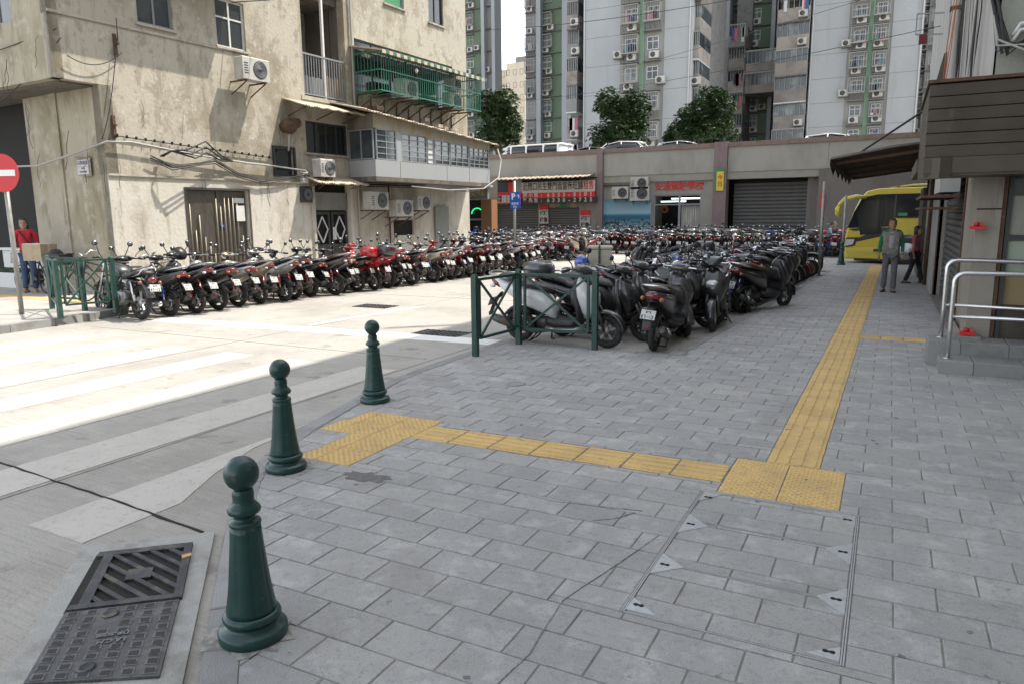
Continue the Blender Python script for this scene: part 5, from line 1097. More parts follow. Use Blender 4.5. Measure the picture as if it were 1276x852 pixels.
# --- green towers
def green_tower(label, Y, colsp, py0, pitch, H_, seed, depth=12, xpy=90):
    T = Tower('tower_block', label, Y, seed); r = T.r
    zt, dz = storeys(Y, py0, pitch, (colsp[0][0]+colsp[-1][1])//2)
    for (pa, pb, kind, off) in colsp:
        a, b = X(pa, Y+off, xpy), X(pb, Y+off, xpy); yf = Y+off
        m = {'green': 't_green', 'col': 't_col', 'grey': 't_grey', 'dark': 't_trim', 'bay': 't_grey'}[kind]
        T.box('wall', a, b-.004, yf, Y+depth+r.random()*.2, 0, H_, m)
        k = -2
        while True:
            z = zt-dz*k; k += 1
            if z < 2.5: break
            if kind == 'col': continue
            W = b-a
            if kind == 'green':
                T.box('slab', a+.02, b-.03, yf-.3, yf-.001, z-.06, z, 't_trim')
                big = W > 3.2; w0 = a+W*.10; w1 = w0+min(1.5, W*.42)
                T.win(w0, w1, z-dz*.66, z-dz*.2, yf, fm='t_white' if r.random() < .5 else 't_cage', cage='t_cage' if r.random() < .6 else None, hood=r.random() < .7)
                if big: T.win(b-W*.26, b-W*.06, z-dz*.66, z-dz*.2, yf, mull=0, fm='t_cage', hood=r.random() < .5)
                if r.random() < .9: T.ac(a+W*r.uniform(.25, .55), z-dz*.95, yf)
                if r.random() < .4: T.ac(b-W*r.uniform(.12, .25), z-dz*.9, yf, .75)
            elif kind == 'grey':
                if W > 1.2: T.win(a+W*.15, b-W*.15, z-dz*.7, z-dz*.2, yf, fm='t_cage', cage='t_cage' if r.random() < .6 else None, hood=False)
                if r.random() < .4: T.ac((a+b)/2, z-dz*.97, yf, .75)
                T.box('slab', a+.02, b-.03, yf-.35, yf-.001, z-.08, z, 't_trim')
            elif kind == 'bay':
                o_ = r.uniform(1.0, 1.6); bz0, bz1 = z-dz*.95, z-dz*.42
                c_ = T.P('balcony', MB().box(a+.05, b-.08, yf-o_, yf-.01, bz0, bz1), 't_bay')
                T.box('slab', a, b-.02, yf-o_-.1, yf-.01, bz0-.12, bz0-.004, 't_trim', c_)
                if r.random() < .72:
                    T.box('pane', a+.12, b-.15, yf-o_+.08, yf-.05, bz1+.004, z-dz*.06, 't_glass', c_)
                    mb = MB(); n = max(2, int(W/.5))
                    for q in range(n+1): xx = a+.05+(b-a-.17)*q/n; mb.box(xx, xx+.04, yf-o_-.01, yf-o_+.05, bz1, z-dz*.05)
                    mb.box(a+.05, b-.08, yf-o_-.02, yf-o_+.03, z-dz*.05, z-dz*.01); T.P('window_frame', mb, 't_cage', c_)
                else:
                    for q in range(3): xx = a+.2+r.random()*(W-.8); T.box('laundry', xx, xx+.35, yf-o_-.15, yf-o_-.11, bz1-.1-r.random()*.6, bz1+.5, r.choice(CLOTH), c_)
                if r.random() < .4: T.ac(a+W*r.uniform(.3, .8), bz0+.2, yf-o_)
    return T
TB = green_tower('green and grey tower with dark windows left of the pale central tower', 87, [(655, 668, 'grey', 1.2), (668, 673.5, 'col', 0), (673.5, 700, 'green', 1.0), (700, 707, 'col', 0), (707, 729, 'dark', 2.5)], 8, 28, 72, 21)
TL = green_tower('narrow green and grey tower seen between the old building and the sky gap', 87, [(572, 580, 'grey', 1.2), (580, 600, 'green', 1.0), (600, 604, 'col', 0), (604, 613, 'grey', .8), (613, 617, 'col', 0)], 8, 28, 72, 22, depth=1.7)
TD = green_tower('green tower with jutting closed balconies between the two pale towers', 88, [(855, 876, 'green', 1.0), (876, 900, 'green', .8), (900, 906.5, 'col', -.3), (906.5, 926, 'grey', 2.0), (926, 932, 'col', -.3), (932, 958, 'green', .6), (958, 963, 'col', -.2), (963, 1012, 'dark', 3)], 5, 27.5, 72, 23)
TF = green_tower('dark sliver of a green tower between the right tower and the white wall', 92, [(1146, 1152, 'green', 1), (1152, 1175, 'grey', 0)], 8, 27, 72, 24)
# balcony stacks on the flanks of the pale towers
def balcony_stack(T, Y, pa, pb, py0, pitch, seed, out=1.5, slant=0.):
    r = random.Random(seed); zt, dz = storeys(Y, py0, pitch, (pa+pb)//2); a, b = X(pa, Y), X(pb, Y); k = -1
    while True:
        z = zt-dz*k; k += 1
        if z < 3: break
        o_ = out*r.uniform(.7, 1.1); y0 = Y+.4; sl = slant*(b-a)
        fr_ = [(a, y0-o_+sl), (b, y0-o_), (b, y0+3), (a, y0+3)]
        m = r.choice(['t_bay', 't_bay', 't_grey', 't_bay']); B_ = T.P('balcony', MB().prism(fr_, z-dz*.98, z-dz*.5), m)
        P_ = lambda u, z_, o2=0: (a+(b-a)*u, y0-o_+sl*(1-u)-o2, z_)
        mb = MB(); n = 6
        for q in range(n+1): mb.bar(P_(q/n, z-dz*.5, -.02), P_(q/n, z-dz*.02, -.02), .045)
        mb.bar(P_(0, z-dz*.02, -.02), P_(1, z-dz*.02, -.02), .08); T.P('window_frame', mb, 't_cage', B_)
        q_ = r.random()
        if q_ < .6: T.P('pane', MB().prism([(x_+(0 if i > 1 else 0), y_+.10 if i < 2 else y_-.1) for i, (x_, y_) in enumerate(fr_)], z-dz*.497, z-dz*.04), 't_glass', B_)
        else:
            T.P('inner_wall', MB().prism([(fr_[0][0], y0+.6), (fr_[1][0], y0+.6), (fr_[2][0], y0+2.9), (fr_[3][0], y0+2.9)], z-dz*.497, z-dz*.04), 't_trim', B_)
            for j in range(4): u = r.uniform(.1, .85); p_ = P_(u, 0, .08); T.box('laundry', p_[0], p_[0]+.3, p_[1]-.03, p_[1]+.01, z-dz*(.6+r.random()*.25), z-dz*.2, r.choice(CLOTH), B_)
        T.P('slab', MB().prism([(fr_[0][0], fr_[0][1]-.12), (fr_[1][0], fr_[1][1]-.12), fr_[2], fr_[3]], z-dz*1.03, z-dz*.984), 't_white' if r.random() < .4 else 't_trim', B_)
        if r.random() < .5: p_ = P_(.8, 0, .0); T.ac(p_[0], z-dz*.9, p_[1]-.02, .8)
    T.P('flank_wall', MB().box(a+.01, b-.01, Y+3.45, Y+10, 0, 60), 't_trim')
balcony_stack(TC, 68, 712, 725, 5, 35, 31, 1.6); balcony_stack(TC, 68, 861, 874, 8, 35, 32, 1.8)
balcony_stack(TE, 79, 968, 1008, -2, 33.5, 33, 2.2, .12); balcony_stack(TD, 84, 908, 928, 60, 28, 34, 1.0)
for k_ in (1, 2):
    z, dz = storeys(84, 5, 28, 940)[0]-storeys(84, 5, 28, 940)[1]*(k_+1), storeys(84, 5, 28, 940)[1]; a, b = X(925, 84), X(966, 84)
    B_ = TD.P('balcony', MB().box(a, b, 84.5, 88.5, z-dz, z-dz*.62), 't_bay', label='wide closed balcony'); TD.P('pane', MB().box(a+.1, b-.1, 84.6, 88.4, z-dz*.617, z-dz*.1), 't_glass', B_); mb = MB()
    for q in range(9): xx = a+(b-a-.06)*q/8; mb.box(xx, xx+.06, 84.48, 84.56, z-dz*.62, z-dz*.1)
    mb.box(a, b, 84.47, 84.57, z-dz*.1, z-dz*.02); TD.P('window_frame', mb, 't_cage', B_)
# --- distant cream tower
TG = Tower('tower_block', 'distant cream tower block in the sky gap', 150, 41); a, b = X(620, 150), X(657, 150); zt = at(640, 80, 150)[1]
TG.box('wall', a, X(634, 150)-.01, 150, 165, 0, zt-1, 't_cream'); TG.box('wall', X(634, 150), b, 149, 165, 0, zt, 't_cream'); TG.box('roof_house', X(640, 150), b, 151, 160, zt, zt+1.6, 't_grey')
for k in range(12):
    for j in range(5): xx = a+1.0+j*1.7; yf = 150 if xx < X(634, 150)-.9 else 149; TG.win(xx, xx+.8, zt-2.6-k*2.7, zt-1.4-k*2.7, yf, mull=0, hood=False, trans=False, fm='t_trim')
# ================================================================ building on the right
M['tile_wall'] = mat('stained_white_wall', (.38, .375, .36), .75, layers=[((.29, .28, .255), 1.2, .48, .62, .3, .7), ((.19, .17, .14), 6, .56, .68, .08, .7)], bump=.1); M['grey_green'] = mat('grey_green_wall', (.33, .335, .29), .9, layers=[((.22, .22, .19), 2, .45, .75, .6, .8)], bump=.3)
M['fascia_brown'] = mat('brown_cladding', (.074, .060, .044), .7, layers=[((.045, .037, .028), 1.6, .45, .7, 1, .8), ((.17, .15, .12), 8, .62, .8, .3, .4)]); M['stone_pier'] = mat('marble_pier', (.28, .255, .22), .5, layers=[((.23, .20, .165), 2.5, .47, .62, .3, .8), ((.13, .095, .06), 8, .56, .68, .15, .7)], bump=.05)
M['granite_step'] = mat('granite_step', (.25, .25, .24), .85, layers=[((.15, .15, .14), 4, .45, .7, 1, .7), ((.1, .1, .1), 130, .6, .8, 1, .5)], bump=.3, bscale=100, rand=.12)
M['door_dark'] = mat('dark_door_panel', (.05, .042, .032), .5, layers=[((.09, .07, .045), 3, .5, .75, 1)]); M['door_tan'] = mat('tan_poster', (.27, .20, .10), .6); M['door_green'] = mat('pale_green_sheet', (.30, .36, .28), .5)
XR = .85; YR = 9.2
rb = thing('apartment_building', 'white walled building on the right with brown clad shop fascia and many loose cables', 'building', (XR, YR, 0))
RB = lambda n, mb, m, p=None, label=None: obj(n, mb, m, p or rb, label, world=True)
WP = lambda u, v, z: (XR-v, u, z)              # west wall: u along +y, v out towards the street (-x)
RB('upper_wall', tr(wall(YR, 23.2, 3.0, 15.0, [(12.6, 13.8, 5.3, 6.9), (15.4, 16.6, 5.3, 6.9), (18.5, 19.7, 5.3, 6.9), (12.6, 13.8, 8.3, 9.9), (15.4, 16.6, 8.3, 9.9), (18.5, 19.7, 8.3, 9.9)], .22), WP), 'tile_wall')
for u in (12.6, 15.4, 18.5):
    for z in (5.3, 8.3): window(rb, lambda a, b, c: (-b, a-YR, c), u, u+1.2, z, z+1.6, 1, fm='frame_grey', sill=False)
RB('lower_wall', tr(wall(YR, 23.2, -.2, 3.0, [(11.1, 16.4, -.3, 2.15)], .22), WP), 'stone_pier')
RB('south_wall', tr(wall(XR, 9, 2.9, 15.0, [(2.0, 3.4, 4.2, 5.8)], .2), lambda u, v, z: (u, YR-.001-v, z)), 'grey_green')
RB('body', MB().box(XR+.35, 9, YR+1.2, 23.1, -.2, 14.9), 'dark'); RB('roof', MB().box(XR-.1, 9.1, YR-.1, 23.3, 15.0, 15.2), 'tile_wall'); RB('end_wall', MB().box(XR+.23, 9, 23.101, 23.2, -.2, 15), 'tile_wall')
RB('rear_wing', MB().box(XR, 9, 23.21, 29.0, 3.45, 15), 'tile_wall'); RB('pier', MB().box(XR-.04, 1.03, YR-.03, YR+.6, -.05, 2.9), 'stone_pier'); RB('joint', MB().box(XR-.045, 1.035, YR-.034, YR-.031, 1.62, 1.635), 'dark'); RB('edge_strip', MB().box(1.031, 1.07, YR-.02, YR+.3, .0, 2.9), 'rust')
# shop door facing the steps
dr = RB('door', MB().box(1.08, 1.12, YR, YR+.06, .2, 2.2).box(1.9, 1.94, YR, YR+.06, .2, 2.2).box(1.12, 1.9, YR, YR+.06, 2.12, 2.2).box(1.12, 1.9, YR, YR+.06, 1.30, 1.35), 'frame_dark')
RB('pane', MB().box(1.121, 1.899, YR+.05, YR+.055, .2, 2.119), 'door_tan', dr); RB('poster', MB().box(1.121, 1.42, YR+.035, YR+.045, .95, 1.295), 'door_green', dr); RB('lower_panel', MB().box(1.121, 1.899, YR+.03, YR+.048, .2, .62), 'door_dark', dr); RB('upper_pane', MB().box(1.121, 1.899, YR+.03, YR+.048, 1.355, 1.6), M['grey_green'], dr); RB('top_pane', MB().box(1.121, 1.899, YR+.03, YR+.048, 1.76, 2.119), 'glass', dr)
t = text('lettering', 'PHILIPS', .085, (1.45, YR+.028, 1.66), rb, 'board_black', bold=.002); t.location = (-XR, -YR, 0)
RB('name_band', MB().box(1.121, 1.899, YR+.031, YR+.049, 1.601, 1.759), 'grey_green', dr)
RB('side_wall', MB().box(1.95, 9, YR, YR+.2, -.05, 2.9), 'grey_green')
for k in range(5): RB('shutter_box_slat', MB().box(1.072, 1.95, YR-.03+.004*(k % 2), YR+.02, 2.21+k*.13, 2.33+k*.13), 'shutter')
M['rust_orange'] = mat('orange_sheath', (.38, .10, .03), .6)
sh_ = shutter(rb, 0, 5.3, 0, -.02, 2.12, .105, place=lambda a, b, c: (XR+.10+b, 11.1+a, c))
RB('shutter_rail', MB().box(XR-.02, XR+.05, 11.02, 11.10, 0, 2.2).box(XR-.02, XR+.05, 16.4, 16.48, 0, 2.2), 'rust')
RB('pilaster', MB().box(XR-.05, XR-.001, 16.5, 18.2, 0, 2.6), 'tile_wall'); RB('plinth', MB().box(XR-.08, XR-.045, YR-.02, 11.0, 0, .25), 'stone_pier')
for yy, r_, m_ in ((18.6, .04, 'rust'), (19.2, .05, 'wire_grey'), (20.2, .05, 'wire')): RB('pipe', MB().tube([(XR-.07, yy, 0), (XR-.07, yy, 2.8)], r_, 8), m_)
for yy in (18.5,): RB('cabinet', MB().box(XR-.16, XR, 20.6, 23, 0, 2.2), 'door_dark')
nb = thing('apartment_building', 'tall neighbouring block south of the brown fascia, beyond the right edge of the view', 'building', (1.75, -4, 0))
obj('wall', MB().box(1.75, 9, -16, 8.0, 0, 17.6), 'grey_green', nb, world=True); obj('upper_wall', MB().box(1.75, 8.9, 8.001, 9.19, 4.0, 17.5).box(1.75, 8.9, 9.19, 10.6, 15.21, 17.5), 'grey_green', nb, world=True)  # unseen mass shading the foreground; upper pieces added to close sun leaks
for y_ in (-12, -8, -4, 0, 4): 
    for z_ in (4.5, 7.5, 10.5): obj('window', MB().box(1.70, 1.749, y_, y_+1.4, z_, z_+1.5), 'glass', nb, world=True)
b3 = thing('apartment_building', 'tall block on the far right behind the coach, outside the view', 'building', (6, 30, 0))
obj('wall', MB().box(2.4, 14, 31.0, 33.6, 0, 26.5), 'grey_green', b3, world=True)  # unseen block, added so that its shadow covers the ground by the coach
for y_ in (5, 8, 11): obj('window', MB().box(2.36, 2.399, 31.5, 33, y_, y_+1.5), 'glass', b3, world=True)
# clad fascia
fb = thing('shop_fascia', 'deep brown fascia of horizontal metal boards over the shop entrance', 'fascia', (XR, 8.5, 2.0))
FBx = lambda n, mb, m, p=None: obj(n, mb, m, p or fb, world=True)
FBx('core', MB().box(.30, 4.4, 8.56, YR-.05, 2.06, 2.80), 'dark'); FBx('core', MB().box(.30, XR-.002, YR-.049, 10.6, 2.06, 2.80), 'dark')
for k in range(6):
    z0 = 2.14+k*.117; FBx('board', MB().add([(.262, 8.52, z0), (4.5, 8.52, z0), (4.5, 8.50, z0+.105), (.262, 8.50, z0+.105), (4.5, 8.555, z0+.112), (.262, 8.555, z0+.112), (.262, 8.555, z0-.003), (4.5, 8.555, z0-.003)], [(0, 1, 2, 3), (3, 2, 4, 5), (6, 7, 1, 0), (0, 3, 5, 6), (1, 7, 4, 2)]), 'fascia_brown')
    FBx('board', MB().box(.262, .30, 8.56, 10.6, z0, z0+.108), 'fascia_brown')
FBx('cap', MB().box(.24, 4.5, 8.47, YR+.3, 2.845, 2.875), 'rust'); FBx('cap', MB().box(.24, XR-.002, YR+.301, 10.65, 2.845, 2.875), 'rust')
FBx('lower_band', MB().box(.262, 4.5, 8.51, YR-.06, 1.98, 2.135), 'fascia_brown'); FBx('soffit', MB().box(.27, 4.5, 8.53, YR-.001, 1.955, 1.979), 'door_dark')
FBx('corner_skirt', MB().prism([(.22, 8.62), (.40, 8.44), (.50, 8.50), (.30, 8.75)], 1.93, 2.13), 'fascia_brown'); FBx('side_skirt', MB().box(.20, .261, 8.63, 10.6, 2.0, 2.135), 'fascia_brown')
# incense shelves
for lb, z, y_ in (('small red incense shelf fixed to the stone pier', 1.42, 9.06), ('red incense box at the foot of the stone pier', .30, 9.06)):
    t = thing('incense_shelf', lb, 'shrine', (XR-.02, y_, z)); obj('shelf', MB().box(-.08, .06, -.06, .06, 0, .03, .004), 'board_red', t); obj('cup', MB().lathe([(.025, .03), (.030, .07), (.024, .07), (.02, .05)], (-.02, 0, 0), 14), 'sign_red', t); obj('paper', MB().box(.015, .045, -.02, .01, .031, .075), 'rust_orange', t)
one('plinth_block', MB().box(-.13, .11, -.12, .12, 0, .13, .006), 'granite_step', 'small stone block under the red incense box', 'block', loc=(XR-.02, 9.06, .165))
# steps
st = thing('steps', 'two low grey granite steps in front of the shop door', 'steps', (.5, 8.4, 0))
for (x0, y0, y1, z0, z1) in ((.54, 8.33, 8.74, -.02, .135), (.45, 8.74, 9.17, -.02, .265)):
    k = 0; x = x0
    while x < 4: w_ = .42 if k else .30; obj('stone', MB().box(x, x+w_-.006, y0, y1-.004, z0, z1, .008), 'granite_step', st, world=True); x += w_; k += 1
obj('joint_bed', MB().box(.56, 4, 8.35, 8.735, -.02, .12).box(.47, 4, 8.76, 9.165, -.02, .25), 'joint', st, world=True)
hr = thing('handrail', 'polished steel handrail of two looped tubes on the granite steps', 'handrail', (.6, 8.5, .13))
def loop(y, x0, zb, zt, zm, d):
    pts = [(x0, y, zb)]+[(x0, y, z) for z in (zb+.3, zt-.16)]
    for k in range(1, 7): a = math.pi/2*k/6; pts.append((x0+.10*(1-math.cos(a)), y, zt-.10+.10*math.sin(a)))
    pts += [(x0+1.0, y, zt+d*.3), (x0+3.2, y, zt+d)]
    obj('top_tube', MB().tube(pts, .0235, 14), 'steel', hr, world=True); obj('mid_tube', MB().tube([(x0+.02, y, zm), (x0+3.2, y, zm+d)], .017, 12), 'steel', hr, world=True); obj('flange', MB().lathe([(.042, 0), (.042, .006), (.027, .01)], (x0, y, zb), 18), 'steel', hr, world=True)
    obj('post', MB().tube([(x0+2.4, y, zb), (x0+2.4, y, zt)], .0235, 12), 'steel', hr, world=True)
loop(8.46, .615, .136, 1.00, .56, .0); loop(8.98, .575, .266, 1.10, .62, -.06)
# awning further along
aw = thing('awning', 'dark sagging corrugated awning over the far pavement', 'awning', (XR, 17, 2.6)); M['aw_dark'] = mat('dark_awning', (.085, .070, .058), .8, layers=[((.04, .035, .03), 4, .5, .75, 1), ((.16, .11, .08), 9, .62, .8, 1, .6)])
obj('sheet', corrugated(14.6, 23.0, .0, 1.88, 2.82, 2.62, lambda u, v, z: (XR-v, u, z-(.10*max(0, (v-1.3)))), pitch=.16, amp=.03), 'aw_dark', aw, world=True)
for y_ in (14.9, 17.2, 19.5, 21.8): obj('rib', MB().bar((XR-.02, y_, 2.72), (XR-1.8, y_, 2.50), .05), 'rust', aw, world=True)
obj('ragged_edge', tr(MB().add([(y_/2+14.6, 0, 0) for y_ in range(17)]+[(y_/2+14.6, 0, -.12-.07*((y_*7) % 3)) for y_ in range(17)], [(k, k+1, 17+k+1, 17+k) for k in range(16)]), lambda a, b, c: (XR-1.89, a, 2.57+c)), 'aw_dark', aw, world=True)
obj('strut', MB().tube([(XR-.03, 14.5, 3.6), (XR-1.5, 16.5, 2.78)], .02, 6), 'wire', aw, world=True)
hb = thing('hanging_box', 'grey metal duct box hanging under the dark awning by the wall', 'box', (XR-.3, 12.8, 2.0)); obj('case', MB().box(.05, .299, -.6, .9, -.12, .62, .01), 'tile_wall', hb); obj('tray', MB().box(-.18, .295, -.7, 1.6, -.2, -.16), 'rust', hb); obj('tray', MB().box(-.18, .295, -.7, 1.6, -.36, -.33), 'rust', hb)
ob_ = thing('roof_canopy', 'ochre panel with a white corrugated cap beyond the dark awning', 'canopy', (.5, 30, 4)); xa, xb = at(1080, 195, 30)[0], at(1150, 195, 30)[0]; z1, z0 = at(1110, 189, 30)[1], at(1110, 203, 30)[1]
obj('panel', MB().box(xa, xb, 30, 30.1, z0, z1-.12), mat('ochre_panel', (.38, .23, .08), .7), ob_, world=True); obj('cap', corrugated(xa, xb, -.3, .6, z1-.05, z1-.02, lambda u, v, z: (u, 30+v, z), pitch=.2, amp=.03), 'panel_white', ob_, world=True); obj('support', MB().box(xa+.2, xa+.3, 30.101, 34, z0+.1, z0+.2).box(xb-.3, xb-.2, 30.101, 34, z0+.1, z0+.2), 'rust', ob_, world=True)
# clutter on the upper wall
pt = thing('drain_pipe', 'white vertical drain pipe on the upper right wall', 'pipe', (XR-.1, 15.2, 3.0)); obj('pipe', MB().tube([(0, 0, -.1), (0, 0, 14)], .07, 10), 'white_metal', pt)
for k in range(6): obj('clamp', MB().box(-.09, .099, -.09, .09, .4+k*1.6, .46+k*1.6), 'rust', pt)
rnd = random.Random(31)
for k in range(15):
    y_ = rnd.choice([11.2, 12.1, 13.4, 13.9, 14.3, 17.3, 18.3]) + rnd.uniform(-.15, .15); pts = [Vector((XR-.04-rnd.random()*.05, y_, 9.5))]
    while pts[-1].z > 3.2: pts.append(pts[-1]+Vector((rnd.uniform(-.02, .02), rnd.uniform(-.10, .10), -rnd.uniform(.3, .7)))); pts[-1].x = min(XR-.03, pts[-1].x)
    cable('black cable running down the upper white wall', pts, rnd.choice([.008, .012, .018]), rnd.choice(['wire', 'wire', 'wire_grey']), group='cables on the right wall', n=5)
for k in range(3):
    pts = [Vector((XR-.08, 13.7+k*.07, 7.0))]
    while pts[-1].z > 3.6: pts.append(pts[-1]+Vector((rnd.uniform(-.02, .0), rnd.uniform(-.09, .09), -rnd.uniform(.12, .3))))
    cable('orange cable tangled on the upper white wall', pts, .006, 'rust_orange', group='orange cables on the right wall', n=5)
for k in range(9):
    pts = [Vector((XR-.06-.02*k, YR-.05-.03*(k % 4), 6.5))]; tgt = Vector((.62+.05*k, YR-.12-.05*(k % 3), 3.2+.03*k))
    for q in range(1, 9): pts.append(pts[0].lerp(Vector((XR-.1, YR-.1, 3.5)), q/9)+Vector((rnd.uniform(-.03, .03), rnd.uniform(-.04, .02), 0)))
    pts += [Vector((XR-.02+.05*(k % 3), YR-.16, 3.3-.02*k)), Vector((1.15, YR-.22, 3.12+.03*k)), Vector((1.7, YR-.2, 3.06+.05*(k % 5))), Vector((3.2, YR-.15, 3.1+.05*k))]
    cable('cable of the thick tangle at the building corner above the brown fascia', pts, rnd.choice([.010, .014, .018]), rnd.choice(['wire', 'wire', 'wire_grey']), group='corner cable tangle on the right building', n=5)
for z, r_ in ((3.46, .022), (3.40, .022)): cable('pale conduit running right along the grey-green wall', [Vector((XR+.12, YR-.08, z-.12)), Vector((XR+.17, YR-.08, z-.02)), Vector((XR+.3, YR-.08, z)), Vector((4, YR-.08, z+.02))], r_, 'white_metal', group='pale conduits above the brown fascia')
sg = thing('wall_sign', 'narrow dark sign plate leaning out from the white wall above the fascia', 'sign', (XR-.2, 16.8, 3.9)); obj('plate', MB().add([(.18, 0, -.3), (-.12, 0, -.2), (.05, 0, .7), (.18, 0, .75), (.18, .05, -.3), (-.12, .05, -.2), (.05, .05, .7), (.18, .05, .75)], [(0, 1, 2, 3), (7, 6, 5, 4), (0, 4, 5, 1), (1, 5, 6, 2), (2, 6, 7, 3), (3, 7, 4, 0)]), 'door_dark', sg)
M['cloth_maroon'] = mat('maroon_cloth', (.14, .02, .03), .9)
lr = thing('clothes_rack', 'metal drying frame with a red cloth sticking out from the white wall', 'rack', (XR, 22, 6.0)); obj('frame', MB().bar((0, 0, 0), (-.6, 0, .05), .03).bar((0, 0, .5), (-.6, 0, .55), .03).bar((-.6, 0, .05), (-.6, 0, .55), .03), 'frame_grey', lr); obj('cloth', MB().box(-.52, -.36, -.03, 0, -.2, .04), 'cloth_maroon', lr)
# overhead wires across the street
def wire(label, a, b, d, r=.012): cable(label, sag(a, b, d, 24), r, 'wire', 'overhead wires across the street')
wire('lowest overhead wire from the old building across the towers', fp(3.3, .1, 6.55), (XR-.05, 20, 8.6), .35, .011)
wire('second overhead wire meeting the white wall on the right', (-13.4, 24, 8.2), (XR-.05, 21, 7.6), .3, .009); wire('thin overhead wire in front of the pale towers', (-24, 45, 9.2), (XR-.05, 22.5, 6.3), .3, .009); wire('thinnest sloping overhead wire in front of the central tower', (-14, 40, 9.5), (3, 30, 9.9), .1, .009)
# ================================================================ motor scooters
PAINT = {n: mat('paint_'+n, c, r_, m_, coat=.8) for n, c, r_, m_ in (('black', (.016, .016, .018), .28, 0), ('charcoal', (.045, .045, .048), .32, .2), ('silver', (.36, .36, .36), .32, .5), ('white', (.62, .62, .62), .3, 0), ('red', (.40, .012, .018), .25, 0), ('blue', (.012, .07, .36), .28, 0), ('maroon', (.14, .015, .02), .3, 0), ('champagne', (.40, .36, .29), .32, .4), ('orange', (.45, .12, .02), .3, 0), ('pink', (.5, .1, .25), .3, 0), ('navy', (.02, .03, .08), .3, 0))}
WB, WR = 1.20, .215
def wheel(root, x, spokes=5, r=WR, w_=.046, rim='dark_metal'):
    h = obj('wheel', MB().lathe([(r*.70, -.028), (r*.74, -.024), (r*.70, -.014), (r*.70, .014), (r*.74, .024), (r*.70, .028)], (x, 0, r), 22, 'y', cap=False), rim, root)
    obj('tyre', MB().torus((x, 0, r), r-w_, w_, 22, 8), 'rubber', h)
    mb = MB()
    for k in range(spokes): a = 2*math.pi*k/spokes+.3; mb.bar((x+.03*math.cos(a), 0, r+.03*math.sin(a)), (x+r*.71*math.cos(a), 0, r+r*.71*math.sin(a)), .022, .03)
    mb.lathe([(.045, -.05), (.05, -.03), (.05, .03), (.045, .05)], (x, 0, r), 12, 'y'); obj('spokes', mb, rim, h)
    obj('brake_disc', MB().lathe([(.095, .035), (.095, .04)], (x, 0, r), 16, 'y'), 'alu', h)
    return h
def arc_fender(x, z, r, a0, a1, hw, th=.012, n=9):
    rr = []
    for k in range(n):
        a = R(a0+(a1-a0)*k/(n-1)); c, s = math.cos(a), math.sin(a)
        rr.append([(x+(r+o)*c, y, z+(r+o)*s) for y, o in ((-hw, -.03), (-hw*.8, .0), (0, .012), (hw*.8, 0), (hw, -.03), (hw*.75, -.012-th), (0, -th), (-hw*.75, -.012-th))])
    return MB().rings(rr)
def mirror(root, s, x=.90, z=1.0, h=.13, out=.30, rnd_=False):
    m_ = obj('mirror', MB().tube([(x, s*.17, z-.03), (x+.01, s*.22, z+.05), (x-.01, s*out, z+h)], .0075, 6), 'black', root)
    obj('mirror_shell', MB().ell((x, s*(out+.02), z+h+.025), (.018, .052, .036 if not rnd_ else .045), 12, 6), 'black', m_)
    obj('mirror_glass', MB().lathe([(.001, 0), (.038, 0), (.038, -.003), (.001, -.003)], (x-.021, s*(out+.02), z+h+.025), 14, 'x'), 'mirror', m_)
def plate(root, x=-.37, z=.50, tilt=.35, w_=.175, h=.11):
    f = lambda y, z_, d: (x-d*math.cos(tilt)-z_*math.sin(tilt)*-1, y, z+z_*math.cos(tilt)-d*math.sin(tilt)*1)
    mb = MB().add([f(y, z_, d) for d in (0, .006) for y, z_ in ((-w_/2, -h/2), (w_/2, -h/2), (w_/2, h/2), (-w_/2, h/2))], [(0, 1, 2, 3), (7, 6, 5, 4), (0, 4, 5, 1), (1, 5, 6, 2), (2, 6, 7, 3), (3, 7, 4, 0)])
    p = obj('number_plate', mb, 'plate', root); mk = MB()
    for (a, b, c, d) in ((-.03, -.012, .018, .045), (-.005, .03, .036, .045), (.018, .03, .018, .035), (-.075, -.06, -.045, -.005), (-.05, -.025, -.012, -.004), (-.035, -.025, -.045, -.013), (-.01, .008, -.028, -.02), (.022, .028, -.045, -.005), (.04, .065, -.045, -.037), (.055, .065, -.036, -.005), (.04, .054, -.012, -.005)):
        mk.add([f(-q, z_, .0075) for q, z_ in ((a, c), (b, c), (b, d), (a, d))], [(0, 1, 2, 3)])
    obj('plate_marks', mk, 'plate_ink', p)
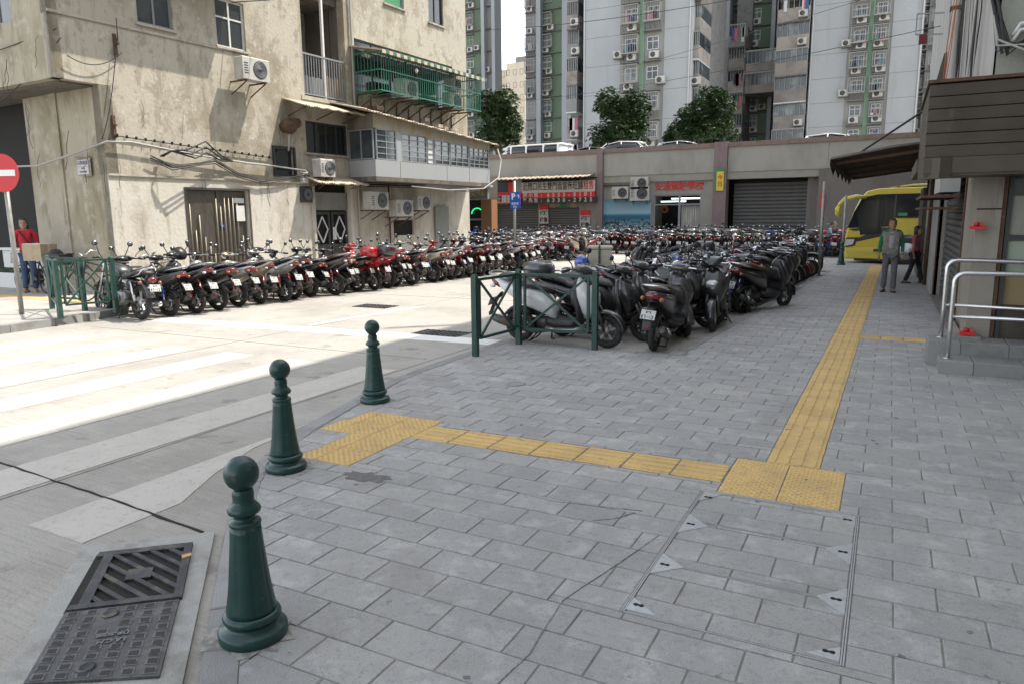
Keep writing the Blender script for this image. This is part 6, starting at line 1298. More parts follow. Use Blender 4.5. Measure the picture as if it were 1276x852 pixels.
def scooter(kind, label='scooter', group=None):
    """kind: sport | round | naked ; rear wheel on the origin, heading +x"""
    t = thing('motor_scooter', label, 'scooter', (0, 0, 0), 0, group)
    rimm = 'dark_metal' if kind != 'round' else 'alu'
    wheel(t, 0, 5, rim=rimm); wheel(t, WB, 5, rim=rimm)
    up = .05 if kind == 'sport' else 0
    # rear bodywork, kicked up tail on the sport one
    obj('body_panel', MB().loft([(-.37, 0, .745+up*2, .018, .016, 2.2), (-.31, 0, .725+up*1.6, .07, .042, 2.4), (-.20, 0, .69+up, .118, .072, 2.6), (-.05, 0, .645+up*.6, .145, .098, 2.7), (.12, 0, .60, .150, .125, 2.8), (.28, 0, .565, .142, .145, 2.8), (.40, 0, .52, .125, .15, 2.8), (.48, 0, .46, .10, .135, 2.6), (.54, 0, .40, .06, .10, 2.4)], 18), PAINT['black'], t)
    obj('side_stripe', MB().add([(.36, s*.146, .60) if 0 else p for s in (1, -1) for p in ((.30, s*.149, .585), (.0, s*.156, .66), (-.22, s*.121, .715+up), (-.05, s*.155, .69))], [(0, 1, 2, 3), (7, 6, 5, 4)]), 'alu', t)
    st_ = obj('seat', MB().loft([(-.26, 0, .79+up, .06, .02, 2.3), (-.20, 0, .795+up, .105, .04, 2.6), (-.05, 0, .785+up*.8, .128, .052, 2.8), (.10, 0, .765+up*.3, .130, .048, 2.8), (.16, 0, .738, .130, .040, 2.8), (.32, 0, .725, .120, .045, 2.8), (.43, 0, .70, .09, .045, 2.6), (.50, 0, .655, .05, .035, 2.3)], 16), 'seat', t)
    g = [(-.05, .135, .76+up), (-.22, .15, .80+up), (-.36, .11, .835+up), (-.39, 0, .84+up), (-.36, -.11, .835+up), (-.22, -.15, .80+up), (-.05, -.135, .76+up)]
    obj('grab_rail', MB().tube(g, .014, 8), 'dark_metal' if kind != 'round' else 'chrome', t)
    obj('tail_light', MB().loft([(-.375, 0, .715+up*1.4, .045, .022, 2.4), (-.33, 0, .71+up*1.2, .085, .042, 2.6), (-.24, 0, .685+up, .115, .045, 2.6)], 14), 'red_lens', t)
    for s in (-1, 1): obj('indicator', MB().ell((-.315, s*.115, .675+up), (.045, .028, .026), 10, 5), 'orange_lens' if kind != 'sport' else 'clear_lens', t)
    # plate hanger and mudguard
    obj('mudguard', MB().loft([(-.26, 0, .60, .05, .03, 3), (-.33, 0, .54, .055, .02, 3), (-.40, 0, .42, .06, .014, 3), (-.445, 0, .32, .05, .010, 3)], 10), 'black', t)
    plate(t, -.405, .50, .42)
    obj('reflector', MB().box(-.455, -.445, -.03, .03, .335, .36), 'red_lens', t)
    obj('rear_fender', arc_fender(0, WR, WR+.03, 40, 150, .062), 'black', t)
    obj('engine', MB().loft([(-.10, .10, WR, .03, .05, 3), (-.02, .10, WR, .045, .075, 3), (.12, .095, WR+.01, .045, .07, 3), (.28, .08, WR+.02, .055, .08, 3), (.40, .04, WR+.04, .08, .09, 3), (.48, 0, WR+.04, .06, .06, 3)], 12), 'dark_metal', t)
    obj('air_box', MB().loft([(.0, .11, .38, .03, .04, 3), (.08, .11, .385, .045, .06, 3), (.24, .10, .38, .045, .06, 3), (.33, .09, .37, .03, .04, 3)], 12), 'black', t)
    for s in ((1, -1) if kind == 'sport' else (1,)):
        ab = obj('shock_absorber', MB().tube([(-.02, s*.12, WR+.03), (.03, s*.12, .55)], .011, 8), 'chrome', t)
        mb = MB(); hx = []
        for k in range(60): a = k*.75; u = .25+k/60*.6; hx.append((-.02+.05*u+.026*math.cos(a), s*.12+.026*math.sin(a), WR+.03+(.52-WR)*u))
        obj('spring', MB().tube(hx, .006, 4), 'sign_blue' if kind == 'round' else 'board_red', ab)
    obj('exhaust', MB().tube([(.45, -.05, .17), (.25, -.12, .155), (.12, -.13, .18), (.08, -.135, .20), (-.20, -.15, .29), (-.29, -.155, .32), (-.30, -.155, .322)], [.014, .016, .02, .045, .055, .05, .03], 12), 'dark_metal', t)
    obj('exhaust_shield', MB().tube([(.05, -.165, .225), (-.17, -.18, .30)], [.030, .034], 8), 'chrome' if kind != 'sport' else 'alu', t)
    # floor board and leg shield
    obj('floor_board', MB().loft([(.42, 0, .30, .11, .06, 4), (.55, 0, .285, .165, .045, 5), (.78, 0, .285, .165, .04, 5), (.86, 0, .31, .13, .05, 4)], 14), 'black', t)
    obj('lower_cowl', MB().loft([(.40, 0, .20, .07, .035, 3), (.55, 0, .195, .11, .04, 3), (.80, 0, .21, .10, .045, 3), (.92, 0, .25, .07, .05, 3)], 12), PAINT['black'], t)
    obj('leg_shield', MB().loft([(.86, 0, .285, .045, .14, 3), (.90, 0, .40, .04, .165, 3), (.885, 0, .52, .045, .172, 3), (.86, 0, .64, .05, .155, 2.6), (.84, 0, .74, .05, .11, 2.4), (.83, 0, .82, .035, .06, 2.2)], 18, 'z'), 'black', t)
    obj('glove_box', MB().loft([(.835, 0, .50, .03, .10, 4), (.82, 0, .54, .035, .12, 4), (.80, 0, .66, .04, .10, 3.5), (.79, 0, .72, .03, .06, 3)], 14, 'z'), 'dark_metal', t); obj('ignition_lock', MB().lathe([(.018, 0), (.018, -.02), (.001, -.022)], (.775, .06, .70), 10, 'x'), 'chrome', t)
    a_ = obj('front_apron', MB().loft([(.96, 0, .36, .045, .06, 2.4), (.985, 0, .44, .085, .125, 2.4), (.99, 0, .54, .115, .170, 2.4), (.975, 0, .64, .125, .185, 2.5), (.945, 0, .73, .105, .165, 2.5), (.915, 0, .81, .07, .12, 2.4), (.90, 0, .86, .035, .07, 2.2)], 20, 'z'), PAINT['black'], t)
    obj('badge', MB().box(1.058, 1.068, -.035, .035, .69, .705), 'alu', a_)
    for s in (-1, 1): obj('front_indicator', MB().ell((1.045, s*.115, .60), (.028, .045, .022), 10, 5), 'orange_lens' if kind == 'round' else 'clear_lens', t)
    obj('front_fender', arc_fender(WB, WR, WR+.03, -5, 135, .065, n=12), PAINT['black'], t)
    for s in (-1, 1): obj('fork_leg', MB().tube([(WB, s*.075, WR), (WB-.06, s*.075, .42), (WB-.13, s*.06, .52)], [.018, .022, .022], 8), 'dark_metal', t)
    obj('steering_stem', MB().tube([(WB-.12, 0, .5), (.92, 0, .86), (.885, 0, .95)], .03, 10), 'dark_metal', t)
    if kind == 'naked':
        obj('headlight', MB().lathe([(.03, -.07), (.075, -.05), (.088, 0), (.084, .012), (.05, .026), (.001, .030)], (.985, 0, .93), 18, 'x'), 'chrome', t)
        obj('lens', MB().lathe([(.078, .013), (.05, .027), (.001, .032)], (.986, 0, .93), 18, 'x', cap=False), 'clear_lens', t)
        obj('handlebar_cover', MB().ell((.89, 0, .965), (.06, .09, .03)), 'black', t)
    else:
        obj('handlebar_cover', MB().loft([(.83, 0, .955, .10, .03, 2.4), (.88, 0, .97, .15, .05, 2.4), (.93, 0, .96, .145, .06, 2.4), (.98, 0, .935, .10, .05, 2.2), (1.01, 0, .915, .05, .025, 2.2)], 16), PAINT['black'], t)
        if kind == 'sport':
            for s in (-1, 1): obj('headlight', MB().loft([(1.055, s*.055, .675, .022, .012, 2), (1.035, s*.06, .70, .05, .035, 2.2), (.99, s*.075, .725, .055, .045, 2.2)], 12), 'clear_lens', t)
            obj('nose_visor', MB().loft([(1.02, 0, .76, .05, .012, 2.4), (.98, 0, .815, .09, .02, 2.4), (.93, 0, .86, .09, .015, 2.4)], 12), 'black', t)
        else:
            obj('headlight', MB().loft([(1.098, 0, .625, .045, .035, 2.4), (1.08, 0, .635, .085, .062, 2.6), (1.03, 0, .645, .10, .07, 2.6)], 14), 'clear_lens', t)
            obj('nose_visor', MB().loft([(1.02, 0, .90, .04, .02, 2.2), (.985, 0, .935, .07, .035, 2.2), (.95, 0, .95, .07, .03, 2.2)], 10), PAINT['black'], t)
    obj('speedometer', MB().ell((.865, 0, .995), (.045, .075, .018)), 'glass_dark', t)
    hb_ = obj('handlebar', MB().tube([(.80, -.33, .965), (.84, -.2, .975), (.885, 0, .97), (.84, .2, .975), (.80, .33, .965)], .012, 8), 'chrome', t)
    for s in (-1, 1):
        obj('grip', MB().tube([(.835, s*.225, .975), (.798, s*.345, .965)], .0185, 10), 'black', hb_)
        obj('brake_lever', MB().tube([(.87, s*.20, .965), (.88, s*.25, .96), (.85, s*.34, .95)], .006, 6), 'alu', hb_)
        mirror(t, s, .855, .99, .125 if kind != 'naked' else .17, .30, kind == 'naked')
    obj('side_stand', MB().tube([(.42, .09, .20), (.36, .17, .02), (.39, .20, .008)], .011, 6), 'dark_metal', t)
    obj('centre_stand', MB().tube([(.30, -.09, .15), (.18, -.10, .04), (.18, .10, .04), (.30, .09, .15)], .012, 6), 'dark_metal', t)
    return t
def top_case(parent, m, big=0., label=None):
    z = .93; t = obj('top_case', MB().loft([(-.50-big, 0, z, .12, .075, 3), (-.485-big, 0, z, .17, .105, 3.4), (-.36, 0, z+.005, .205+big, .125+big, 3.4), (-.20, 0, z, .19+big, .115+big, 3.4), (-.13, 0, z-.01, .12, .08, 3)], 20), m, parent, label)
    obj('lid_seam', MB().loft([(-.492-big, 0, z+.015, .172, .006, 8), (-.36, 0, z+.015, .209+big, .006, 8), (-.14, 0, z+.015, .145, .006, 8)], 16), 'wire', t); obj('case_reflector', MB().box(-.508-big, -.485-big, -.06, .06, z+.03, z+.06), 'red_lens', t)
    obj('case_rack', MB().bar((-.45, -.07, z-.12), (-.1, -.07, z-.12), .015).bar((-.45, .07, z-.12), (-.1, .07, z-.12), .015).bar((-.3, -.07, z-.12), (-.3, .07, z-.12), .015), 'dark_metal', t); return t
def motorcycle(label, group=None):
    t = thing('motorcycle', label, 'motorcycle', (0, 0, 0), 0, group); r = .285; wb = 1.24
    wheel(t, 0, 5, r, .05, 'alu'); wheel(t, wb, 5, r, .045, 'alu')
    obj('fuel_tank', MB().loft([(.46, 0, .72, .08, .06, 2.6), (.54, 0, .76, .12, .10, 2.6), (.68, 0, .79, .14, .115, 2.5), (.82, 0, .79, .12, .10, 2.4), (.90, 0, .78, .07, .06, 2.2)], 18), PAINT['charcoal'], t)
    obj('seat', MB().loft([(-.30, 0, .76, .07, .03, 2.6), (-.2, 0, .77, .11, .045, 2.8), (.05, 0, .75, .12, .045, 2.8), (.12, 0, .72, .12, .04, 2.8), (.35, 0, .70, .11, .045, 2.8), (.50, 0, .71, .07, .04, 2.5)], 16), 'seat', t)
    obj('grab_rail', MB().tube([(.02, .12, .70), (-.2, .14, .74), (-.33, .13, .84), (-.36, 0, .86), (-.33, -.13, .84), (-.2, -.14, .74), (.02, -.12, .70)], .012, 8), 'chrome', t)
    obj('side_cover', MB().loft([(.10, 0, .58, .09, .07, 3), (.25, 0, .58, .115, .09, 3), (.40, 0, .60, .10, .08, 3)], 14), PAINT['charcoal'], t)
    obj('tail_fender', arc_fender(0, r, r+.07, 65, 165, .075), PAINT['charcoal'], t); obj('tail_light', MB().ell((-.36, 0, .66), (.05, .07, .05)), 'red_lens', t); plate(t, -.44, .54, .30)
    for s in (-1, 1): obj('indicator', MB().ell((-.29, s*.16, .62), (.03, .03, .03), 10, 5), 'orange_lens', t); obj('front_indicator', MB().ell((1.02, s*.16, .80), (.03, .03, .03), 10, 5), 'orange_lens', t)
    obj('frame_tube', MB().tube([(.95, 0, .80), (.85, 0, .45), (.75, 0, .20), (.40, 0, .19), (.32, 0, .35), (.30, 0, .62)], .02, 8), 'black', t)
    e = obj('engine', MB().loft([(.36, 0, .33, .07, .08, 3), (.44, 0, .33, .13, .12, 3), (.62, 0, .33, .14, .125, 3), (.74, 0, .35, .09, .09, 3)], 14), 'alu', t)
    for k in range(6): obj('cooling_fin', MB().loft([(.60, 0, .47+k*.024, .10, .006, 6), (.72, 0, .47+k*.024, .10, .006, 6)], 12), 'dark_metal', e)
    obj('clutch_cover', MB().lathe([(.08, 0), (.078, .02), (.001, .03)], (.50, .13, .33), 16, 'y'), 'alu', e); obj('clutch_cover', MB().lathe([(.08, 0), (.078, -.02), (.001, -.03)], (.50, -.13, .33), 16, 'y'), 'alu', e)
    obj('exhaust', MB().tube([(.74, -.06, .46), (.84, -.08, .40), (.82, -.11, .22), (.55, -.15, .19), (.25, -.16, .21), (-.25, -.17, .27), (-.30, -.17, .275)], [.018, .018, .02, .024, .042, .045, .03], 12), 'chrome', t)
    for s in (-1, 1): obj('shock_absorber', MB().tube([(-.02, s*.11, r+.02), (.10, s*.12, .62)], [.024, .024], 10), 'chrome', t); obj('fork_leg', MB().tube([(wb, s*.08, r), (wb-.13, s*.08, .60), (.99, s*.08, .92)], [.024, .022, .016], 10), 'chrome', t)
    obj('swing_arm', MB().bar((0, .08, r), (.36, .07, .30), .03, .04).bar((0, -.08, r), (.36, -.07, .30), .03, .04), 'dark_metal', t)
    obj('front_fender', arc_fender(wb, r, r+.035, 25, 140, .06), PAINT['charcoal'], t)
    obj('headlight', MB().lathe([(.03, -.09), (.08, -.06), (.095, 0), (.09, .012), (.001, .03)], (1.05, 0, .86), 18, 'x'), 'chrome', t); obj('lens', MB().lathe([(.083, .013), (.001, .033)], (1.051, 0, .86), 18, 'x', cap=False), 'clear_lens', t)
    hb_ = obj('handlebar', MB().tube([(.80, -.34, .985), (.88, -.25, .99), (.96, -.10, .94), (.96, .10, .94), (.88, .25, .99), (.80, .34, .985)], .012, 8), 'chrome', t)
    for s in (-1, 1): obj('grip', MB().tube([(.865, s*.25, .99), (.795, s*.355, .985)], .018, 8), 'black', hb_); mirror(t, s, .88, 1.0, .20, .27, True)
    obj('speedometer', MB().lathe([(.045, 0), (.045, .04), (.001, .045)], (.95, -.05, .95), 12), 'black', t); obj('side_stand', MB().tube([(.40, .10, .22), (.33, .20, .01)], .012, 6), 'dark_metal', t)
    return t
SK = {'sport': scooter('sport'), 'round': scooter('round'), 'naked': scooter('naked')}
cs = scooter('sport'); top_case(cs, PAINT['charcoal']); SK['case'] = cs
cs2 = scooter('round'); top_case(cs2, PAINT['red']); SK['redcase'] = cs2
MC = motorcycle('black motorcycle'); SK['moto'] = MC
refresh()
for o in SK.values(): index_children(o)
used = set(); VR = random.Random(5)
SEATB = mat('brown_seat', (.06, .035, .022), .6); SEATG = mat('grey_seat', (.10, .10, .10), .6, layers=[((.04, .04, .04), 30, .5, .55, 1)])
def place(kind, x, y, head, label, group, colour=None, lean=-4, z=ZR, over=None, scale=1.0):
    src = SK[kind]; ov = {}
    if colour:
        p = PAINT[colour]; ov = {'body_panel': p, 'front_apron': p, 'front_fender': p, 'lower_cowl': p, 'fuel_tank': p, 'side_cover': p, 'tail_fender': p, 'nose_visor': p if kind != 'sport' else None, 'handlebar_cover': p}
        ov = {k: v for k, v in ov.items() if v}
    if over: ov.update(over)
    q_ = VR.random()
    if over: q_ = 1
    if q_ < .22: ov['seat'] = SEATB
    elif q_ < .34: ov['seat'] = SEATG
    if VR.random() < .3: ov['wheel'] = M['alu']; ov['spokes'] = M['alu']
    if VR.random() < .25 and colour and not over: ov['leg_shield'] = PAINT[colour]
    if VR.random() < .3: ov['exhaust_shield'] = M['rust']; ov['grab_rail'] = M['alu']
    scale *= VR.uniform(.95, 1.04)
    if kind in used: t = copy_tree(src, None, ov)
    else:
        used.add(kind); t = src
        def rec(n):
            for ch in CH.get(n, []):
                k = ch.name.split('.')[0]
                if k in ov: ch.material_slots[0].link = 'OBJECT'; ch.material_slots[0].material = ov[k]
                rec(ch.name)
        rec(src.name)
    a = Matrix.Translation((x, y, z)) @ Matrix.Rotation(R(head), 4, 'Z') @ Matrix.Rotation(R(lean), 4, 'X')
    t.rotation_mode = 'XYZ'; t.location = (x, y, z); t.rotation_euler = a.to_euler(); t.scale = (scale,)*3
    t['label'] = label; t['group'] = group
    return t
ORD = ['first', 'second', 'third', 'fourth', 'fifth', 'sixth', 'seventh', 'eighth', 'ninth', 'tenth', 'eleventh', 'twelfth', 'thirteenth', 'fourteenth', 'fifteenth', 'sixteenth', 'seventeenth', 'eighteenth', 'nineteenth', 'twentieth']
def nth(i):
    if i < 20: return ORD[i]
    t_ = ['twenty', 'thirty', 'forty'][(i+1)//10-2]; u = (i+1) % 10
    return (t_+'-'+ORD[u-1]) if u else {'twenty': 'twentieth', 'thirty': 'thirtieth', 'forty': 'fortieth'}[t_]
WORD = {'sport': 'scooter with raised tail', 'round': 'rounded scooter', 'naked': 'scooter with bare round headlight', 'case': 'scooter with dark top case', 'redcase': 'scooter with red top case', 'moto': 'motorcycle'}
# ---- sunlit row on the left
G1 = 'scooters parked in the sunlit row by the old building'
row1 = [('moto', None), ('round', 'charcoal'), ('sport', 'black'), ('round', 'black'), ('naked', 'silver'), ('sport', 'champagne'), ('sport', 'silver'), ('sport', 'black'), ('naked', 'black'), ('sport', 'black'), ('round', 'silver'), ('redcase', 'black'), ('case', 'red'), ('sport', 'red'), ('round', 'charcoal'), ('naked', 'black'), ('sport', 'silver'), ('round', 'champagne'), ('sport', 'champagne'), ('sport', 'silver'), ('sport', 'red'), ('round', 'charcoal'), ('sport', 'maroon'), ('sport', 'black'), ('round', 'charcoal'), ('sport', 'black'), ('naked', 'silver'), ('round', 'black'), ('sport', 'white'), ('sport', 'black')]
rnd = random.Random(77); ypos = 7.72
for i, (k, c) in enumerate(row1):
    x = -10.80+.062*(ypos-8)+rnd.uniform(-.20, .16)
    if i == 0: x = -10.92
    hd = 183+rnd.uniform(-11, 11) if i else 172
    lb = '%s %s, %s in the sunlit row from the far railing' % ({'champagne': 'beige'}.get(c, c) or 'black', WORD[k], nth(i))
    if i == 0: lb = 'black naked motorcycle with chrome forks, nearest in the sunlit row by the green railing'
    place(k, x, ypos, hd, lb, G1, c, lean=rnd.uniform(3, 7), scale=1.0)
    if i == 1: pass
    ypos += rnd.uniform(.34, .54) if i else .52
# first scooter's top case (second in the row)
# ---- rows behind it, in front of the corner shop
G2 = 'scooters packed in front of the corner shop'
cols_ = ['white', 'black', 'silver', 'blue', 'black', 'maroon', 'charcoal', 'white', 'champagne', 'black', 'silver', 'navy', 'black', 'maroon']
i = 0
for rr_, (x0, y0, n, dx_, dy_, hd0) in enumerate(((-15.6, 23.6, 13, .43, .10, 85), (-16.6, 25.4, 16, .42, .10, -92))):
    for k in range(n):
        kd = ['sport', 'round', 'sport', 'naked', 'round', 'case'][(k*5+rr_) % 6]; c = cols_[(k*3+rr_*2) % 14]
        place(kd, x0+k*dx_+rnd.uniform(-.05, .05), y0+k*dy_+rnd.uniform(-.12, .12), hd0+rnd.uniform(-8, 8), '%s %s, %s from left, %s rank by the corner shop' % ({'champagne': 'beige'}.get(c, c), WORD[kd], nth(k), ['front', 'rear'][rr_]), G2, c, lean=rnd.uniform(3, 7))
# ---- long row in front of the deck shops, tails to the camera
G3 = 'scooters in the long row in front of the deck shops'
x = -13.9; k = 0
while x < -.9:
    kd = ['sport', 'round', 'round', 'sport', 'naked', 'round', 'sport', 'case'][(k*3) % 8]; c = ['black', 'charcoal', 'champagne', 'black', 'silver', 'charcoal', 'black', 'blue', 'black', 'white', 'charcoal', 'maroon', 'black', 'navy'][(k*5+k//3) % 14]
    if x > -2.4: c = 'pink' if k % 2 else 'red'
    place(kd, x, 29.9+rnd.uniform(-.08, .08)-.012*(x+13), 90+rnd.uniform(-5, 12), '%s %s, %s from left in the long row by the deck' % ({'champagne': 'beige'}.get(c, c), WORD[kd], nth(k)), G3, c, lean=rnd.uniform(3, 7))
    x += rnd.uniform(.36, .42); k += 1
G4 = 'scooters packed behind the long row in front of the deck shops'
x = -17.8; k = 0
while x < -5.2:
    kd = ['round', 'sport', 'naked', 'sport', 'round'][k % 5]; c = ['silver', 'black', 'white', 'charcoal', 'champagne', 'black', 'blue'][(k*3) % 7]
    place(kd, x, 32.9+rnd.uniform(-.15, .15), -90+rnd.uniform(-8, 8), '%s %s facing the camera, %s from left at the shutters' % ({'champagne': 'beige'}.get(c, c), WORD[kd], nth(k)), G4, c, lean=rnd.uniform(3, 7))
    x += rnd.uniform(.46, .56); k += 1
# ---- shaded bays on the right, by the pavement kerb
G5 = 'scooters parked in the shaded bays beside the pavement'
w1 = place('sport', -4.27, 8.50, -3, 'white scooter with long black seat behind the nearer green railing', G5, 'white', lean=4, over={'front_fender': PAINT['black'], 'handlebar_cover': PAINT['charcoal'], 'lower_cowl': PAINT['silver'], 'leg_shield': M['black']})
place('case', -3.92, 9.05, 1, 'black scooter with dark top case and its nose past the right railing post', G5, 'black', lean=3)
place('round', -3.85, 9.55, -2, 'black rounded scooter with large clear headlight behind the railing post', G5, 'charcoal', lean=4)
place('round', -2.46, 8.50, 90, 'dark grey scooter seen from behind with red lamp and white plate at the kerb corner', G5, 'charcoal', lean=5)
place('round', -2.22, 11.36, -84, 'black scooter facing the camera with wide clear headlight at the kerb', G5, 'black', lean=4)
tb = place('sport', -3.4, 10.1, 20, 'dark scooter with striped grey seat cover behind the tail-on scooter', G5, 'charcoal', lean=4)
place('naked', -3.9, 10.05, 4, 'black scooter half hidden behind the blue helmet and cream box', G5, 'black', lean=5)
sh = [('sport', -3.55, 10.75, 35, 'blue'), ('naked', -3.75, 11.15, 8, 'black'), ('sport', -3.3, 11.7, 25, 'black'), ('round', -3.45, 12.2, 10, 'charcoal'), ('naked', -3.3, 12.65, 5, 'black'), ('sport', -3.2, 13.1, 15, 'maroon'), ('round', -1.95, 12.35, 70, 'black'), ('round', -3.2, 13.6, 5, 'black'), ('sport', -3.2, 14.1, 12, 'charcoal'), ('sport', -1.95, 14.1, 80, 'black'), ('naked', -3.1, 14.6, 8, 'navy'), ('round', -3.1, 15.1, 0, 'black'), ('sport', -3.05, 15.6, 10, 'black'), ('case', -3.05, 16.1, 4, 'charcoal'), ('round', -3.0, 16.6, 6, 'black'), ('sport', -3.0, 17.1, 0, 'silver'), ('naked', -3.0, 17.6, 8, 'black'), ('round', -2.95, 18.1, 3, 'black'), ('sport', -2.9, 18.6, 8, 'red'), ('naked', -2.9, 19.1, 2, 'black'), ('round', -2.85, 19.6, 5, 'charcoal'), ('naked', -2.85, 20.1, 4, 'black'), ('moto', -2.9, 20.6, 3, None),
      ('sport', -4.45, 17.7, 180, 'charcoal'), ('naked', -4.5, 18.3, 178, 'black'), ('round', -4.5, 19.0, 184, 'black')]
for i, (k, x, y, hd, c) in enumerate(sh):
    lb = '%s %s, %s from the near railing, %s side of shaded bays' % (c or 'dark', WORD[k], nth(i if i < 23 else i-23), 'kerb' if i < 23 else 'roadway')
    place(k, x-.15, y+rnd.uniform(-.06, .06), hd+rnd.uniform(-6, 6), lb, G5, c, lean=rnd.uniform(2, 7))
for k_, x_, y_, h_, c_ in (('round', -2.75, 9.9, 62, 'black'), ('naked', -2.95, 10.7, -60, 'charcoal'), ('sport', -2.75, 12.0, 60, 'navy'), ('round', -2.3, 13.5, -75, 'black'), ('sport', -2.2, 15.3, 72, 'charcoal'), ('naked', -2.1, 16.6, -100, 'black'), ('round', -2.0, 18.0, 85, 'black')):
    place(k_, x_, y_, h_, '%s %s wedged askew at the kerb, %s of seven' % (c_, WORD[k_], ['first', 'second', 'third', 'fourth', 'fifth', 'sixth', 'farthest'][sum(y_ > q for q in (10, 11, 12.5, 14, 16, 17.5))]), G5, c_, lean=VR.uniform(3, 8))
# loose boxes carried by scooters
bx = thing('delivery_box', 'cream insulated delivery box with lid strapped on a scooter in the shaded bays', 'box', (-3.85, 10.35, .86), R(20)); bx.scale = (.88, .88, .84); M['cream_box'] = mat('cream_plastic', (.40, .37, .29), .55, layers=[((.3, .27, .2), 6, .5, .75, 1)])
obj('box', MB().box(-.20, .20, -.19, .19, 0, .30, .02), 'cream_box', bx); obj('lid', MB().box(-.215, .215, -.205, .205, .301, .35, .02), 'cream_box', bx); obj('strap', MB().box(-.03, .0, -.208, .208, .0, .356), 'dark_metal', bx)
hm = thing('helmet', 'blue and red open helmet resting on a scooter in the shaded bays', 'helmet', (-3.9, 9.75, .84)); hm.scale = (.82, .82, .82); obj('shell', MB().loft([(-.13, 0, .10, .05, .05), (-.10, 0, .12, .10, .10), (0, 0, .13, .125, .125), (.09, 0, .11, .10, .10), (.13, 0, .09, .04, .05)], 16), PAINT['blue'], hm); obj('stripe', MB().loft([(-.135, 0, .12, .03, .05), (-.10, 0, .125, .06, .102), (0, 0, .135, .07, .127), (.06, 0, .13, .05, .11)], 12), PAINT['red'], hm)
hm2 = thing('helmet', 'black helmet hung on the handlebar of a scooter in the sunlit row', 'helmet', (-11.75, 9.2, .95)); obj('shell', MB().loft([(-.13, 0, .0, .05, .05), (-.10, 0, .02, .10, .10), (0, 0, .03, .125, .125), (.09, 0, .01, .10, .10), (.13, 0, -.01, .04, .05)], 16), 'black', hm2)
# ---- bicycles behind the far railing
def bicycle(label, x, y, head, colour, lean=6):
    t = thing('bicycle', label, 'bicycle', (x, y, ZL), 0, 'bicycles by the corner wall'); r = .30
    for cx in (0, .98):
        w_ = obj('wheel', MB().torus((cx, 0, r), r-.012, .014, 26, 6), 'rubber', t); mb = MB()
        for k in range(12): a = k*math.pi/6; mb.bar((cx, .01*(-1)**k, r), (cx+(r-.02)*math.cos(a), 0, r+(r-.02)*math.sin(a)), .004)
        obj('spokes', mb, 'alu', w_); obj('hub', MB().tube([(cx, -.04, r), (cx, .04, r)], .02, 8), 'alu', w_)
    f = MB()
    for a, b in (((0, 0, r), (.40, 0, .28)), ((0, 0, r), (.30, 0, .66)), ((.40, 0, .28), (.28, 0, .74)), ((.40, 0, .28), (.82, 0, .70)), ((.30, 0, .62), (.80, 0, .76)), ((.80, 0, .82), (.98, 0, r))): f.tube([a, b], .015, 8)
    obj('frame', f, colour, t, kind=None); obj('saddle', MB().loft([(.14, 0, .80, .07, .025), (.25, 0, .80, .06, .025), (.38, 0, .80, .02, .015)], 10), 'seat', t)
    obj('handlebar', MB().tube([(.68, -.24, .92), (.80, -.15, .95), (.79, 0, .90), (.80, .15, .95), (.68, .24, .92)], .011, 8), 'chrome', t)
    for z_ in (0, 1): obj('basket_rail', MB().tube([(.88, -.15, .62+z_*.2), (1.12, -.15, .62+z_*.2), (1.12, .15, .62+z_*.2), (.88, .15, .62+z_*.2), (.88, -.15, .62+z_*.2)], .008, 5), 'black', t)
    mb = MB()
    for k in range(9): mb.bar((.88+k*.03, -.15, .62), (.88+k*.03, -.15, .82), .005); mb.bar((.88+k*.03, .15, .62), (.88+k*.03, .15, .82), .005)
    mb.box(.88, 1.12, -.15, .15, .618, .624); obj('basket', mb, 'black', t, kind='stuff')
    obj('rear_rack', MB().bar((-.25, -.06, .66), (.25, -.06, .66), .014).bar((-.25, .06, .66), (.25, .06, .66), .014).bar((-.25, -.06, .66), (-.25, .06, .66), .014).bar((0, -.06, .66), (0, .06, .66), .014), 'black', t); obj('pedal_crank', MB().lathe([(.07, -.01), (.07, .01)], (.40, .03, .28), 16, 'y').bar((.40, .06, .28), (.45, .06, .14), .015).box(.41, .49, .07, .13, .13, .15), 'dark_metal', t)
    a = Matrix.Rotation(R(head), 4, 'Z') @ Matrix.Rotation(R(lean), 4, 'X'); t.rotation_euler = a.to_euler(); return t
bicycle('grey bicycle with pale frame parked behind the far green railing', -11.9, 7.95, 20, 'alu'); bicycle('black bicycle with carton on its rack beside the woman in red', -15.7, 9.0, 178, 'black'); bicycle('dark bicycle leaning near the corner wall', -12.5, 8.7, 200, 'black', -6)
cbx = thing('carton', 'worn cream carton on the bicycle rack beside the woman in red', 'box', (-15.75, 8.98, ZL+.70), R(12)); obj('box', MB().box(-.24, .24, -.2, .2, 0, .34, .006), 'card', cbx); obj('flap', MB().box(-.23, -.01, -.19, .19, .3405, .352).box(.01, .23, -.19, .19, .3405, .35), 'foam', cbx); obj('tape', MB().box(-.245, .245, -.03, .03, .02, .339), 'awn', cbx)
blk = thing('basket', 'black plastic basket next to the cream carton', 'basket', (-15.1, 8.95, ZL+.62), R(5)); obj('rim', MB().tube([(-.25, -.16, .22), (.25, -.16, .22), (.25, .16, .22), (-.25, .16, .22), (-.25, -.16, .22)], .014, 6), 'black', blk); obj('side', MB().box(-.24, .24, -.15, -.14, 0, .21).box(-.24, .24, .14, .15, 0, .21).box(-.24, -.23, -.14, .14, 0, .21).box(.23, .24, -.14, .14, 0, .21).box(-.23, .23, -.14, .14, 0, .01), 'black', blk)
obj('stand', MB().bar((-.2, 0, -.62), (-.2, 0, 0), .03).bar((.2, 0, -.62), (.2, 0, 0), .03), 'black', blk); obj('bag', MB().ell((-.05, 0, .22), (.16, .12, .11), 10, 6), 'rubber', blk)
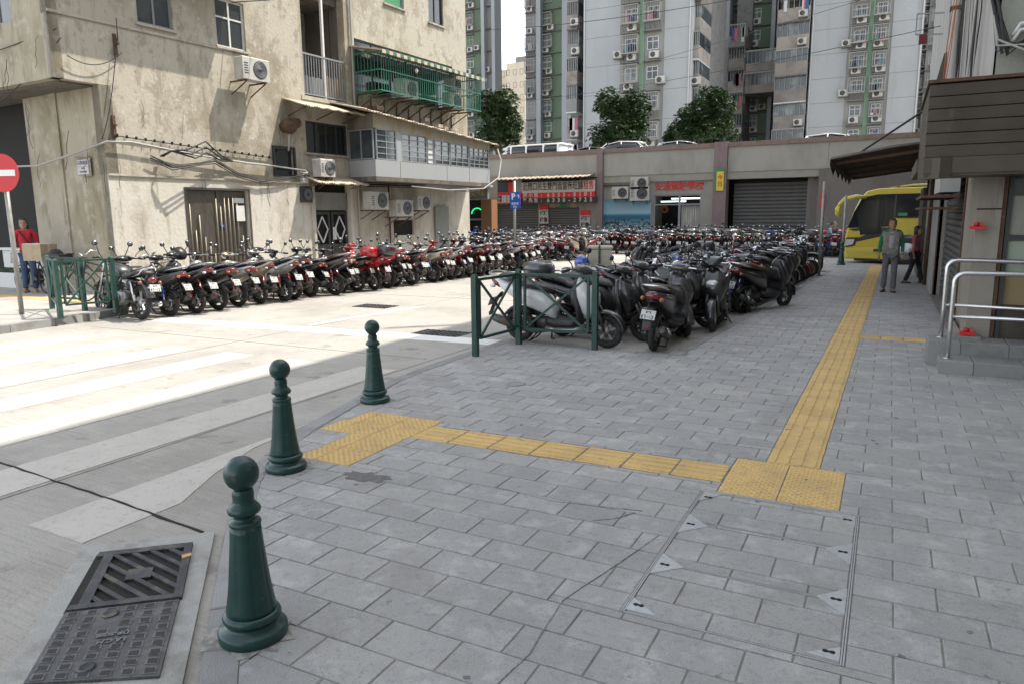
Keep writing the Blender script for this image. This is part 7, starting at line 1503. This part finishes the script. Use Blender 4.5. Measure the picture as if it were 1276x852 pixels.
fx = thing('planter', 'white foam box with small green plants at the foot of the dark shop recess', 'planter', (-18.1, 9.7, ZL)); obj('box', MB().prism([(-.42, -.2), (.42, -.2), (.42, .2), (-.42, .2)], 0, .34, .01), 'foam', fx); obj('soil', MB().box(-.37, .37, -.16, .16, .34, .348), 'pit', fx)
V, Fc = [], []
for k in range(120): a = rnd.uniform(0, 6.28); px_, py_ = rnd.uniform(-.36, .36), rnd.uniform(-.15, .15); o = len(V); l = rnd.uniform(.05, .12); V += [(px_, py_, .345), (px_+l*.6*math.cos(a)-.012, py_+l*.6*math.sin(a), .37+l*.5), (px_+l*math.cos(a), py_+l*math.sin(a), .36+l*.7), (px_+l*.6*math.cos(a)+.012, py_+l*.6*math.sin(a)+.01, .37+l*.5)]; Fc.append((o, o+1, o+2, o+3))
obj('plants', MB().add(V, Fc), 'leaf', fx, kind='stuff')
ctb = thing('counter', 'white and grey stall counter in the shade behind the no-entry pole', 'counter', (-18.4, 10.4, ZL)); obj('top', MB().box(-1.0, 1.0, -.3, .3, .82, .88), 'white_metal', ctb); obj('front', MB().box(-.95, .95, -.26, -.22, .4, .815), 'foam', ctb)
for x_ in (-.9, .9): obj('leg', MB().box(x_-.03, x_+.03, -.2, -.14, 0, .39), 'dark_metal', ctb)
# ================================================================ people
def skin_mesh(joints, edges, lv=2):
    names = list(joints); idx = {n: i for i, n in enumerate(names)}
    me = bpy.data.meshes.new('s'); me.from_pydata([joints[n][0] for n in names], [(idx[a], idx[b]) for a, b in edges], [])
    o = bpy.data.objects.new('s', me); COL.objects.link(o); o.modifiers.new('k', 'SKIN')
    for i, n in enumerate(names):
        r = joints[n][1]; me.skin_vertices[0].data[i].radius = r if isinstance(r, tuple) else (r, r)
        me.skin_vertices[0].data[i].use_root = (i == 0)
    s = o.modifiers.new('b', 'SUBSURF'); s.levels = lv; s.render_levels = lv
    bpy.context.view_layer.update(); dg = bpy.context.evaluated_depsgraph_get(); out = bpy.data.meshes.new_from_object(o.evaluated_get(dg)); bpy.data.objects.remove(o)
    for p in out.polygons: p.use_smooth = True
    return out
def sk(name, joints, edges, m, parent, lv=2):
    me = skin_mesh(joints, edges, lv); me.materials.clear(); me.materials.append(M[m] if isinstance(m, str) else m); me.name = name; return obj(name, me, None, parent)
M['skin'] = mat('skin', (.36, .20, .13), .55, layers=[((.30, .15, .10), 9, .45, .7, 1, .5)]); M['hair'] = mat('black_hair', (.018, .015, .013), .5); M['hair_grey'] = mat('greying_hair', (.05, .045, .042), .6); M['eye'] = mat('eye_dark', (.015, .012, .01), .2); M['lip'] = mat('lip', (.28, .10, .08), .5)
def fab(n, c, c2=None): return mat(n, c, .9, layers=[(c2 or tuple(q*.6 for q in c), 9, .45, .7, 1, .7)], bump=.3, bscale=60)
V3 = Vector
def head(parent, c, s, hair='hair', yaw=0., long=False):
    """c: head centre, faces -y before yaw"""
    h = thing if 0 else None
    Rz = Matrix.Rotation(yaw, 4, 'Z'); T = Matrix.Translation(c) @ Rz @ Matrix.Scale(s, 4)
    def o(n, mb, m, p=None): me = mb.mesh(n, M[m]); me.transform(T); return obj(n, me, None, p or parent)
    hd = MB().rings([[(a*math.cos(t)*w_, b+d*math.sin(t), z) for t in [2*math.pi*k/20 for k in range(20)]] for z, w_, d, b, a in
        ((-.125, .030, .035, -.035, 1), (-.112, .046, .055, -.032, 1), (-.085, .060, .075, -.018, 1), (-.05, .070, .088, -.008, 1), (-.01, .075, .096, 0, 1), (.03, .077, .099, .004, 1), (.07, .073, .094, .006, 1), (.10, .055, .073, .008, 1), (.118, .028, .038, .01, 1))])
    o('head', hd, 'skin'); o('nose', MB().ell((0, -.098, -.025), (.014, .020, .024), 10, 7), 'skin')
    for q in (-1, 1): o('ear', MB().ell((q*.077, .008, -.015), (.010, .02, .03), 8, 6), 'skin'); o('eye', MB().ell((q*.031, -.086, .008), (.013, .010, .006), 8, 5), 'eye'); o('eyebrow', MB().ell((q*.032, -.090, .030), (.018, .008, .004), 8, 5), hair)
    o('mouth', MB().ell((0, -.086, -.066), (.024, .010, .006), 10, 5), 'lip')
    if long:
        o('hair', MB().rings([[(w_*math.cos(t), b+d*math.sin(t), z) for t in [2*math.pi*k/18 for k in range(18)]] for z, w_, d, b in ((-.17, .085, .055, .055), (-.10, .100, .062, .05), (-.02, .096, .080, .035), (.04, .092, .098, .020), (.09, .080, .092, .014), (.122, .045, .055, .012), (.13, .01, .012, .012))]), hair)
    else:
        o('hair', MB().rings([[(w_*math.cos(t), b+d*math.sin(t), z) for t in [2*math.pi*k/18 for k in range(18)]] for z, w_, d, b in ((-.04, .074, .050, .052), (.01, .082, .070, .036), (.05, .082, .090, .018), (.085, .075, .092, .010), (.115, .045, .062, .010), (.13, .01, .012, .010))]), hair)
def hand(parent, wrist, down, palm_n, s, side):
    """relaxed hand: palm and five curled fingers"""
    d = V3(down).normalized(); n = V3(palm_n).normalized(); a = d.cross(n).normalized()*side; w0 = V3(wrist)
    J = {'w': (w0, .018*s), 'p': (w0+d*.045*s, (.022*s, .014*s)), 'k': (w0+d*.08*s, (.020*s, .012*s))}; E_ = [('w', 'p'), ('p', 'k')]
    for i, (o_, l) in enumerate(((.026, .062), (.009, .070), (-.009, .066), (-.026, .052))):
        b = w0+d*.082*s+a*o_*s; J['f%d' % i] = (b, .0085*s); J['g%d' % i] = (b+d*l*.5*s+n*.006*s, .0078*s); J['h%d' % i] = (b+d*l*.85*s+n*.026*s, .0068*s); E_ += [('k', 'f%d' % i), ('f%d' % i, 'g%d' % i), ('g%d' % i, 'h%d' % i)]
    J['t0'] = (w0+d*.03*s+a*.028*s, .010*s); J['t1'] = (w0+d*.062*s+a*.045*s+n*.012*s, .009*s); J['t2'] = (w0+d*.088*s+a*.042*s+n*.024*s, .0075*s); E_ += [('p', 't0'), ('t0', 't1'), ('t1', 't2')]
    return sk('hand', J, E_, 'skin', parent, 1)
def person(label, x, y, z, yaw, H_, pose, top, legs_, shoes, sleeve=None, hair='hair', long=False, vest=None, skirt=None, bag=None, group=None):
    t = thing('person', label, 'person', (x, y, z), yaw, group); s = H_/1.70
    P = {k: V3(v)*s for k, v in pose.items()}; q = lambda r: r*s
    body = {'pel': (P['pel'], (q(.13), q(.095))), 'wai': (P['wai'], (q(.115), q(.085))), 'che': (P['che'], (q(.14), q(.10))), 'sho': (P['sho'], (q(.10), q(.075))), 'nec': (P['nec'], q(.05)), 'hed': (P['hed']-V3((0, 0, q(.06))), q(.05))}
    E_ = [('pel', 'wai'), ('wai', 'che'), ('che', 'sho'), ('sho', 'nec'), ('nec', 'hed')]
    for S in 'lr':
        body.update({S+'s': (P[S+'s'], q(.05)), S+'e': (P[S+'e'], q(.038)), S+'w': (P[S+'w'], q(.025)), S+'h': (P[S+'h'], (q(.085), q(.085))), S+'k': (P[S+'k'], q(.05)), S+'a': (P[S+'a'], q(.035)), S+'t': (P[S+'t'], q(.03))})
        E_ += [('sho', S+'s'), (S+'s', S+'e'), (S+'e', S+'w'), ('pel', S+'h'), (S+'h', S+'k'), (S+'k', S+'a'), (S+'a', S+'t')]
    sk('body', body, E_, 'skin', t)
    g_ = 1.22
    up = {k: (v[0], tuple(u*g_ for u in v[1]) if isinstance(v[1], tuple) else v[1]*1.3) for k, v in body.items() if k in ('wai', 'che', 'sho', 'ls', 'le', 'rs', 're')}
    up['hem'] = (P['pel']+V3((0, 0, q(.02))), (q(.155), q(.115)))
    for S in 'lr': up[S+'c'] = (P[S+'e'].lerp(P[S+'w'], .85), q(.036))
    sk('jacket' if not vest else 'shirt', up, [('hem', 'wai'), ('wai', 'che'), ('che', 'sho'), ('sho', 'ls'), ('ls', 'le'), ('le', 'lc'), ('sho', 'rs'), ('rs', 're'), ('re', 'rc')], sleeve or top, t)
    if vest:
        tor = MB().loft([(0, 0, P['pel'].z-q(.10), q(.185), q(.125), 2.6), (0, 0, P['pel'].z+q(.02), q(.188), q(.128), 2.6), (0, 0, P['wai'].z, q(.180), q(.128), 2.6), (0, 0, P['che'].z, q(.192), q(.135), 2.6), (0, .0, P['che'].z+q(.10), q(.222), q(.120), 2.4), (0, 0, P['sho'].z+q(.01), q(.205), q(.082), 2.3), (0, 0, P['sho'].z+q(.055), q(.09), q(.06), 2.2)], 24, 'z')
        vs = {'hem': (P['pel']-V3((0, 0, q(.01))), (q(.185), q(.135))), 'wai': (P['wai'], (q(.165), q(.125))), 'che': (P['che'], (q(.185), q(.135))), 'sho': (P['sho']-V3((0, 0, q(.01))), (q(.165), q(.10)))}
        vs['l1'] = (P['ls']+V3((-q(.01), 0, -q(.01))), q(.092)); vs['r1'] = (P['rs']+V3((q(.01), 0, -q(.01))), q(.092))
        v_ = obj('vest', tor, vest, t)
        f = MB().loft([(0, -q(.125), P['pel'].z+q(.07), q(.045), q(.012), 3), (0, -q(.125), P['wai'].z, q(.052), q(.014), 3), (0, -q(.130), P['che'].z, q(.06), q(.014), 3), (0, -q(.085), P['sho'].z+q(.0), q(.045), q(.014), 3)], 12, 'z'); obj('shirt_front', f, top, t)
        for sx_ in (-1, 1):
            for zz in (.10, .30): obj('pocket', MB().box(sx_*q(.075), sx_*q(.14), -q(.138), -q(.11), P['pel'].z+q(zz-.06), P['pel'].z+q(zz+.04), q(.004)), vest, v_)
        obj('belt', MB().lathe([(q(.150), 0), (q(.152), q(.035))], (0, 0, P['pel'].z-q(.01)), 24), 'black', t).scale = (1, .78, 1)
    lg = {'pel': (P['pel']-V3((0, 0, q(.01))), (q(.148), q(.112)))}; le = []
    for S in 'lr':
        lg.update({S+'h': (P[S+'h'], (q(.092), q(.095))), S+'k': (P[S+'k'], q(.070)), S+'a': (P[S+'a']+V3((0, 0, -q(.012))), q(.066))}); le += [('pel', S+'h'), (S+'h', S+'k'), (S+'k', S+'a')]
    sk('trousers', lg, le, legs_, t)
    if skirt: obj('skirt', MB().rings([[(w_*s*math.cos(a), w_*.75*s*math.sin(a), z_*s) for a in [2*math.pi*k/24 for k in range(24)]] for z_, w_ in ((.62, .21), (.75, .195), (.9, .17), (1.0, .15))]), skirt, t)
    for S in 'lr':
        a = P[S+'a']; tt = P[S+'t']; d = (tt-a); d.z = 0; d.normalize() if d.length > 0 else None; zf = min(a.z, tt.z)-q(.045)
        mb = MB(); sd = V3((-d.y, d.x, 0)); rr = []
        for u, w_, h_ in ((-.10, .03, .04), (-.08, .046, .08), (-.01, .050, .095), (.06, .052, .072), (.12, .054, .055), (.175, .044, .042), (.195, .018, .02)):
            c = a+d*q(u); rr.append([tuple(V3((c.x, c.y, zf))+sd*q(w_)*math.cos(b)+V3((0, 0, q(h_)*max(0, (math.sin(b)+.15)/1.15 if math.sin(b) > -.15 else 0)))) for b in [2*math.pi*k/14 for k in range(14)]])
        mb.rings(rr); obj('shoe', mb, shoes, t)
    for S, sd_ in (('l', 1), ('r', -1)):
        d = (P[S+'w']-P[S+'e']).normalized(); hand(t, P[S+'w'], d+V3((0, -.15, -.3)), (-sd_*.8, -.5, 0), s, -sd_)
    head(t, tuple(P['hed']), s, hair, 0, long)
    if bag: bag(t, s, P)
    return t
def pose_walk(step=.16, arm=.1, bend=0.):
    return dict(pel=(0, 0, .95), wai=(0, 0, 1.08), che=(0, -bend*.5, 1.27), sho=(0, -bend, 1.42), nec=(0, -bend-.01, 1.48), hed=(0, -bend-.03, 1.60), ls=(.175, -bend, 1.40), rs=(-.175, -bend, 1.40), le=(.235, .03+arm*.4, 1.13), re=(-.235, .03-arm*.4, 1.13), lw=(.245, -.06-arm, .90), rw=(-.245, -.04+arm*.3, .88), lh=(.085, 0, .86), rh=(-.085, 0, .86), lk=(.095, -.04-step*.4, .48), rk=(-.10, .02+step*.2, .47), la=(.10, -step, .075), ra=(-.11, step, .075), lt=(.115, -step-.14, .04), rt=(-.13, step-.12, .045))
M['vest'] = fab('grey_vest', (.22, .21, .185), (.17, .16, .14)); M['teal_shirt'] = fab('green_sleeves', (.01, .16, .085)); M['pale_shirt'] = fab('lilac_shirt', (.36, .34, .36)); M['slacks'] = fab('grey_slacks', (.135, .13, .145)); M['red_jacket'] = fab('red_jacket', (.46, .02, .04)); M['jeans'] = fab('blue_jeans', (.06, .10, .19)); M['denim_sleeve'] = fab('navy_sleeve', (.03, .05, .12)); M['print_top'] = fab('red_print_top', (.30, .08, .08), (.32, .24, .22)); M['black_cloth'] = fab('black_cloth', (.02, .02, .022)); M['light_jacket'] = fab('light_blue_jacket', (.22, .32, .40))
person('grey-haired man in a grey vest over green sleeves walking beside the yellow strip', .06, 16.65, 0, .02, 1.46, pose_walk(.05, .02), 'pale_shirt', 'slacks', 'black', sleeve='teal_shirt', hair='hair_grey', vest='vest')
def sling(t, s, P): obj('sling_bag', MB().loft([(.22*s, -.06, .92*s, .05, .06, 3), (.30*s, -.06, .90*s, .045, .085, 3)], 12), 'black_cloth', t); obj('strap', MB().tube([(-.10*s, -.12*s, 1.44*s), (.05*s, -.155*s, 1.2*s), (.20*s, -.10*s, 1.0*s)], .012, 6), 'black_cloth', t)
person('woman in a red jacket and blue jeans standing beside the no-entry pole', -16.35, 9.05, ZL, R(52), 1.55, pose_walk(.04, .0), 'red_jacket', 'jeans', 'skin', sleeve=None, long=True, bag=sling)
person('woman in a red patterned top and dark skirt walking beside the bus', .56, 18.9, 0, R(75), 1.28, pose_walk(.20, .08), 'print_top', 'black_cloth', 'black', long=True, skirt='black_cloth')
sit = dict(pel=(0, .1, .62), wai=(0, .07, .74), che=(0, -.02, .92), sho=(0, -.10, 1.06), nec=(0, -.13, 1.12), hed=(0, -.17, 1.24), ls=(.17, -.10, 1.04), rs=(-.17, -.10, 1.04), le=(.22, -.18, .80), re=(-.22, -.18, .80), lw=(.16, -.40, .72), rw=(-.16, -.40, .72), lh=(.09, .06, .60), rh=(-.09, .06, .60), lk=(.13, -.34, .56), rk=(-.13, -.34, .56), la=(.13, -.32, .12), ra=(-.13, -.36, .12), lt=(.13, -.46, .08), rt=(-.13, -.50, .08))
person('person in a light blue jacket sitting on the blue barrier by the bus nose', -2.05, 30.6, .05, R(70), 1.55, sit, 'light_jacket', 'black_cloth', 'black')
br_ = thing('barrier', 'blue plastic covered barrier beside the bus nose behind the posts', 'barrier', (-1.6, 31.4, ZR)); obj('cover', MB().loft([(-1.0, 0, .28, .3, .24, 4), (-.5, 0, .36, .34, .34, 4), (.4, 0, .38, .34, .36, 4), (.9, 0, .3, .3, .26, 4)], 16), mat('blue_tarp', (.012, .07, .17), .6, bump=.6, bscale=6), br_); obj('plinth', MB().box(-1.4, 1.0, -.4, .4, -.05, .04), 'kerb', br_)
obj('seat_block', MB().box(-.75, -.35, -1.0, -.55, .0, .55), M['jeans'], br_)
gf = thing('railing', 'small green railing with crossed brace beside the seated person', 'railing', (-1.9, 29.6, ZR)); post(gf, (-1.0, 0)); post(gf, (.35, 0)); panel(gf, (-1.0, 0), (.35, 0))
# ================================================================ coach
M['bus_yellow'] = mat('bus_yellow', (.47, .37, .03), .25, coat=1, layers=[((.5, .46, .05), 2, .5, .75, 1, .4)]); M['bus_glass'] = mat('bus_glass', (.012, .015, .018), .06, spec=.35); M['bus_black'] = mat('bus_black', (.02, .02, .02), .3, coat=.5)
bus = thing('coach', 'bright yellow touring coach with dark windows and long yellow horn mirrors', 'bus', (-.86, 27.6, ZR), R(-24)); bus.scale = (.92, .92, .92)
# local: front at x=0 heading -x, body along +x; width along y (side facing camera at y=-1.05)
prof = [(-.0, .16), (-.06, .55), (-.06, .95), (.04, 1.35), (.20, 1.85), (.40, 2.30), (.62, 2.52), (1.0, 2.60), (8.6, 2.62), (8.8, 2.4), (8.85, .16)]
def side_prism(pr, y0, y1, z_in=0):
    n = len(pr); v = [(x, y0, z) for x, z in pr]+[(x, y1, z) for x, z in pr]; return MB().add(v, [tuple(range(n)), tuple(range(2*n-1, n-1, -1))]+[(i, n+i, n+(i+1) % n, (i+1) % n) for i in range(n)])
secs = []
mb = MB(); rr = []
for y, k in ((-1.05, .985), (-1.02, 1.0), (1.02, 1.0), (1.05, .985)): rr.append([(4.4+(x-4.4)*k, y, 1.45+(z-1.45)*k) for x, z in prof])
mb.rings(rr, True, False); obj('body', mb, 'bus_yellow', bus)
def flat(n, poly, m, y=-1.052, th=.012, p=None): return obj(n, side_prism(poly, y-th, y), m, p or bus)
flat('side_window', [(.02, 1.24), (1.55, 1.30), (1.60, 1.62), (8.5, 1.62), (8.5, 2.38), (1.0, 2.40), (.50, 2.30), (.22, 1.80)], 'bus_glass'); 
for x_ in (1.62, 3.2, 4.8, 6.4): flat('window_bar', [(x_, 1.63), (x_+.05, 1.63), (x_+.05, 2.37), (x_, 2.37)], 'bus_black', -1.066, .01)
flat('door', [(.30, .38), (1.30, .38), (1.30, 1.26), (.44, 1.24), (.10, 1.20)], 'bus_yellow', -1.053, .010); flat('door_window', [(.50, 1.0), (1.22, 1.05), (1.22, 2.2), (.62, 2.2), (.36, 1.72)], 'glass_dark', -1.068, .012)
flat('black_swoosh', [(.02, .70), (.5, .78), (1.5, 1.02), (1.55, 1.27), (.42, 1.24), (.06, 1.2), (.3, 1.12), (.9, 1.1), (.5, .92), (.02, .90)], 'bus_black', -1.064, .006)
flat('yellow_flash', [(.30, .95), (.95, 1.12), (.55, 1.15), (.16, 1.12)], 'bus_yellow', -1.071, .006)
obj('windscreen', MB().add([(-.075, -1.0, .98), (-.075, 1.0, .98), (.385, .98, 2.30), (.385, -.98, 2.30), (-.045, -1.0, .98), (-.045, 1.0, .98), (.41, .98, 2.28), (.41, -.98, 2.28)], [(0, 1, 2, 3), (7, 6, 5, 4), (0, 4, 5, 1), (1, 5, 6, 2), (2, 6, 7, 3), (3, 7, 4, 0)]), 'bus_glass', bus)
obj('headlight', MB().loft([(-.09, -.84, .68, .12, .07, 2.4), (.0, -.90, .70, .17, .11, 2.4), (.12, -.95, .71, .12, .10, 2.4)], 14), 'clear_lens', bus); obj('headlight', MB().loft([(-.09, .84, .68, .12, .07, 2.4), (.0, .90, .70, .17, .11, 2.4), (.12, .95, .71, .12, .10, 2.4)], 14), 'clear_lens', bus)
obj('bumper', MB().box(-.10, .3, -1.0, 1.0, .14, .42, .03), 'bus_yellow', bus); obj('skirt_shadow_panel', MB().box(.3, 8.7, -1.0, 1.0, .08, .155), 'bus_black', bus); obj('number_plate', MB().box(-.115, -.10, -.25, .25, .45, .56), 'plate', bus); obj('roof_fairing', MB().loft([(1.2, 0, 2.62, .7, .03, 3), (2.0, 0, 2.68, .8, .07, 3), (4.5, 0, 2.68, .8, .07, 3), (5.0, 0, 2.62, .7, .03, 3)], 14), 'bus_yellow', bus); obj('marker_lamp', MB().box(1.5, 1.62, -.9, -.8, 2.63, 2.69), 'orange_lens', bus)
for s in (-1, 1):
    m_ = obj('mirror_arm', MB().tube([(.62, s*1.0, 2.30), (.32, s*1.20, 2.34), (-.02, s*1.26, 2.26), (-.20, s*1.26, 2.08), (-.26, s*1.25, 1.88)], [.06, .085, .095, .09, .06], 10), 'bus_yellow', bus); obj('mirror_head', MB().loft([(-.24, s*1.24, 1.66, .07, .08, 3), (-.27, s*1.24, 1.74, .10, .11, 3), (-.27, s*1.24, 1.95, .10, .11, 3), (-.24, s*1.24, 2.05, .06, .07, 3)], 12, 'z'), 'bus_yellow', m_)
for x_ in (2.15, 6.9):
    for s in (-1, 1):
        flat_y = s*1.055; obj('wheel_arch', MB().lathe([(.56, 0), (.56, .02)], (x_, flat_y-.0 if s < 0 else flat_y-.02, .47), 24, 'y'), 'bus_black', bus)
        wh = obj('wheel', MB().lathe([(.30, -.10), (.44, -.12), (.46, -.08), (.46, .08), (.44, .12), (.30, .10)], (x_, s*.97, .46), 26, 'y'), 'rubber', bus); obj('rim', MB().lathe([(.30, 0), (.28, -.03*s*-1), (.14, .02*s), (.12, .06*s), (.001, .06*s)], (x_, s*1.085, .46), 22, 'y'), 'alu', wh)
flat('headlight', [(-.02, .60), (.26, .66), (.32, .84), (.02, .84)], 'clear_lens', -1.078, .012); flat('lamp_surround', [(-.03, .55), (.34, .62), (.40, .88), (.0, .90)], 'bus_black', -1.070, .008)
flat('side_vent', [(1.0, .42), (1.35, .42), (1.35, .52), (1.0, .52)], 'bus_black', -1.066, .006); flat('green_sticker', [(1.75, 1.66), (2.05, 1.66), (2.05, 1.76), (1.75, 1.76)], 'green_shade', -1.066, .004)
flat('panel_gap', [(1.32, .32), (1.335, .32), (1.335, 2.2), (1.32, 2.2)], 'bus_black', -1.067, .004); flat('panel_gap', [(3.2, .32), (3.212, .32), (3.212, 1.6), (3.2, 1.6)], 'bus_black', -1.056, .004)
flat('pantograph_strip', [(1.35, 1.58), (8.5, 1.58), (8.5, 1.63), (1.35, 1.63)], 'bus_black', -1.058, .004)
obj('crosswalk_board', MB().box(-2.6, -.6, -1.4, -1.1, .005, .02), 'white_paint', bus, label='white road panel by the coach nose')
